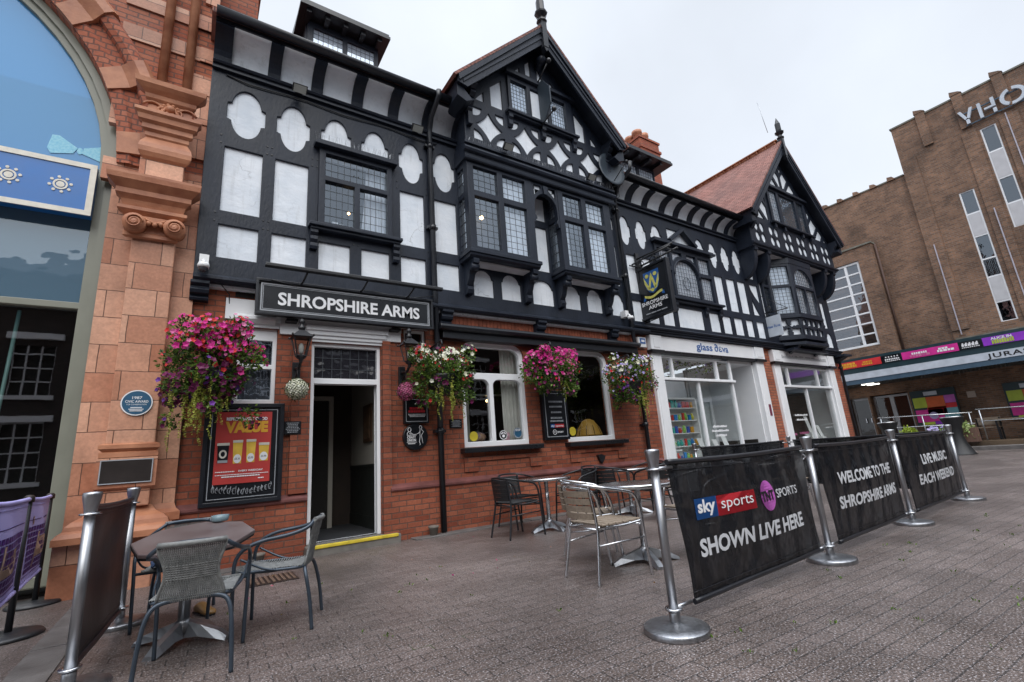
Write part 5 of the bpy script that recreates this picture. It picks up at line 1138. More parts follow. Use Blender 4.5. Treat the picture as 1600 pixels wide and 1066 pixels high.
for (y, z0, z1) in ((5.28, 4.5, 8.5), (3.23, 4.9, 9.2), (2.08, 9.8, 12.8), (2.08, 4.7, 9.0)): b.box(TX-.09, TX-.06, y-.018, y+.018, z0, z1)
b.each('pale_strip', pbr('pale_lilac_strip', (.42, .40, .46), .5), thr)
b = MB(); b.tube([(TX-.05, 7.28, 4.0), (TX-.05, 7.28, 9.4)], .05, 8); b.build('rainwater_pipe', pbr('dark_rust_pipe', (.08, .045, .035), .7), thr)
def strip(y0, y1, segs, x=TX):
    pans = [(-y1+.05, -y0-.05, a+.03, c-.03) for a, c, k in segs if k == 'g']
    o = leaded(thr, pans, x+.02, .08, [(-y1, segs[-1][0]), (-y0, segs[-1][0]), (-y0, segs[0][1]), (-y1, segs[0][1])], None, 'glassU', 'white', 'strip_window', 'YZ')
    p = MB()
    for a, c, k in segs:
        if k == 'p': p.box(x+.012, x+.03, y0+.05, y1-.05, a+.03, c-.03)
    if p.f: p.each('spandrel_panel', 'soffit', o)
    return o
strip(3.60, 4.08, [(9.3, 10.3, 'g'), (8.3, 9.3, 'p'), (7.30, 8.3, 'g'), (6.55, 7.3, 'g'), (5.50, 6.55, 'p'), (4.70, 5.5, 'g')])
strip(2.42, 2.90, [(11.5, 12.6, 'g'), (10.3, 11.5, 'p'), (9.2, 10.3, 'g'), (8.2, 9.2, 'p')])
strip(.9, 1.4, [(11.5, 12.6, 'g'), (9.0, 11.5, 'p'), (7.0, 9.0, 'g'), (4.7, 7.0, 'p')])
b = MB()
for i in range(7): b.box(TX+.0, TX+.02, 3.68+.05*i, 3.70+.05*i, 6.6, 7.25)
b.build('vent_grille', 'blackM', thr)
# stair window of white frames
rows = [4.80, 5.30, 5.80, 6.28, 6.78, 7.27, 7.76, 8.25, 8.74]; pans = []
for i in range(8):
    for a, c in ((8.10, 8.56), (8.66, 9.75), (9.83, 10.9)): pans.append((-c, -a, rows[i]+.035, rows[i+1]-.035))
fr = leaded(thr, pans, TX-.24, .10, yz(8.02, 11, 4.74, 8.80), None, 'glassU', 'white', 'stair_window', 'YZ')
b = MB(); b.box(TX+.3, TX+.34, 8, 11.2, 4.7, 8.8); b.build('stair_back', 'darkW', fr)
b = MB(); b.box(TX+1.2, TX+1.3, -6, 5.4, 0, 14); b.box(TX+1.4, TX+1.5, 5.4, 16, 0, 11.5); b.build('interior', 'darkW', thr)
# canopy
b = MB(); b.box(24.05, TX+.35, -6, 11, 2.96, 3.62); b.build('canopy', 'teal', thr)
b = MB(); b.box(24.0, 24.06, -6, 11, 2.95, 3.14); b.build('canopy_edge', 'tealB', thr)
b = MB(); b.box(23.98, 24.05, -6, 11, 3.14, 3.42); b.build('lightbox', 'lightbox', thr)
b = MB(); b.box(24.03, 24.2, -6, 11, 3.42, 4.08); b.build('panel_backing', 'teal', thr)
for nm, mt, y0, y1 in (('scarlet_panel', 'redP', 7.59, 9.3), ('black_panel', 'signB', 6.90, 7.57), ('magenta_panel', 'magenta', 5.09, 6.86), ('black_panel', 'signB', 4.42, 5.07), ('violet_panel', 'violP', 2.0, 4.40)):
    b = MB(); b.box(24.0, 24.04, y0, y1, 3.66, 3.96); b.build(nm, mt, thr)
def smalltext(y, z, w, h, mt, n=6, par=thr, x=23.995):
    b = MB(); u = y+w/2
    while u > y-w/2: q = random.uniform(.5, 1)*w/n; b.box(x-.004, x, u-q, u, z, z+h); u -= q+.02
    b.build('panel_print', mt, par)
smalltext(8.85, 3.82, .62, .09, 'gold'); smalltext(8.8, 3.71, .5, .10, 'gold'); smalltext(8.1, 3.81, .3, .07, 'gold'); smalltext(8.1, 3.72, .4, .07, 'gold')
smalltext(7.2, 3.75, .5, .06, 'wtext', 9); smalltext(7.2, 3.69, .5, .03, 'wtext', 9); smalltext(6.3, 3.80, .45, .08, 'wtext'); smalltext(6.3, 3.70, .6, .09, 'pinkL', 5); smalltext(5.55, 3.82, .25, .07, 'wtext', 3); smalltext(5.5, 3.73, .45, .08, 'wtext', 4)
smalltext(4.75, 3.77, .48, .09, 'wtext', 5); smalltext(4.75, 3.71, .5, .03, 'wtext', 9)
b = MB()
for y0 in (7.2, 4.75):
    for i in range(5): b.lathe([(.028, 23.985), (.028, 23.998)], (0, y0+.2-.1*i, 3.88), 5, axis='x')
b.build('star_row', 'wtext', thr)
text('ALICE IN', -3.9, 3.845, .09, 23.995, 'wtext', thr, 'YZ', w=.55, bold=.03); b = MB()
for i in range(9): y = 4.16-.065*i; b.box(23.99, 23.997, y-.05, y, 3.69, 3.82+.015*(i % 3))
b.build('panel_print', 'limeP', thr)
text('JURASS', -4.40, 3.20, .17, 23.975, 'dtext', thr, 'YZ', align='LEFT', w=1.28, bold=.02, sp=1.15)
# big letters on the parapet
b = MB()
for z in (12.95, 13.50): b.box(25.88, 25.93, -2, 3.2, z-.02, z+.02)
b.build('letter_rail', 'tealB', thr)
sh_ = lambda lp: [[(-y, z) for y, z in l] for l in lp]
LT = sh_([[(3.32, 13.62), (3.22, 13.62), (3.08, 13.22), (3.16, 13.18)], [(2.86, 13.62), (2.96, 13.62), (3.10, 13.22), (3.02, 13.18)], [(3.04, 13.16), (3.14, 13.16), (3.14, 12.96), (3.04, 12.96)],
          [(2.73, 13.62), (2.63, 13.62), (2.63, 12.95), (2.73, 12.95)], [(2.33, 13.62), (2.23, 13.62), (2.23, 13.22), (2.56, 13.22), (2.56, 13.30), (2.33, 13.30)], [(2.33, 13.14), (2.23, 13.14), (2.23, 12.95), (2.33, 12.95)]])
def arcb(cy_, cz, r0, r1, a0, a1): return [(cy_+r1*math.cos(a), cz+r1*math.sin(a)) for a in [a0+(a1-a0)*i/14 for i in range(15)]]+[(cy_+r0*math.cos(a), cz+r0*math.sin(a)) for a in [a1+(a0-a1)*i/14 for i in range(15)]]
LT += sh_([arcb(1.72, 13.30, .25, .37, R(-60), R(75)), arcb(1.72, 13.30, .25, .37, R(95), R(285))])
shapes('roof_lettering', LT, 25.78, .12, 'lightbox', thr, 'YZ')
# entrance doors
for y0, y1, m_ in ((7.66, 9.03, 8.32), (9.18, 9.92, None)):
    ho = [yz(y0+.08, (m_ or y1)-.08, .5, 2.36)]
    if m_: ho.append(yz(m_+.08, y1-.08, .5, 2.36))
    d = fret('entrance_door', yz(y0, y1, .36, 2.46), ho, TX+.38, .08, 'alpF', thr, 'YZ', .006)
    b = MB(); b.quad((TX+.42, y0+.04, .45), (TX+.42, y1-.04, .45), (TX+.42, y1-.04, 2.4), (TX+.42, y0+.04, 2.4)); b.build('pane', 'glassG', d)
    b = MB(); yh = m_ or y0+.2
    b.box(TX+.33, TX+.37, yh-.12, yh-.09, 1.3, 1.5); b.box(TX+.33, TX+.37, yh+.09, yh+.12, 1.3, 1.5); b.build('handle', 'alu', d)
b = MB(); b.box(TX+.30, TX+.36, 6.95, 7.58, .3, 3.0); b.box(TX+.28, TX+.36, 7.3, 11, 2.5, 2.98); b.build('dark_cladding', 'teal', thr)
def poster(y0, y1, z0, z1, x):
    p = MB(); p.box(x, x+.06, y0-.05, y1+.05, z0-.05, z1+.30); pb = p.build('poster_board', 'teal', thr)
    cells = [('limeP', .0, .32, .62, 1), ('orangeP', .32, .75, .55, 1), ('tntP', .75, 1, .72, 1), ('redP', .3, .75, .35, .62), ('cyanP', .66, 1, .12, .55), ('magenta', .0, .66, .1, .55), ('limeP', .1, .4, 0, .1), ('violP', .4, 1, 0, .12), ('redP', .75, 1, .55, .72)]
    for mt, a, c, e0, e1 in cells:
        p = MB(); w = y1-y0; p.box(x-.012, x-.001, y1-w*c+.004, y1-w*a-.004, z0+(z1-z0)*e0+.004, z0+(z1-z0)*e1-.004); p.build('poster', mt, pb)
    p = MB(); p.lathe([(.15, x-.018), (.15, x-.012)], (0, (y0+y1)/2+.12, z0+(z1-z0)*.32), 14, axis='x'); p.build('poster', 'lilacF', pb)
    p = MB(); p.box(x-.012, x-.001, y1-.62*(y1-y0), y1-.3*(y1-y0), z1+.06, z1+.22); p.build('heading', 'lightbox', pb)
poster(6.05, 7.45, 1.0, 2.16, TX-.10); poster(3.2, 4.55, 1.0, 2.05, TX-.10)
b = MB(); b.box(TX-.03, TX, 5.42, 5.68, 1.95, 2.2); b.build('wall_notice', pbr('pale_notice', (.4, .33, .28), .6), thr)
b = MB()
for y in (8.5, 10.2):
    for x in (24.6, 25.2): b.box(x, x+.12, y-.22, y+.22, 2.93, 2.955)
b.each('canopy_lamp', 'tubeL', thr)
b = MB()
for i in range(70):
    y = 3+.115*i; b.bar((24.12, y, 2.95), (24.12+random.uniform(-.02, .02), y, 2.95-random.uniform(.06, .2)), .008, .008)
b.build('icicle_lights', pbr('unlit_icicle_lights', (.12, .11, .10), .5), thr)
# raised forecourt
b = MB(); b.box(23.6, TX+2, -8, 16, -.05, .30); struct(b.build('forecourt', 'wetS', bevel=.01))
b = MB(); b.box(23.0, 23.6, -8, 16, -.05, .14); struct(b.build('step', 'slabS', bevel=.01))
def railing(y0, y1, label):
    t = thing('railing', label, 'railing', (24.2, (y0+y1)/2, .3), group='forecourt railings')
    b = MB(); b.tube([(24.2, y0, 1.34), (24.2, y1, 1.44)], .022, 8); b.tube([(24.2, y0, .93), (24.2, y1, 1.0)], .018, 8); b.build('rail', 'alu', t)
    for i in range(3): y = y0+.1+(y1-y0-.2)*i/2; b = MB(); b.tube([(24.2, y, .3), (24.2, y, 1.36+.02*i)], .022, 8); b.build('post', 'alud', t)
railing(2.6, 5.2, 'steel handrail in front of the right hand theatre poster board'); railing(5.3, 8.3, 'steel handrail in front of the glass theatre doors')
def plant(cx, cy, z, r, h, n, mt, par, name='foliage', ls=.06, droop=.3):
    b = MB()
    for i in range(n):
        a = random.uniform(0, 6.283); q = r*math.sqrt(random.random()); zz = z+h*random.random()*(1-.4*(q/r)**2)-droop*max(0, q/r-.6)*h
        add_leaf(b, Vector((cx+q*math.cos(a), cy+q*math.sin(a), zz)), ls*random.uniform(.6, 1.3))
    return b.build(name, mt, par, recalc=False)
def add_leaf(b, p, s, out=None, asp=.55, mi=0):
    d = Vector((random.gauss(0, 1), random.gauss(0, 1), random.gauss(0, .7)))
    if out is not None: d = d*.6+out*1.2
    d.normalize(); w = d.cross(Vector((random.gauss(0, 1), random.gauss(0, 1), random.gauss(0, 1)))).normalized()*s*asp*.5; n = d.cross(w).normalized()*s*.12
    b.add([p, p+d*s*.4+w+n, p+d*s, p+d*s*.4-w+n, p+d*s*.45], [(0, 1, 4), (1, 2, 4), (2, 3, 4), (3, 0, 4)], mi)
def flower(b, p, n, r, mi=0, pet=5, ang=None):
    n = n.normalized(); a = n.cross(Vector((.3, .5, .8))).normalized(); c = n.cross(a); t0 = random.uniform(0, 6.28)
    k = len(b.v); b.v.append(tuple(p-n*r*.25)); m_ = pet*2
    for i in range(m_):
        t = t0+2*math.pi*i/m_; rr = r*(1 if i % 2 else .72); q = p+(a*math.cos(t)+c*math.sin(t))*rr+n*r*random.uniform(.0, .15); b.v.append(tuple(q))
    for i in range(m_): b.f.append([k, k+1+i, k+1+(i+1) % m_]); b.m.append(mi); b.sm.append(False)
t = thing('planter', 'terracotta coloured trough with pale variegated trailing plant on the theatre forecourt', 'planter', (23.5, 5.55, .3))
b = MB(); b.box(23.3, 23.7, 5.15, 5.65, .30, .80); b.build('trough', pbr('brown_trough', (.14, .08, .06), .7), t)
plant(23.48, 5.55, .62, .36, .45, 380, 'leafP', t, ls=.12, droop=1.0)
t = thing('planter', 'lime green bushy plant in a low dark planter by the theatre doors', 'planter', (23.2, 7.05, .3))
b = MB(); b.box(23.0, 23.4, 6.7, 7.4, .28, .62); b.build('trough', 'blackM', t)
plant(23.2, 7.05, .60, .26, .42, 260, leafm('lime_leaves', (.20, .28, .03), (.40, .50, .06)), t, ls=.1)
t = thing('planter', 'dark planter of mixed flowers with white blooms on the theatre forecourt', 'planter', (23.2, 6.1, .3))
b = MB(); b.box(23.0, 23.4, 5.75, 6.55, .28, .60); b.build('trough', 'blackM', t)
plant(23.2, 6.1, .58, .4, .30, 260, 'leafG', t, ls=.1)
b = MB()
for i in range(30): flower(b, Vector((23.1+random.uniform(-.25, .2), 6.1+random.uniform(-.35, .35), .78+random.uniform(-.1, .15))), Vector((-1, -.4, .5)), .05)
b.build('flowers', 'lilacF', t, recalc=False)
def picnic(y, label, name, cat):
    t = thing(name, label, cat, (24.9, y, .3), group='forecourt wooden furniture')
    if cat == 'table':
        b = MB()
        for i in range(5): b.box(24.6+.13*i, 24.72+.13*i, y-.55, y+.55, 1.0, 1.04)
        b.build('table_top', 'slat', t)
        for sx in (24.66, 25.2):
            for sy in (-.48, .48): b = MB(); b.box(sx-.025, sx+.025, y+sy-.025, y+sy+.025, .3, 1.0); b.build('leg', 'blackM', t)
    else:
        b = MB()
        for i in range(3): b.box(24.7+.13*i, 24.82+.13*i, y-.35, y+.35, .74, .77)
        b.build('seat', 'slat', t)
        b = MB(); b.box(25.08, 25.11, y-.35, y+.35, .85, 1.12); b.build('backrest', 'slat', t)
        for sx in (24.72, 25.06):
            for sy in (-.32, .32): b = MB(); b.box(sx-.02, sx+.02, y+sy-.02, y+sy+.02, .3, .75 if sx < 25 else 1.1); b.build('leg', 'blackM', t)
picnic(4.35, 'wooden slatted table with black legs on the theatre forecourt', 'wooden_table', 'table')
picnic(5.12, 'wooden slatted bench seat with black legs left of the forecourt table', 'wooden_bench', 'bench')
picnic(3.55, 'wooden slatted bench seat with black legs right of the forecourt table', 'wooden_bench', 'bench')
def poseur(x, y, label):
    t = thing('poseur_table', label, 'table', (x, y, 0), group='black covered high tables')
    b = MB(); b.lathe([(.40, .0), (.36, .03), (.22, .35), (.17, .6), (.20, .9), (.30, 1.15), (.31, 1.19)], (x, y, 0), 14); b.build('stretch_cover', 'blackP', t)
    b = MB(); b.lathe([(.30, 1.18), (.31, 1.19), (.31, 1.21), (.001, 1.212)], (x, y, 0), 24); b.build('table_top', 'alu', t)
poseur(20.6, 5.05, 'high table in a black stretch cover, nearer the planters with lilac blooms'); poseur(21.0, 6.95, 'high table in a black stretch cover standing before the glass theatre doors')
# ================================================================== terrace opposite, behind the viewer (seen mirrored in the windows)
opp = thing('townhouse_terrace', 'dark brick terrace with white sash windows mirrored in the ground floor windows', 'building', (0, -9, 0))
oh = []
for i in range(14):
    x = -23.5+3.6*i; oh += [rc(x, x+1.1, 4.3, 6.1), rc(x, x+1.1, 1.3, 3.4)]
fret('brick_wall', rc(-30, 30, -.1, 7.6), oh, -9.3, .3, 'brickOpp', opp)
b = MB()
for i in range(14):
    x = -23.5+3.6*i; b = MB()
    for z in (4.3, 1.35):
        b.box(x-.12, x+1.22, -9.02, -8.9, z-.14, z); b.box(x-.2, x+1.3, -9.02, -8.85, z+2.02, z+2.24)
        for k in range(4): b.box(x+1.1*k/3-.02, x+1.1*k/3+.02, -9.1, -9.04, z, z+2)
        for k in range(5): b.box(x, x+1.1, -9.1, -9.04, z+.5*k-.02, z+.5*k+.02)
    b.build('sash_window', 'white', opp)
b = MB(); b.box(-30, 30, -9.25, -9.2, 0, 7.4); b.build('window_glass', 'dark', opp)
b = MB(); b.prism([(-8.75, 7.6), (-8.75, 7.75), (-13, 10.3), (-13, 7.6)], -30, 30, 'x'); b.build('roof', pbr('slate', (.05, .055, .065), .6), opp)
# ================================================================== signs and fittings on the walls
def at(name, label, cat, loc, group=None): return thing(name, label, cat, loc, 0, group)
def border(x0, x1, z0, z1, w, at_, mat, par, name='border_line', plane='XZ'):
    return shapes(name, [rc(x0, x1, z0, z1), rc(x0+w, x1-w, z0+w, z1-w)], at_, .003, mat, par, plane)
# --- long name board
t = at('pub_sign', 'long black name board with silver double border above the pub door', 'sign', (1.77, 6.55, 3.03))
b = MB(); b.box(.54, 2.99, 6.53, 6.63, 3.03, 3.50); b.build('board', 'signB', t, bevel=.008)
b = MB(); b.box(.53, 3.0, 6.505, 6.54, 3.02, 3.055); b.box(.53, 3.0, 6.505, 6.54, 3.475, 3.51); b.box(.53, .565, 6.505, 6.54, 3.055, 3.475); b.box(2.965, 3.0, 6.505, 6.54, 3.055, 3.475); b.build('frame', 'timberD', t, bevel=.005)
border(.59, 2.94, 3.075, 3.455, .016, 6.526, 'gtext', t); border(.615, 2.915, 3.10, 3.43, .007, 6.526, 'gtext', t)
text('SHROPSHIRE ARMS', 1.785, 3.175, .175, 6.524, 'wtext', t, w=1.98, bold=.028)
b = MB(); b.box(.92, 1.06, 6.6, 6.76, 2.985, 3.02); b.box(2.36, 2.5, 6.6, 6.76, 2.985, 3.02); b.each('support', 'blackM', t)
# --- trough light above it
t = at('sign_light', 'slim black light trough on three arms above the long name board', 'light fitting', (1.8, 6.3, 3.62))
b = MB(); b.box(.60, 3.06, 6.24, 6.32, 3.585, 3.635); b.build('trough', 'blackM', t, bevel=.01)
for x in (1.05, 1.85, 2.55): b = MB(); b.tube([(x, 6.62, 3.48), (x+.03, 6.45, 3.50), (x+.06, 6.30, 3.59)], .014, 6); b.build('arm', 'blackM', t)
b = MB(); b.tube([(.7, 6.5, 3.5), (1.0, 6.52, 3.46), (1.5, 6.55, 3.5), (2.0, 6.5, 3.52), (2.6, 6.55, 3.5), (3.0, 6.45, 3.55)], .007, 5); b.build('cable', 'blackM', t)
# --- double hanging sign
t = at('hanging_sign', 'black hanging pub sign with blue and gold shield on an iron bracket', 'sign', (8.1, 6.2, 3.7))
XS = 8.1
b = MB(); b.box(XS, XS+.06, 5.83, 6.70, 3.72, 4.86); b.build('panel', 'signB', t)
b = MB(); b.box(XS-.03, XS+.09, 5.80, 5.86, 3.69, 4.89); b.box(XS-.03, XS+.09, 6.66, 6.72, 3.69, 4.89); b.box(XS-.03, XS+.09, 5.86, 6.66, 3.69, 3.74); b.box(XS-.03, XS+.09, 5.86, 6.66, 4.84, 4.89); b.build('frame', 'timberD', t, bevel=.008)
uy = -6.26; SX = XS-.003
shield = [(uy-.21, 4.74), (uy+.21, 4.74), (uy+.20, 4.50), (uy+.16, 4.36), (uy+.08, 4.27), (uy, 4.23), (uy-.08, 4.27), (uy-.16, 4.36), (uy-.20, 4.50)]
shapes('shield', [shield], SX-.002, .004, 'skyB', t, 'YZ')
gm = pbr('pale_gold_paint', (.58, .55, .14), .45, var=.25, scale=20)
chev = [[(uy-.04, 4.30), (uy-.205, 4.64), (uy-.19, 4.48), (uy-.12, 4.33)], [(uy+.04, 4.30), (uy+.205, 4.64), (uy+.19, 4.48), (uy+.12, 4.33)], [(uy, 4.70), (uy-.055, 4.56), (uy-.10, 4.36), (uy-.06, 4.33), (uy, 4.54), (uy+.06, 4.33), (uy+.10, 4.36), (uy+.055, 4.56)]]
shapes('shield_charge', chev, SX-.006, .004, gm, t, 'YZ')
heads = [ell(uy-.11, 4.645, .05, .045, 10), ell(uy+.11, 4.645, .05, .045, 10), ell(uy, 4.305, .045, .04, 10)]
shapes('shield_charge', heads, SX-.010, .004, gm, t, 'YZ')
rib = [(uy-.24+.48*i/16, 4.16+.035*math.sin(i/16*math.pi*1.7+2.6)) for i in range(17)]
shapes('ribbon', [rib+[(x, z+.055) for x, z in reversed(rib)]], SX-.004, .004, gm, t, 'YZ'); shapes('ribbon_tail', [[(uy-.29, 4.10), (uy-.22, 4.12), (uy-.22, 4.20), (uy-.27, 4.18)], [(uy+.22, 4.15), (uy+.29, 4.13), (uy+.28, 4.21), (uy+.22, 4.23)]], SX-.003, .004, 'skyB', t, 'YZ')
text('SHROPSHIRE', uy, 4.005, .085, SX-.002, 'wtext', t, 'YZ', w=.70, bold=.02); text('ARMS', uy, 3.895, .085, SX-.002, 'wtext', t, 'YZ', w=.36, bold=.02)
b = MB(); u = 6.26+.27
for wd in (.12, .14, .10, .15): b.box(SX-.003, SX-.001, u-wd, u, 3.80, 3.822); u -= wd+.018
b.build('small_print', 'gtext', t)
b = MB()
for x in (XS-.10, XS+.16): b.tube([(x, 6.70, 5.02), (x, 5.60, 5.05)], .022, 8)
b.tube([(XS+.03, 6.64, 5.22), (XS+.03, 6.60, 4.5)], .02, 8); b.tube([(XS+.03, 6.60, 5.16), (XS+.03, 5.62, 5.14)], .02, 8)
for y in (6.6, 6.1, 5.7): b.tube([(XS-.10, y, 5.03), (XS+.16, y, 5.03)], .014, 6)
for i in range(2): b.tube([(XS+.03, 6.5-.35*i+.11*math.cos(a)*(1-a/9), 4.98+.10*math.sin(a)*(1-a/9)) for a in [k*.5 for k in range(15)]], .010, 5)
b.tube([(XS-.25, 6.60, 4.96), (XS+.20, 6.60, 4.96)], .016, 6); b.box(XS-.02, XS+.08, 6.58, 6.63, 4.6, 5.3)
for y in (5.95, 6.55): b.tube([(XS+.03, y, 5.03), (XS+.03, y, 4.88)], .014, 6)
b.build('bracket', 'blackM', t)
b = MB(); b.tube([(XS+.03, 6.66, 3.64), (XS+.03, 5.82, 3.70)], .012, 6); b.build('stay', 'blackM', t)
# --- shop hanging sign
t = at('shop_sign', 'pale square hanging shop sign with blue lettering beside the canted bay window', 'sign', (13.3, 6.5, 3.7))
b = MB(); b.box(13.3, 13.33, 6.22, 6.86-.2, 3.72, 4.30); b.build('panel', 'lightbox', t)
text('glass \u2202\u03b5va', -6.44, 3.97, .075, 13.297, 'skyB', t, 'YZ', w=.36, bold=.02)
b = MB(); b.tube([(13.315, 6.62, 4.42), (13.315, 5.98, 4.40)], .016, 6); b.tube([(13.315, 6.62, 4.95), (13.315, 6.0, 4.42)], .008, 5)
for y in (6.55, 6.3): b.tube([(13.315, y, 4.42), (13.315, y, 4.28)], .010, 5)
b.tube([(13.315, 6.5+.07*math.cos(a), 4.52+.08*math.sin(a)) for a in [k*.5 for k in range(12)]], .012, 5)
b.build('bracket', 'blackM', t)
# --- blue illuminated fascia in the arched window
t = at('blue_sign', 'blue sign with cream border and sun emblems in the arched window', 'sign', (-2.5, 6.78, 4.4))
b = MB(); b.box(-5.5, -1.19, 6.74, 6.86, 4.09, 4.74); b.build('panel', 'blueS', t)
shapes('border', [rc(-5.5, -1.185, 4.085, 4.745), rc(-5.44, -1.245, 4.145, 4.685)], 6.728, .015, 'cream', t)
for k in range(6):
    x = -1.48-.42*k; z = 4.42
    L_ = [ell(x, z, .065, .065, 24), ell(x, z, .047, .047, 24), ell(x, z, .036, .036, 20)]+[ell(x+.092*math.cos(a), z+.092*math.sin(a), .016, .016, 8) for a in [i*math.pi/4+.2 for i in range(8)]]
    shapes('sun_emblem', L_, 6.732, .008, 'cream', t)
# --- plaques
t = at('plaque', 'round blue plaque with white rim on the terracotta pilaster', 'plaque', (-.545, 6.54, 1.88))
b = MB(); b.lathe([(.001, 6.528), (.125, 6.528), (.125, 6.535), (.14, 6.535), (.14, 6.552)], (-.545, 0, 1.885), 32, axis='y', smooth=False); b.build('disc', 'plaqB', t)
shapes('rim', [ell(-.545, 1.885, .139, .139, 40), ell(-.545, 1.885, .128, .128, 40)], 6.531, .004, 'wtext', t)
text('1987', -.545, 1.925, .03, 6.526, 'wtext', t, w=.085, bold=.01); text('CIVIC AWARD', -.545, 1.885, .027, 6.526, 'wtext', t, w=.20, bold=.01); text('FOR CONSERVATION', -.545, 1.858, .015, 6.526, 'wtext', t, w=.17)
b = MB()
for i, w in enumerate((.10, .13, .11)): b.box(-.545-w/2, -.545+w/2, 6.524, 6.527, 1.828-.018*i, 1.836-.018*i)
b.build('small_print', 'wtext', t)
t = at('plaque', 'dark rectangular bronze plaque near the foot of the terracotta pilaster', 'plaque', (-.56, 6.51, 1.16))
b = MB(); b.box(-.785, -.345, 6.505, 6.53, 1.04, 1.285); b.build('plate', 'bronze', t, bevel=.004)
border(-.785, -.345, 1.04, 1.285, .01, 6.503, 'gtext', t, 'rim')
def plate(x0, x1, z0, z1, label, rows):
    t = at('plaque', label, 'plaque', ((x0+x1)/2, 6.73, z0))
    y_ = 6.685 if x1 < 1.26 else 6.73
    b = MB(); b.box(x0, x1, y_, y_+.03, z0, z1); b.build('plate', 'signB', t, bevel=.003)
    b = MB(); n = rows
    for i in range(n):
        z = z1-.02-(z1-z0-.03)*i/n; w = (x1-x0)*random.uniform(.55, .85); xm = (x0+x1)/2; x = xm-w/2
        while x < xm+w/2: q = random.uniform(.008, .025); b.box(x, min(x+q, xm+w/2), y_-.004, y_-.001, z-.009, z); x += q+.006
    b.build('small_print', 'gtext', t)
plate(.955, 1.155, 1.50, 1.665, 'small black plaque on brick between the red poster and the doorway', 7)
plate(3.32, 3.53, 1.51, 1.65, 'small black plaque on brick just left of the double bar window', 6)
# red-lettered notice
t = at('notice_board', 'square black notice with silver border and red heading above the round disc', 'notice', (2.75, 6.72, 1.6))
b = MB(); b.box(2.56, 2.95, 6.685, 6.75, 1.595, 1.98); b.build('board', 'signB', t, bevel=.005); border(2.585, 2.925, 1.62, 1.955, .009, 6.682, 'gtext', t)
b = MB()
for z, w, h in ((1.80, .22, .035), (1.755, .26, .035)):
    x = 2.755-w/2
    while x < 2.755+w/2: q = random.uniform(.02, .04); b.box(x, min(x+q, 2.755+w/2), 6.680, 6.683, z, z+h); x += q+.006
b.build('red_heading', 'skyR', t)
b = MB()
for i, w in enumerate((.27, .25, .22)):
    x = 2.755-w/2
    while x < 2.755+w/2: q = random.uniform(.008, .02); b.box(x, x+q, 6.680, 6.683, 1.725-.017*i, 1.734-.017*i); x += q+.005
b.build('small_print', 'wtext', t)
shapes('emblem', [[(2.72, 1.885), (2.74, 1.87), (2.79, 1.885), (2.785, 1.91), (2.75, 1.905)]], 6.680, .003, 'wtext', t)
# round disc with two figures over the words
t = at('round_sign', 'round black sign with two white line figures under the square notice', 'sign', (2.735, 6.72, 1.40))
DY = 6.688
b = MB(); b.lathe([(.001, DY), (.185, DY), (.192, DY+.006), (.192, DY+.05)], (2.735, 0, 1.40), 36, axis='y', smooth=False); b.build('disc', 'signB', t)
text('CRAFT', 2.665, 1.378, .038, DY-.003, 'wtext', t, w=.135, bold=.03); text('UNION', 2.665, 1.335, .038, DY-.003, 'wtext', t, w=.135, bold=.03)
b = MB(); b.box(2.59, 2.745, DY-.004, DY-.001, 1.318, 1.323); b.box(2.61, 2.72, DY-.004, DY-.001, 1.298, 1.308)
def line(pts, r=.0045): b.tube([(x, DY-.003, z) for x, z in pts], r, 5)
line([(2.60, 1.425), (2.60, 1.455), (2.62, 1.475), (2.65, 1.47), (2.67, 1.445), (2.70, 1.43), (2.75, 1.44)]); line([(2.595, 1.425), (2.745, 1.425)])
line([(2.635+.024*math.cos(a), 1.505+.03*math.sin(a)) for a in [k*.5 for k in range(14)]]); line([(2.63, 1.45), (2.66, 1.44), (2.685, 1.445)])
line([(2.81+.02*math.cos(a), 1.535+.025*math.sin(a)) for a in [k*.5 for k in range(14)]])
line([(2.80, 1.505), (2.795, 1.44), (2.80, 1.40), (2.785, 1.33), (2.80, 1.285), (2.785, 1.275)]); line([(2.82, 1.505), (2.855, 1.47), (2.83, 1.435), (2.82, 1.41), (2.83, 1.36), (2.84, 1.30)]); line([(2.795, 1.47), (2.77, 1.445), (2.75, 1.445)])
b.build('figures', 'wtext', t)
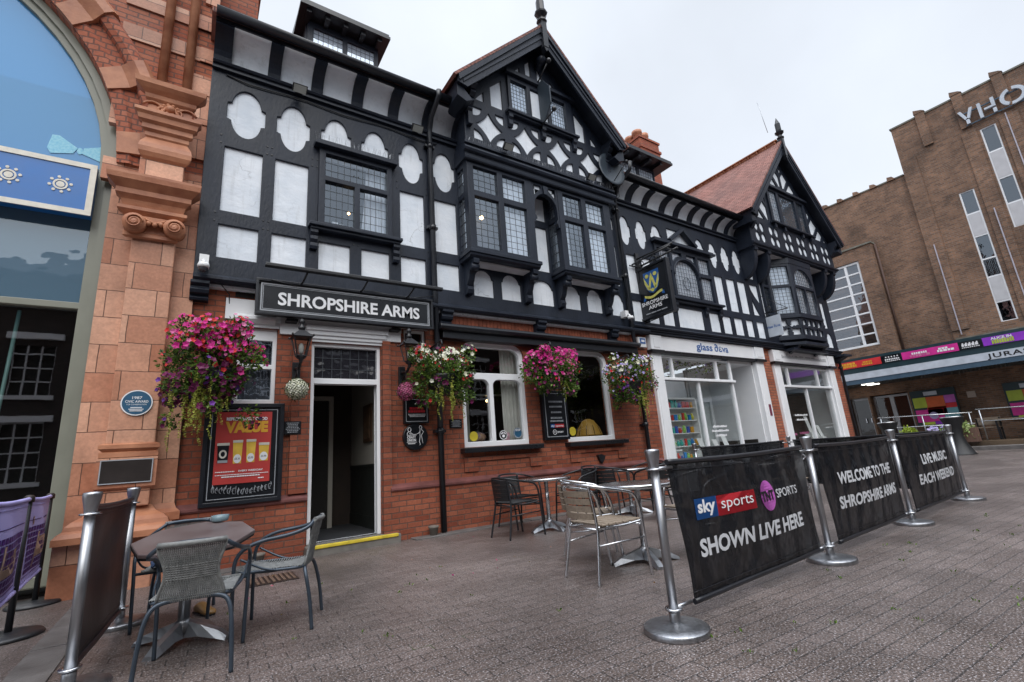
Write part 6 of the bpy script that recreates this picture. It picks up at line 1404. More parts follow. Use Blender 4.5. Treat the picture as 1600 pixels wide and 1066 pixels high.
# poster case
t = at('poster_case', 'black framed case with a red beer price poster on the brick under the small window', 'poster', (.52, 6.7, .71))
b = MB(); b.box(.10, .935, 6.655, 6.74, .715, 1.88); b.build('case', 'signB', t)
fret('frame', rc(.09, .945, .705, 1.89), [rc(.14, .895, .755, 1.84)], 6.635, .04, 'timberD', t, bev=.006)
border(.165, .87, .78, 1.815, .008, 6.651, 'gtext', t)
b = MB(); b.box(.215, .805, 6.645, 6.654, .945, 1.785); po = b.build('poster', 'posterR', t)
PY = 6.642
text('REFRESHINGLY GOOD', .535, 1.685, .036, PY, 'wtext', t, w=.44, bold=.05); text('VALUE', .535, 1.545, .125, PY, 'gold', t, w=.46, bold=.06)
gm2 = []
for k, (x, zb, zt, w) in enumerate(((.30, 1.19, 1.42, .06), (.45, 1.175, 1.43, .05), (.59, 1.18, 1.435, .05), (.73, 1.19, 1.39, .055))):
    mt = 'signB' if k == 0 else 'beer'
    shapes('glass_print', [[(x-w*.85, zb), (x+w*.85, zb), (x+w*1.02, zt), (x-w*1.02, zt)]], PY, .004, mt, t)
    shapes('foam_print', [rc(x-w*1.05, x+w*1.05, zt-.012 if k else zt-.03, zt+.018 if k else zt)], PY-.004, .004, 'cream', t)
    if k:
        shapes('price_label', [ell(x, zb+.055, w*.78, .052, 16)], PY-.004, .004, 'wtext', t); text(('', '\u00a33.35', '\u00a33.95', '\u00a33.95')[k], x, zb+.045, .022, PY-.005, 'dtext', t, w=w*1.1, bold=.02)
    else: shapes('badge', [ell(x, zb+.10, .04, .05, 14), ell(x, zb+.10, .022, .03, 12)], PY-.004, .004, 'cream', t); shapes('foam_print', [rc(x-.05, x+.05, zb, zb+.03)], PY-.004, .004, 'gtext', t)
b = MB()
for x0, x1, z, h in ((.235, .43, 1.08, .010), (.235, .79, 1.045, .008), (.30, .70, 1.02, .013), (.68, .74, .985, .012)):
    x = x0
    while x < x1: q = random.uniform(.01, .03); b.box(x, min(x+q, x1), PY-.003, PY, z, z+h); x += q+.003
b.build('small_print', 'wtext', t)
text('MONDAY - THURSDAY', .60, 1.072, .020, PY-.003, 'wtext', t, w=.28, bold=.03) if False else text('EVERY WEEKDAY', .60, 1.078, .020, PY-.003, 'wtext', t, w=.26, bold=.03)
b = MB(); x = .21
while x < .80:                                       # chalk scrawl
    h = random.uniform(.06, .10); w = random.uniform(.025, .045); z = .835+.02*math.sin(x*9)
    pts = [(x+w*random.random(), PY-.0, z+h*q) for q in (0, .35, .7, 1)]; random.shuffle(pts); b.tube(pts[:3], .0035, 4)
    b.tube([(x+w*.5+w*.5*math.cos(a), PY, z+h*.4+h*.4*math.sin(a)) for a in [k*.9+x for k in range(6)]], .0035, 4); x += w+.008
b.build('chalk_scrawl', 'gtext', t)
# blackboard between the windows
t = at('blackboard', 'tall narrow black board of live sport notices between the bar windows', 'board', (5.4, 6.7, 1.25))
b = MB(); b.box(5.11, 5.68, 6.66, 6.74, 1.24, 2.12); b.build('board', 'signB', t, bevel=.006); border(5.16, 5.63, 1.29, 2.07, .012, 6.656, 'gtext', t)
b = MB()
for z, w in ((1.90, .30), (1.81, .28), (1.71, .22), (1.61, .26), (1.555, .30)):
    x = 5.395-w/2
    while x < 5.395+w/2: q = random.uniform(.012, .03); b.box(x, x+q, 6.654, 6.657, z, z+.03); x += q+.008
b.build('small_print', 'gtext', t)
b = MB(); b.box(5.25, 5.34, 6.653, 6.657, 1.455, 1.515); b.build('blue_block', 'skyB', t); b = MB(); b.box(5.34, 5.55, 6.653, 6.657, 1.455, 1.515); b.build('red_block', 'skyR', t)
text('sky', 5.295, 1.47, .032, 6.651, 'wtext', t, w=.075, bold=.03); text('sports', 5.445, 1.47, .032, 6.651, 'wtext', t, w=.18, bold=.02)
shapes('roundel', [ell(5.33, 1.375, .045, .045, 18), ell(5.33, 1.375, .036, .036, 18)], 6.653, .003, 'wtext', t); text('BT', 5.33, 1.362, .026, 6.652, 'wtext', t, w=.04, bold=.02); text('SPORT', 5.455, 1.36, .030, 6.652, 'wtext', t, w=.14, bold=.03)
# window stickers (on the glass)
def sticker(x, z, r, mt, label, ring=None, paw=False, words=()):
    t = at('window_sticker', label, 'sticker', (x, 6.84, z))
    b = MB(); b.lathe([(.001, 6.836), (r, 6.836), (r, 6.842)], (x, 0, z), 24, axis='y', smooth=False); b.build('disc', mt, t)
    if ring: shapes('ring', [ell(x, z, r*.96, r*.96, 24), ell(x, z, r*.84, r*.84, 24)], 6.832, .003, ring, t)
    if paw: shapes('paw', [ell(x, z-r*.2, r*.36, r*.3, 12)]+[ell(x+r*.55*math.sin(a), z+r*.1+r*.38*math.cos(a), r*.14, r*.18, 8) for a in (-1, -.35, .35, 1)], 6.831, .003, 'wtext', t)
    for i, (wd, dz, sz, m_) in enumerate(words): text(wd, x, z+dz*r, sz*r, 6.830, m_, t, w=r*1.1, bold=.03)
sticker(3.70, 1.33, .105, 'limeP', 'round yellow sticker at the left of the double bar window', None, False, [('ASK', .12, .3, 'dtext'), ('US', -.35, .3, 'dtext')]) if False else sticker(3.79, 1.375, .078, 'stickerY', 'round yellow sticker at the left of the double bar window')
sticker(4.36, 1.375, .08, 'signB', 'round black sticker with a white paw print in the double bar window', 'wtext', True)
sticker(4.66, 1.40, .09, 'plaqB', 'dark blue round sticker low in the right light of the double bar window', 'gtext', False, [('STOP', .35, .32, 'wtext')])
sticker(5.90, 1.385, .08, 'stickerY', 'round yellow sticker low in the window behind the live sport board')
# --- lanterns
def lantern(x, y, z, label):
    t = at('wall_lantern', label, 'lantern', (x, y, z), 'lanterns flanking the pub door')
    def fr4(w0, w1, z0, z1, t_=.012):
        b = MB()
        for sx, sy in ((-1, -1), (1, -1), (1, 1), (-1, 1)): b.bar((x+sx*w0, y+sy*w0, z+z0), (x+sx*w1, y+sy*w1, z+z1), t_, t_)
        for w, zz in ((w0, z0), (w1, z1)):
            for a, c in (((-1, -1), (1, -1)), ((1, -1), (1, 1)), ((1, 1), (-1, 1)), ((-1, 1), (-1, -1))): b.bar((x+a[0]*w, y+a[1]*w, z+zz), (x+c[0]*w, y+c[1]*w, z+zz), t_, t_)
        return b
    b = fr4(.055, .10, .0, .24); b.build('cage', 'blackM', t)
    b = MB(); k = [(-1, -1), (1, -1), (1, 1), (-1, 1)]
    for i in range(4):
        a, c = k[i], k[(i+1) % 4]; b.quad((x+a[0]*.055, y+a[1]*.055, z), (x+c[0]*.055, y+c[1]*.055, z), (x+c[0]*.10, y+c[1]*.10, z+.24), (x+a[0]*.10, y+a[1]*.10, z+.24))
    b.build('glass', 'glassG', t)
    b = MB(); p = [(x+a*.125, y+c*.125, z+.24) for a, c in k]; q = [(x+a*.035, y+c*.035, z+.34) for a, c in k]
    b.add(p+q, [(3, 2, 1, 0), (4, 5, 6, 7)]+[(i, (i+1) % 4, 4+(i+1) % 4, 4+i) for i in range(4)])
    b.lathe([(.03, .34), (.045, .36), (.045, .38), (.03, .40), (.02, .42), (.035, .44), (.04, .46), (.02, .49), (.001, .50)], (x, y, z), 10)
    for a, c in k: b.ball((x+a*.125, y+c*.125, z+.255), .016, 6)
    b.build('roof', 'blackM', t)
    b = MB(); b.lathe([(.001, -.10), (.02, -.09), (.025, -.05), (.055, -.03), (.07, .0)], (x, y, z), 10)
    b.tube([(x, y, z-.06), (x-.005, y+.10, z-.14), (x-.01, y+.24, z-.12), (x-.01, y+.32, z-.10)], .02, 8); b.tube([(x-.01, y+.30, z-.26), (x-.01, y+.22, z-.20), (x-.005, y+.10, z-.14)], .012, 6)
    b.box(x-.05, x+.05, 6.66, 6.70, z-.34, z-.02); b.build('bracket', 'blackM', t, bevel=.004)
    b = MB(); b.lathe([(.012, .02), (.03, .06), (.032, .12), (.02, .16), (.001, .17)], (x, y, z), 10); b.build('bulb', pbr('opal_bulb', (.6, .58, .55), .2), t)
lantern(1.07, 6.36, 2.46, 'black square lantern on the brick pier left of the pub door')
lantern(2.53, 6.36, 2.46, 'black square lantern on the brick pier right of the pub door')
def topiary(x, y, z, r, mf, label):
    t = at('topiary_ball', label, 'topiary ball', (x, y, z-r), 'artificial flower balls below the lanterns')
    b = MB(); b.ball((x, y, z), r*.90, 12); b.build('core', 'leafD', t)
    f = MB(); l = MB(); N = 260
    for i in range(N):
        ph = math.acos(1-2*(i+.5)/N); th = math.pi*(1+5**.5)*i; n = Vector((math.sin(ph)*math.cos(th), math.sin(ph)*math.sin(th), math.cos(ph)))
        p = Vector((x, y, z))+n*r*random.uniform(.94, 1.0); flower(f, p, n+Vector((random.gauss(0, .2), random.gauss(0, .2), random.gauss(0, .2))), r*.125, pet=5)
        for k in range(1): add_leaf(l, Vector((x, y, z))+(n+Vector((random.gauss(0, .1), random.gauss(0, .1), random.gauss(0, .1))))*r*.9, r*.2, n)
    l.build('leaves', 'leafD', t, recalc=False)['kind'] = 'stuff'; f.build('flowers', mf, t, recalc=False)['kind'] = 'stuff'
    b = MB(); b.tube([(x, y, z+r*.9), (x, y+.02, z+r+.14)], .004, 5); b.build('hanger', 'blackM', t)
topiary(1.045, 6.42, 2.04, .135, 'whiteF', 'white flowered ball hanging under the left lantern'); topiary(2.50, 6.42, 2.03, .135, leafm('magenta_pink_petals', (.40, .05, .16), (.55, .16, .30)), 'dusky pink flowered ball hanging under the right lantern')
# --- floodlights, dish, cameras, alarm
def flood(x, y, z, label, tilt=.5):
    t = at('floodlight', label, 'floodlight', (x, y, z), 'small floodlights on the upper front')
    b = MB(); b.bar((x, y-.02, z-.03), (x+.0, y-.10, z+.05), .20, .05, (0, 1, 1)); b.box(x-.05, x+.05, y-.02, y+.06, z+.0, z+.05); b.build('housing', 'blackM', t, bevel=.004)
    b = MB(); b.quad((x-.085, y-.035, z-.052), (x+.085, y-.035, z-.052), (x+.085, y-.115, z+.02), (x-.085, y-.115, z+.02)); b.build('lens', pbr('pale_lens', (.30, .32, .30), .15), t)
flood(.94, 6.46, 6.50, 'small floodlight under the eaves at the left end of the pub'); flood(2.78, 6.46, 6.50, 'small floodlight under the eaves beside the upper downpipe')
flood(4.38, 6.10, 6.46, 'small floodlight on the gable beam above the left oriel'); flood(6.42, 6.10, 6.44, 'small floodlight on the gable beam above the right oriel')
t = at('satellite_dish', 'dark grey satellite dish at the right foot of the big gable', 'satellite dish', (7.35, 6.3, 6.8))
nrm = Vector((-.04, -.99, .10)).normalized(); ax = nrm.cross(Vector((0, 0, 1))).normalized(); bx = ax.cross(nrm); c0 = Vector((7.10, 6.08, 6.86))
b = MB(); k = 0; b.v.append(tuple(c0-nrm*.06)); rings = 5; sg = 24
for i in range(1, rings+1):
    q = i/rings
    for j in range(sg): tt = 2*math.pi*j/sg; b.v.append(tuple(c0+(ax*math.cos(tt)*.36+bx*math.sin(tt)*.40)*q-nrm*.06*(1-q*q)))
for j in range(sg): b.f.append([0, 1+j, 1+(j+1) % sg]); b.m.append(0); b.sm.append(True)
for i in range(1, rings):
    for j in range(sg): a = 1+(i-1)*sg; d = 1+i*sg; b.f.append([a+j, d+j, d+(j+1) % sg, a+(j+1) % sg]); b.m.append(0); b.sm.append(True)
o = b.build('reflector', 'dish', t, recalc=False); sm = o.modifiers.new('solid', 'SOLIDIFY'); sm.thickness = .012
b = MB(); e0 = c0-bx*.30; e1 = c0+nrm*.42-bx*.12; b.tube([e0, e1], .010, 6); b.ball(e1, .032, 8); b.build('feed_arm', 'blackM', t)
b = MB(); b.tube([c0-nrm*.05, c0-nrm*.12+Vector((.05, .05, -.2)), (7.25, 6.25, 6.50), (7.25, 6.3, 6.40)], .022, 8); b.tube([(7.2, 6.3, 6.55), (7.5, 6.3, 6.7), (7.6, 6.4, 6.5), (7.45, 6.4, 6.4)], .008, 5); b.build('bracket', 'blackM', t)
def camera_dome(x, y, z, label):
    t = at('security_camera', label, 'security camera', (x, y, z), 'white security cameras on the front')
    b = MB(); b.box(x-.05, x+.05, y-.02, y+.12, z+.02, z+.16); b.tube([(x, y+.02, z+.06), (x, y-.08, z+.05), (x, y-.10, z)], .02, 8); b.build('mount', 'camW', t)
    b = MB(); b.lathe([(.055, .03), (.065, .0), (.06, -.03)], (x, y-.10, z-.02), 14); b.build('housing', 'camW', t)
    b = MB(); b.ball((x, y-.10, z-.055), .05, 8); b.build('dome', pbr('smoked_dome', (.05, .05, .06), .1), t)
camera_dome(-.05, 6.52, 3.56, 'white dome camera on the timber corner next to the terracotta pier'); camera_dome(7.42, 6.50, 3.66, 'white dome camera beside the downpipe under the right oriel')
t = at('alarm_box', 'white alarm box with a blue panel right of the black awning', 'alarm box', (8.0, 6.7, 3.1))
b = MB(); b.box(7.86, 8.12, 6.66, 6.75, 3.10, 3.33); b.build('case', 'camW', t, bevel=.015)
b = MB(); b.box(7.92, 8.08, 6.652, 6.662, 3.18, 3.30); b.build('panel', 'skyB', t); b = MB(); b.box(7.95, 8.05, 6.648, 6.654, 3.215, 3.265); b.build('emblem', 'wtext', t)
# --- projecting banner bracket in the gable
t = at('wall_pennant', 'stiff grey green pennant held edge on between two ball ended rods in the gable', 'pennant', (5.32, 6.1, 7.9))
b = MB(); b.prism([(6.15, 8.30), (5.99, 8.28), (5.80, 8.0), (5.80, 7.62), (6.02, 7.36), (6.15, 7.36)], 5.30, 5.325, 'x'); b.build('panel', 'dish', t)
b = MB()
for z0, z1 in ((8.32, 8.52), (7.34, 7.40)): b.tube([(5.31, 6.2, z0-.02), (5.31, 5.78, z1)], .016, 6); b.ball((5.31, 5.74, z1+.02), .05, 8)
b.build('rod', 'blackM', t)
# --- cables
b = MB(); b.tube([(.02, 6.6, 6.50)]+[(.02+3.2*i/12, 6.595, 6.47-.02*math.sin(i*1.3)) for i in range(1, 13)], .010, 5); b.tube([(.1, 6.6, 3.45), (.25, 6.70, 3.3), (.27, 6.74, 3.0), (.22, 6.74, 2.6)], .008, 5)
o = b.build('wall_cable', 'blackM'); tag(o, 'thin black cables clipped along the upper front of the pub', 'cable')
# --- television aerial wire on right gable
b = MB(); b.tube([(14.62, 6.0, 10.45), (14.36, 6.0, 11.5)], .008, 5); o = b.build('aerial', 'alud'); tag(o, 'thin aerial rod leaning beside the right gable finial', 'aerial')
# ================================================================== hanging baskets
def basket(cx, cz, r, label, top, mid, low, trail_n=12, trail_len=.55, up_=.40, down=.45, seed=1, wide=1.0, cy_=6.22, nfl=(150, 70, 70)):
    random.seed(seed)
    t = thing('hanging_basket', label, 'flower basket', (cx, cy_, cz), 0, 'flower baskets along the pub front')
    b = MB(); b.lathe([(.001, -.26), (.12, -.24), (.21, -.14), (.25, 0), (.26, .03), (.24, .03)], (cx, cy_, cz-.08), 16); b.build('basket', 'blackM', t)
    b = MB(); b.tube([(cx, 6.74, cz+.45), (cx, cy_, cz+.50), (cx, cy_-.03, cz+.42)], .014, 6); b.tube([(cx, 6.72, cz+.05), (cx, cy_+.1, cz+.48)], .010, 5); b.box(cx-.03, cx+.03, 6.73, 6.75, cz, cz+.5)
    for a in (0, 2.1, 4.2): b.tube([(cx, cy_, cz+.45), (cx+.25*math.cos(a), cy_+.25*math.sin(a), cz-.05)], .004, 4)
    b.build('bracket', 'blackM', t)
    lumps = []                      # uneven outline: a cloud of shoots
    for i in range(34):
        a = random.uniform(0, 6.28); el = random.uniform(-.5, 1.0)
        d = Vector((math.cos(a)*wide, math.sin(a)*.72, 0))*math.cos(el*.9)+Vector((0, 0, math.sin(el*1.2)*up_/.42*.9))
        lumps.append((Vector((cx, cy_, cz))+d*r*random.uniform(.60, .98), r*random.uniform(.16, .30)))
    for i in range(16):
        a = random.uniform(0, 6.28); d = Vector((math.cos(a)*wide*.9, math.sin(a)*.6, -random.uniform(.35, 1.1)*down/.45))
        lumps.append((Vector((cx, cy_, cz))+d*r*random.uniform(.5, .85), r*random.uniform(.14, .24)))
    for i in range(10): lumps.append((Vector((cx+random.uniform(-.4, .4)*r, cy_+random.uniform(-.35, .3)*r, cz+random.uniform(-.5, .5)*r)), r*.35))
    lf = MB(); ld = MB(); F = {k: MB() for k in set(top+mid+low)}
    for c, q in lumps:
        out = (c-Vector((cx, cy_, cz-.1))).normalized()
        for i in range(int(70+380*q)):
            v = Vector((random.gauss(0, 1), random.gauss(0, 1), random.gauss(0, 1))).normalized()*q*random.uniform(.45, 1.15)
            p = c+v
            if p.y > 6.70: continue
            (ld if random.random() < .38 or v.z < -.3*q else lf).__class__
            add_leaf(ld if (random.random() < .35) else lf, p, random.uniform(.026, .062), (v.normalized()+out)*.5)
    hi = [x for x in lumps if x[0].z > cz+.12*r/.5]; md = [x for x in lumps if cz-.18 < x[0].z <= cz+.2]; lo = [x for x in lumps if x[0].z <= cz-.05]
    for n, src, pal, dz in ((nfl[0], hi, top, .5), (nfl[1], md, mid, .1), (nfl[2], lo, low, -.2)):
        if not src: continue
        for i in range(n):
            c, q = random.choice(src); v = Vector((random.gauss(0, 1), random.gauss(0, 1)-.5, random.gauss(0, .8)+dz)).normalized(); p = c+v*q*random.uniform(.95, 1.3)
            if p.y > 6.70: continue
            k = pal[int(len(pal)*abs(math.sin(c.x*37+c.z*53+i//6*.7)))% len(pal)] if random.random() < .75 else random.choice(pal)
            flower(F[k], p, v+Vector((0, -.7, .25)), random.uniform(.020, .041)*(1.1 if k in ('pink', 'whiteF', 'plumF') else .85))
    tr = MB()
    for i in range(trail_n):
        a = random.uniform(-2.9, -.2); x = cx-.25*r*(trail_n > 18)+math.cos(a)*r*random.uniform(.1, .6)*wide; y = cy_+math.sin(a)*r*random.uniform(.1, .6); z = cz-random.uniform(.05, .25); L_ = trail_len*random.uniform(.5, 1.15); n = int(L_/.017); sw = random.uniform(-.05, .05)
        for k in range(n):
            f_ = k/n; p = Vector((x+sw*f_+.01*math.sin(k*.5), y-.03*math.sin(f_*2), z-L_*f_))
            for s in (-1, 1): add_leaf(tr, p, random.uniform(.018, .032)*(1.15-.5*f_), Vector((s, -.3, -.5)), .8)
    for m_, n_, q_ in ((tr, 'trailing_stems', 'leafY'), (lf, 'leaves', 'leafG'), (ld, 'dark_leaves', 'leafD')): m_.build(n_, q_, t, recalc=False)['kind'] = 'stuff'
    for k, m_ in F.items():
        if m_.f: m_.build('flowers', k, t, recalc=False)['kind'] = 'stuff'
    return t
basket(.13, 2.26, .52, 'largest basket, magenta and plum petunias hanging above the red poster', ['pink', 'pink', 'pink', 'pinkL', 'redF'], ['redF', 'pink', 'plumF'], ['plumF', 'violF', 'plumF'], 20, .66, .44, .58, seed=3, wide=1.0, nfl=(520, 80, 210))
basket(2.98, 2.28, .50, 'basket of cream white and red flowers hanging right of the pub door', ['whiteF', 'whiteF', 'plumF', 'whiteF', 'redF'], ['redF', 'plumF', 'whiteF'], ['plumF', 'redF', 'plumF'], 11, .50, .40, .42, seed=8, wide=1.0, nfl=(330, 60, 60))
basket(5.05, 2.40, .50, 'basket of bright pink geraniums hanging between the two bar windows', ['pink', 'pink', 'pinkL', 'pink'], ['pink', 'redF', 'pinkL'], ['pinkL', 'plumF'], 5, .35, .40, .42, seed=14, wide=1.0, nfl=(600, 240, 40))
basket(6.98, 2.28, .52, 'basket of lilac and red flowers hanging left of the shopfront', ['lilacF', 'lilacF', 'lilacF', 'whiteF'], ['redF', 'lilacF', 'redF'], ['plumF', 'plumF', 'violF'], 11, .50, .40, .45, seed=21, wide=1.0, nfl=(360, 150, 130))
random.seed(5)
# ================================================================== barriers
PG = 'steel barrier posts around the outdoor tables'
def make_post(loc, label):
    t = thing('barrier_post', label, 'barrier post', loc, 0, PG)
    b = MB(); b.lathe([(.001, .0), (.178, .0), (.18, .004), (.18, .027), (.175, .032), (.11, .039), (.045, .046), (.035, .052), (.001, .052)], (0, 0, 0), 36); b.build('base', 'steel', t, local=True)
    b = MB(); b.lathe([(.026, .05), (.026, .90)], (0, 0, 0), 20); b.lathe([(.029, .05), (.031, .06), (.031, .10), (.027, .105)], (0, 0, 0), 20); b.build('pole', 'steel', t, local=True)
    b = MB(); b.lathe([(.026, .885), (.030, .89), (.031, .905), (.042, .96), (.045, .985), (.042, .995), (.001, 1.0)], (0, 0, 0), 22); b.build('cap', 'steel', t, local=True)
    b = MB()
    for z in (.115, .875): b.lathe([(.027, z), (.048, z), (.05, z+.005), (.048, z+.010), (.027, z+.010)], (0, 0, 0), 20)
    b.build('collar', 'alu', t, local=True)
    return t
post = make_post((2.323, 1.985, 0), 'steel barrier post nearest the viewer, left of the sport banner')
P2 = copy_tree(post, (4.397, 2.065, 0), 0, 'steel barrier post between the sport banner and the welcome banner')
P3 = copy_tree(post, (6.479, 2.14, 0), 0, 'steel barrier post between the welcome banner and the music banner')
P4 = copy_tree(post, (8.735, 2.21, 0), 0, 'steel barrier post at the far end of the music banner')
P5 = copy_tree(post, (10.05, 5.05, 0), 0, 'steel barrier post at the corner by the brick pier of the shop')
P6 = copy_tree(post, (7.95, 5.75, 0), 0, 'steel barrier post standing before the glass ware shelves')
P7 = copy_tree(post, (-.45, 3.62, 0), 0, 'steel barrier post beside the wicker chairs, cut by the bottom edge')
P8 = copy_tree(post, (-.37, 4.98, 0), 0, 'steel barrier post at the foot of the terracotta pilaster')
bmesh_mat = None
def vinyl():
    m, N, L, b = nt('see_through_vinyl'); b.inputs['Base Color'].default_value = (.0095, .0105, .0135, 1); b.inputs['Roughness'].default_value = .33; b.inputs['Specular IOR Level'].default_value = .35
    g = N.new('ShaderNodeNewGeometry'); n = N.new('ShaderNodeTexNoise'); n.inputs['Scale'].default_value = 3.2; n.inputs['Detail'].default_value = 3; L.new(g.outputs['Position'], n.inputs['Vector'])
    w = N.new('ShaderNodeTexWave'); w.inputs['Scale'].default_value = 1.1; w.inputs['Distortion'].default_value = 9; w.inputs['Detail'].default_value = 2; L.new(g.outputs['Position'], w.inputs['Vector'])
    ad = N.new('ShaderNodeMath'); ad.operation = 'MULTIPLY_ADD'; ad.inputs[1].default_value = .25; L.new(w.outputs['Fac'], ad.inputs[0]); L.new(n.outputs[0], ad.inputs[2])
    bp = N.new('ShaderNodeBump'); bp.inputs['Strength'].default_value = .8; bp.inputs['Distance'].default_value = .12; L.new(ad.outputs[0], bp.inputs['Height']); L.new(bp.outputs[0], b.inputs['Normal'])
    tr = N.new('ShaderNodeBsdfTransparent'); mx = N.new('ShaderNodeMixShader'); mx.inputs[0].default_value = .15
    L.new(b.outputs[0], mx.inputs[1]); L.new(tr.outputs[0], mx.inputs[2]); L.new(mx.outputs[0], N['Material Output'].inputs[0]); return m
MT['vinyl'] = vinyl()
def banner(A, B, label, group='black barrier banners', zt=.925, zb=.10, inset=.13, lean=.0, seed=0, bellyL=.07, mat='vinyl', hem='bannerD', name='barrier_banner', rails='steel'):
    """cloth between two posts A,B (x,y); returns the thing and a map (s along cloth 0..L, z) -> point"""
    random.seed(seed); A, B = Vector((A[0], A[1], 0)), Vector((B[0], B[1], 0)); u = (B-A).normalized(); L_ = (B-A).length; n = Vector((u.y, -u.x, 0))
    t = thing(name, label, 'banner', (A.x, A.y, 0), 0, group)
    s0, s1 = inset, L_-inset
    bul = lambda f, h: .035*math.sin(math.pi*f)*math.sin(math.pi*h)+.012*math.sin(f*9+h*4+seed)*(.3+h*(1-h)*3)*.6
    def pt(f, h, off=0.):
        xl = s0+bellyL*math.sin(math.pi*(.5*(1-h)))**1.3*1.0; xr = s1-.02*math.sin(math.pi*(1-h))
        s_ = xl+(xr-xl)*f; z = zb+(zt-zb)*h-.012*math.sin(math.pi*f)*(h > .5)
        p = A+u*s_+n*(bul(f, h)+off); p.z = z; return p
    b = MB(); NX, NZ = 36, 18
    for i in range(NX+1):
        for j in range(NZ+1): b.v.append(tuple(pt(i/NX, j/NZ)))
    for i in range(NX):
        for j in range(NZ): a = i*(NZ+1)+j; b.f.append([a, a+NZ+1, a+NZ+2, a+1]); b.m.append(0); b.sm.append(True)
    o = b.build('cloth', mat, t, recalc=False); sm = o.modifiers.new('thick', 'SOLIDIFY'); sm.thickness = .003
    b = MB()
    for h0 in (0., 1.): b.tube([pt(i/24, h0)+Vector((0, 0, -.012 if h0 else .012)) for i in range(25)], .017, 8)
    for h0, d in ((.075, .004), (.925, .004)):
        for sg in (1, -1): b.tube([pt(i/30, h0, sg*d) for i in range(31)], .0022, 4)
    b.build('hem', hem, t)
    if rails:
        b = MB()
        for z in (.12, .88):
            for e, k in ((0., s0+.04), (L_, s1-.04)): a_ = A+u*(e+(.03 if e == 0 else -.03)); c_ = A+u*k; b.tube([(a_.x, a_.y, z), (c_.x, c_.y, z)], .011, 8)
        b.build('rail', rails, t)
    def put(me_loops=None, txt=None, s=0, z=0, size=.1, w=None, mt='ltext', nm='lettering', off=.004, bold=.03, rot=0., shear=0.):
        if txt:
            o_ = text(txt, 0, 0, size, 0, mt, None, w=w, bold=bold, rot=0, shear=shear, name=nm)
        else: o_ = shapes(nm, me_loops, 0, 0, mt, None)
        me = o_.data
        if not txt or True:
            bm = bmesh.new(); bm.from_mesh(me); bmesh.ops.triangulate(bm, faces=bm.faces)
            bmesh.ops.subdivide_edges(bm, edges=[e for e in bm.edges if e.calc_length() > .06], cuts=2); bm.to_mesh(me); bm.free()
        ca, sa = math.cos(rot), math.sin(rot)
        for v in me.vertices:
            x, zz = v.co.x, v.co.z; x, zz = x*ca-zz*sa, x*sa+zz*ca; ss, zz = s+x, z+zz
            h = (zz-zb)/(zt-zb); xl = s0+bellyL*math.sin(math.pi*(.5*(1-min(1, max(0, h)))))**1.3; f = min(1, max(0, (ss-xl)/(s1-xl)))
            p = A+u*ss+n*(bul(f, h)+off); v.co = (p.x-t.location.x, p.y-t.location.y, zz)
        o_.parent = t; return o_
    return t, put
t, put = banner((2.323, 1.985), (4.397, 2.065), 'black banner with blue, red and pink sport logos nearest the viewer', seed=1)
S = lambda X: X-2.323
put([rc(S(2.66), S(2.885), .545, .67)], mt='skyB', off=.004, nm='blue_block'); put([rc(S(2.885), S(3.33), .542, .668)], mt='skyR', off=.004, nm='red_block')
put(txt='sky', s=S(2.772), z=.585, size=.078, w=.18, mt='wtext', off=.007, bold=.03); put(txt='sports', s=S(3.11), z=.585, size=.072, w=.37, mt='wtext', off=.007, bold=.0)
put([ell(S(3.515), .605, .105, .105, 28)], mt='tntP', nm='pink_disc'); put(txt='TNT', s=S(3.505), z=.572, size=.068, w=.19, mt='dtext', off=.008, bold=.04); put(txt='SPORTS', s=S(3.84), z=.575, size=.062, w=.38, mt='ltext', bold=.01)
put(txt='SHOWN LIVE HERE', s=S(3.335), z=.335, size=.10, w=1.38, bold=.035)
t, put = banner((4.397, 2.065), (6.479, 2.14), 'black banner welcoming customers, second from the viewer', seed=2)
put(txt='WELCOME TO THE', s=5.485-4.397, z=.565, size=.10, w=1.32, bold=.035); put(txt='SHROPSHIRE ARMS', s=5.485-4.397, z=.36, size=.10, w=1.42, bold=.035)
t, put = banner((6.479, 2.14), (8.735, 2.21), 'black banner advertising live music, third from the viewer', seed=3)
put(txt='LIVE MUSIC', s=7.68-6.479, z=.575, size=.11, w=1.04, bold=.035); put(txt='EACH WEEKEND', s=7.68-6.479, z=.36, size=.11, w=1.40, bold=.035)
banner((8.735, 2.21), (10.05, 5.05), 'plain black banner closing the far end of the seating area', seed=4); banner((10.05, 5.05), (7.95, 5.75), 'plain black banner in front of the glass shop window', seed=5)
banner((-.37, 4.98), (-.45, 3.62), 'plain dark banner between the two posts beside the wicker chairs', seed=6, bellyL=.02, inset=.05, mat='banner')
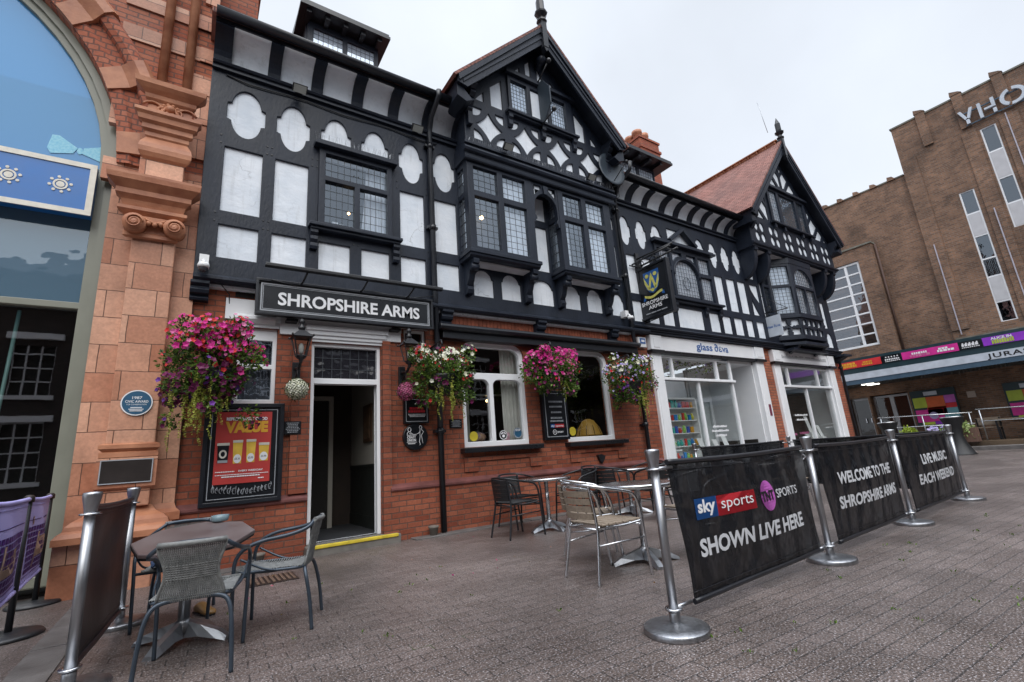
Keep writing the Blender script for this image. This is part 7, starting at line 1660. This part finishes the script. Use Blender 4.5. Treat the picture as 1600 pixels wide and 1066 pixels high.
# lilac banners with black posts
def black_post(x, y, label):
    t = thing('banner_post', label, 'barrier post', (x, y, 0), 0, 'black posts of the lilac banners')
    b = MB(); b.lathe([(.001, 0), (.20, 0), (.205, .012), (.19, .03), (.05, .045), (.001, .045)], (x, y, 0), 28); b.build('base', 'blackM', t)
    b = MB(); b.lathe([(.022, .04), (.022, .98), (.001, .985)], (x, y, 0), 12); b.build('pole', 'blackM', t)
    b = MB(); b.lathe([(.03, .945), (.034, .95), (.034, .985), (.02, 1.0), (.001, 1.002)], (x, y, 0), 12); b.build('cap', 'bronze', t)
LA, LB, LC = (-1.13, 6.55), (-1.03, 5.28), (-.93, 3.85)
black_post(*LA, 'black banner post nearest the arched window'); black_post(*LB, 'black banner post between the two lilac banners'); black_post(*LC, 'black banner post out at the left edge of the frame')
for (a, c, lab, sd_) in ((LA, LB, 'lilac banner with purple brick print nearest the arched window', 7), (LB, LC, 'lilac banner with purple brick print cut by the left edge', 8)):
    t, put = banner(c, a, lab, 'lilac banners on black posts', zt=.98, zb=.30, inset=.03, seed=sd_, bellyL=.01, mat='purple', hem='purple', name='lilac_banner', rails=None)
    L_ = (Vector(a)-Vector(c)).length; K = 13; loops = []
    w0, w1 = .12*L_, .90*L_; bw = (w1-w0)/K
    for j in range(8):
        for i in range(K): x0 = w0+bw*i+(bw*.0 if j % 2 else 0); loops.append(rc(x0+.008, x0+bw-.008, .40+.045*j, .40+.045*j+.036))
    put(loops, mt='purpleD', nm='brick_print', off=.004); put([rc(w0+.34*(w1-w0), w0+.74*(w1-w0), .50, .66)], mt='tan', nm='logo_print', off=.006); put([rc(w0+.31*(w1-w0), w0+.35*(w1-w0), .42, .70)], mt='tan', nm='logo_print', off=.006); put([ell(.22*L_, .80, .02, .035, 10)], mt='tan', nm='logo_print', off=.005)
    put([rc(w0-.02, w1+.02, .375, .381), rc(w0-.02, w1+.02, .80, .806)], mt='purpleD', nm='line_print', off=.004)

# ================================================================== tables
def cross_base(b, h, r=.31):
    for k in range(4):
        a = math.pi/4+k*math.pi/2; d = Vector((math.cos(a), math.sin(a), 0)); s_ = Vector((-d.y, d.x, 0)); P = []
        for q, w, z0, z1 in ((.03, .03, .03, .13), (.12, .035, .035, .10), (.24, .042, .015, .06), (r, .040, .0, .022)):
            for sg, z in ((-1, z0), (1, z0), (.55, z1), (-.55, z1)): p = d*q+s_*w*sg; P.append((p.x, p.y, z))
        fs = []
        for i in range(3):
            for j in range(4): fs.append((i*4+j, i*4+(j+1) % 4, (i+1)*4+(j+1) % 4, (i+1)*4+j))
        fs += [(3, 2, 1, 0), (12, 13, 14, 15)]; b.add(P, fs)
    b.lathe([(.045, .05), (.05, .12), (.035, .14), (.001, .14)], (0, 0, 0), 14)
TG = 'aluminium cafe tables'
tb = thing('cafe_table', 'round aluminium table beside the aluminium slatted chairs, nearest the sport banner', 'table', (3.49, 3.22, 0), R(20), TG)
b = MB(); b.lathe([(.001, .655), (.34, .655), (.352, .665), (.355, .68), (.352, .692), (.34, .690), (.001, .690)], (0, 0, 0), 40); b.build('table_top', 'alu', tb, local=True)
b = MB(); b.lathe([(.028, .12), (.028, .655)], (0, 0, 0), 14); b.build('column', 'alu', tb, local=True)
b = MB(); cross_base(b, .69); b.build('base', 'alud', tb, local=True)
copy_tree(tb, (4.16, 5.50, 0), R(48), 'round aluminium table with black chairs close to the pub wall'); copy_tree(tb, (5.85, 5.55, 0), R(10), 'round aluminium table farthest right along the pub wall'); copy_tree(tb, (6.3, 3.6, 0), R(30), 'round aluminium table behind the welcome banner')
tl = thing('octagonal_table', 'worn brown eight sided table with a tilted top among the wicker chairs', 'table', (.03, 4.12, 0), R(12))
b = MB(); oc = [(.36*math.cos(R(22.5+45*i)), .36*math.sin(R(22.5+45*i))) for i in range(8)]; b.prism(oc, -.015, .012, 'z')
o = b.build('table_top', 'tabB', tl, local=True, bevel=.006); o.location = (.02, -.04, .635); o.rotation_euler = (R(9.5), R(-4), 0)
b = MB(); b.prism([(x*.985, y*.985) for x, y in oc], -.028, -.016, 'z'); o2 = b.build('table_edge', 'blackM', tl, local=True); o2.location = o.location; o2.rotation_euler = o.rotation_euler
b = MB(); b.lathe([(.035, .12), (.035, .64)], (0, 0, 0), 14); b.build('column', 'alud', tl, local=True)
b = MB(); cross_base(b, .66, .30); b.build('base', 'alud', tl, local=True)
t = thing('ashtray', 'small pale blue grey ashtray at the back of the brown table', 'ashtray', (.21, 4.38, .705))
b = MB(); b.lathe([(.05, 0), (.055, .01), (.06, .045), (.05, .045), (.045, .012), (.001, .012)], (0, 0, 0), 14); b.build('bowl', pbr('pale_blue_glass', (.16, .23, .26), .25), t, local=True)

# ================================================================== chairs
def arc(c, r, a0, a1, n=6): return [(c[0]+r*math.cos(a0+(a1-a0)*i/n), c[1]+r*math.sin(a0+(a1-a0)*i/n)) for i in range(n+1)]
def smooth(pts, it=2):
    P = [Vector(p) for p in pts]
    for _ in range(it):
        Q = [P[0]]
        for i in range(len(P)-1): Q += [P[i]*.75+P[i+1]*.25, P[i]*.25+P[i+1]*.75]
        P = Q+[P[-1]]
    return P
def wicker_chair(loc, rz, label):
    """sitter faces +Y"""
    t = thing('wicker_chair', label, 'chair', loc, rz, 'grey wicker chairs')
    for s in (-1, 1):
        b = MB(); b.tube(smooth([(s*.265, .235, 0), (s*.275, .24, .35), (s*.285, .235, .53), (s*.285, .10, .605), (s*.27, -.12, .625), (s*.235, -.25, .66), (s*.175, -.275, .70)]), .0135, 8); b.build('leg', 'chairM', t, local=True)
    b = MB(); b.tube(smooth([(.175, -.275, .70), (.09, -.30, .712), (-.09, -.30, .712), (-.175, -.275, .70)], 1), .0135, 8); b.build('top_rail', 'chairM', t, local=True)
    for s in (-1, 1):
        b = MB(); b.tube(smooth([(s*.255, -.29, 0), (s*.245, -.27, .20), (s*.225, -.235, .35), (s*.17, -.215, .40), (0, -.215, .405)]), .0135, 8); b.build('leg', 'chairM', t, local=True)
    b = MB()
    b.tube(smooth([(-.225, .225, .405), (-.235, -.18, .40), (-.17, -.215, .40)], 2), .011, 6); b.tube(smooth([(.225, .225, .405), (.235, -.18, .40), (.17, -.215, .40)], 2), .011, 6); b.tube([(-.27, .235, .40), (.27, .235, .40)], .011, 6)
    for s in (-1, 1): b.tube(smooth([(s*.275, .2, .50), (s*.262, .05, .42), (s*.235, -.05, .40)], 2), .008, 6)
    b.build('seat_frame', 'chairM', t, local=True)
    b = MB()
    bp_ = lambda f, h: ((f-.5)*(.325+.04*math.cos(math.pi*2*h)+.01*h), -.215-.070*h-.030*math.cos(math.pi*(f-.5))*(.5+h*.5), .395+.312*h)
    NS = 34
    for i in range(NS+1):
        b.tube([Vector(bp_(i/NS, k/10))+Vector((0, .003*(-1)**(i+k)*(.35 < k/10 < .65), 0)) for k in range(11)], .0042, 4, caps=False)
    for k in range(1, 26): h = k/26; b.tube([bp_(i/8, h) for i in range(9)], .0028 if not (.38 < h < .62) else .006, 4, caps=False)
    for f in (0, 1): b.tube([bp_(f, k/10) for k in range(11)], .009, 6)
    b.tube([bp_(i/8, 1.0) for i in range(9)], .017, 6)
    b.build('backrest', 'wicker', t, local=True)
    b = MB(); N_ = 30
    for i in range(N_+1): x = -.225+.45*i/N_; b.tube([(x*(1-.04*(1-k/6)), -.205+.435*k/6, .412-.02*math.sin(math.pi*k/6)+.0*k) for k in range(7)], .0055, 4, caps=False)
    for k in range(1, 24): y = -.205+.435*k/24; b.tube([(-.228, y, .412), (-.1, y, .402-.012*math.sin(math.pi*k/24)), (.1, y, .402-.012*math.sin(math.pi*k/24)), (.228, y, .412)], .005, 4, caps=False)
    b.tube([(-.23, .235, .412), (.23, .235, .412)], .014, 6)
    b.build('seat', 'wicker', t, local=True); t.scale = (.87, .92, .97)
    return t
wc = wicker_chair((.085, 3.60, 0), R(-10), 'grey wicker chair with its woven back hiding the foot of the brown table')
copy_tree(wc, (.57, 4.0, 0), R(70), 'grey wicker chair seen from the side, its back to the pub doorway')
copy_tree(wc, (-.02, 4.80, 0), R(172), 'grey wicker chair tucked in behind the brown table')
b = MB()                                          # denim sheet added in place of a seated figure's jeans
for i in range(9):
    for j in range(7): u_, w_ = i/8, j/6; b.v.append((-.20+.42*u_, 4.42+.36*w_+.03*math.sin(5*u_), .435+.22*max(0, .5-w_)*abs(math.sin(math.pi*u_*1.0))+.04*math.sin(7*u_+3*w_)))
for i in range(8):
    for j in range(6): a = i*7+j; b.f.append([a, a+7, a+8, a+1]); b.m.append(0); b.sm.append(True)
o = b.build('denim_stand_in', 'denim', recalc=False); sm = o.modifiers.new('t', 'SOLIDIFY'); sm.thickness = .03; ss = o.modifiers.new('s', 'SUBSURF'); ss.levels = 1; ss.render_levels = 2
tag(o, 'crumpled blue denim added in place of jeans legs on the wicker chair behind the brown table', 'jacket')
t = thing('shoe', 'tan leather shoe on the paving under the brown table', 'shoe', (.17, 4.78, 0), R(-70)); t.scale = (.85, .85, .8)
b = MB(); n = 12; prf = [(-.13, .0, .05, .085), (-.09, .0, .055, .10), (-.03, .0, .05, .085), (.04, .0, .055, .065), (.10, .0, .055, .055), (.14, .0, .035, .04)]
for x, y, w, h in prf:
    for k in range(n): a = 2*math.pi*k/n; b.v.append((x, w*math.cos(a), max(.004, h*.5+h*.5*math.sin(a))))
for i in range(len(prf)-1):
    for k in range(n): b.f.append([i*n+k, i*n+(k+1) % n, (i+1)*n+(k+1) % n, (i+1)*n+k]); b.m.append(0); b.sm.append(True)
b.f.append(list(range(n))); b.f.append(list(range((len(prf)-1)*n, len(prf)*n))); b.m += [0, 0]; b.sm += [True, True]
b.build('upper', 'shoe', t, local=True); b = MB(); b.prism([(-.14, -.05), (.04, -.055), (.14, -.03), (.15, .0), (.14, .03), (.04, .055), (-.14, .05)], 0, .015, 'z'); b.build('sole', 'blackM', t, local=True)
def slat_chair(loc, rz, label, frame='alu', slat='slat', group='aluminium chairs with wooden slats', weave=False, name='slatted_chair'):
    """sitter faces +X"""
    t = thing(name, label, 'chair', loc, rz, group)
    for s in (-1, 1):
        b = MB(); b.tube(smooth([(.27, s*.245, 0), (.235, s*.25, .30), (.205, s*.262, .56), (.15, s*.268, .655), (.02, s*.27, .685)]), .0125, 8); b.build('leg', frame, t, local=True)
        b = MB(); b.tube(smooth([(-.265, s*.215, 0), (-.21, s*.19, .30), (-.19, s*.175, .44), (-.235, s*.165, .74)]), .0125, 8); b.build('leg', frame, t, local=True)
    b = MB(); b.tube(smooth([(.02, -.27, .685), (-.14, -.26, .715), (-.255, -.17, .745), (-.285, 0, .755), (-.255, .17, .745), (-.14, .26, .715), (.02, .27, .685)]), .0125, 8); b.build('arm_rail', frame, t, local=True)
    b = MB(); b.tube(smooth([(.215, -.25, .43), (.05, -.215, .405), (-.19, -.18, .415)], 2), .010, 6); b.tube(smooth([(.215, .25, .43), (.05, .215, .405), (-.19, .18, .415)], 2), .010, 6)
    b.tube([(-.2, -.18, .40), (-.2, .18, .40)], .010, 6); b.tube([(.21, -.25, .40), (.21, .25, .40)], .010, 6); b.tube([(.235, -.25, .30), (-.215, -.19, .28)], .008, 6); b.tube([(.235, .25, .30), (-.215, .19, .28)], .008, 6)
    b.build('seat_frame', frame, t, local=True)
    b = MB()
    if weave:
        b.box(-.19, .22, -.205, .205, .422, .434)
        for k in range(18): y = -.2+.4*k/17; b.tube([(-.19, y, .434), (.22, y, .436)], .008, 4)
    else:
        for k in range(6): x = -.17+.076*k; b.box(x, x+.062, -.215, .215, .425, .439)
    b.build('seat', slat, t, local=True, bevel=.003)
    b = MB()
    rows_ = 4 if not weave else 5
    for k in range(rows_):
        z0 = .475+.058*k if not weave else .46+.052*k; xo = -.205-.13*(z0-.45)
        for j in range(6): y0, y1 = -.17+.34*j/6, -.17+.34*(j+1)/6; c0, c1 = .03*math.cos(math.pi*(y0/.34)), .03*math.cos(math.pi*(y1/.34)); hh = .048; b.add([(xo-c0, y0, z0), (xo-c1, y1, z0), (xo-c1-.007, y1, z0+hh), (xo-c0-.007, y0, z0+hh), (xo-c0-.012, y0, z0), (xo-c1-.012, y1, z0), (xo-c1-.019, y1, z0+hh), (xo-c0-.019, y0, z0+hh)], [(0, 1, 2, 3), (7, 6, 5, 4), (3, 2, 6, 7), (0, 4, 5, 1)])
    b.build('backrest', slat, t, local=True)
    return t
sc_ = slat_chair((2.93, 3.15, 0), R(-3), 'aluminium chair with wooden slats nearest the viewer, back to the doorway')
copy_tree(sc_, (3.30, 3.72, 0), R(-38), 'aluminium chair with wooden slats tucked behind the near round table')
copy_tree(sc_, (4.12, 3.02, 0), R(170), 'aluminium chair with wooden slats seen through the sport banner')
copy_tree(sc_, (5.70, 3.55, 0), R(5), 'aluminium chair with wooden slats behind the welcome banner, facing the shop'); copy_tree(sc_, (6.9, 3.6, 0), R(185), 'aluminium chair with wooden slats behind the music banner, facing the pub door')
BG = 'black metal chairs by the pub wall'
bc = slat_chair((3.62, 5.50, 0), R(2), 'black chair left of the table by the pub wall, nearest the downpipe', 'blackM', 'blackP', BG, True, 'black_chair')
copy_tree(bc, (4.12, 6.15, 0), R(-88), 'black chair with its back against the wall, behind the table near the downpipe')
copy_tree(bc, (4.78, 5.55, 0), R(176), 'black chair right of the table near the downpipe, facing left')
copy_tree(bc, (5.30, 5.35, 0), R(15), 'black chair just left of the farthest round table'); copy_tree(bc, (5.85, 6.2, 0), R(-85), 'black chair against the wall behind the farthest round table'); copy_tree(bc, (6.5, 5.7, 0), R(180), 'black chair right of the farthest round table'); copy_tree(bc, (5.6, 4.75, 0), R(80), 'black chair in front of the farthest round table, back to the viewer')
# ================================================================== small things on the ground
def pot(x, y, label):
    t = thing('flower_pot', label, 'plant pot', (x, y, 0), 0, 'small empty stone pots by the wall')
    b = MB(); b.lathe([(.001, 0), (.05, 0), (.065, .11), (.075, .115), (.075, .14), (.06, .14), (.055, .05), (.001, .05)], (x, y, 0), 16); b.build('pot', 'terracotta_pot', t)
pot(2.93, 6.6, 'small grey pot on the ground beside the downpipe'); pot(.72, 6.58, 'small mossy pot at the wall behind the wicker chair')
t = thing('drain_grate', 'rusty iron drain grate in the paving behind the side on wicker chair', 'drain cover', (.75, 5.65, .0))
b = MB(); b.box(.53, .97, 5.44, 5.86, .001, .006); b.build('frame', 'bronze', t)
b = MB()
for i in range(9): b.box(.555+.046*i, .580+.046*i, 5.47, 5.83, .006, .014)
b.build('bars', pbr('rusty_iron', (.10, .06, .04), .8, var=.4, scale=20), t)
random.seed(9)                                      # fallen petals and leaves
b = MB()
for i in range(46):
    x, y = random.choice(((.3, 6.2), (.5, 5.4), (3.0, 6.0), (5.2, 6.0), (4.2, 2.6), (2.6, 4.4))); p = Vector((x+random.gauss(0, .5), y+random.gauss(0, .45), .008)); add_leaf(b, p, random.uniform(.015, .03), Vector((random.gauss(0, 1), random.gauss(0, 1), 0)))
o = b.build('fallen_petals', leafm('fallen_petals_mixed', (.55, .05, .25), (.35, .30, .06)), recalc=False); tag(o, 'scattered fallen petals and leaves on the paving', 'petals', kind='stuff')
b = MB()                                            # weeds in the joints
for i in range(60):
    x = random.uniform(2.0, 7.5); y = random.uniform(.6, 2.0); 
    if random.random() < .3: x, y = random.uniform(.2, 2.2), random.uniform(2, 5)
    for k in range(random.randint(2, 6)): add_leaf(b, Vector((x+random.gauss(0, .012), y+random.gauss(0, .012), .002)), random.uniform(.012, .028), Vector((random.gauss(0, .6), random.gauss(0, .6), 1)), .5)
o = b.build('weeds', 'leafG', recalc=False); tag(o, 'tiny green weeds growing in the paving joints', 'weeds', kind='stuff')
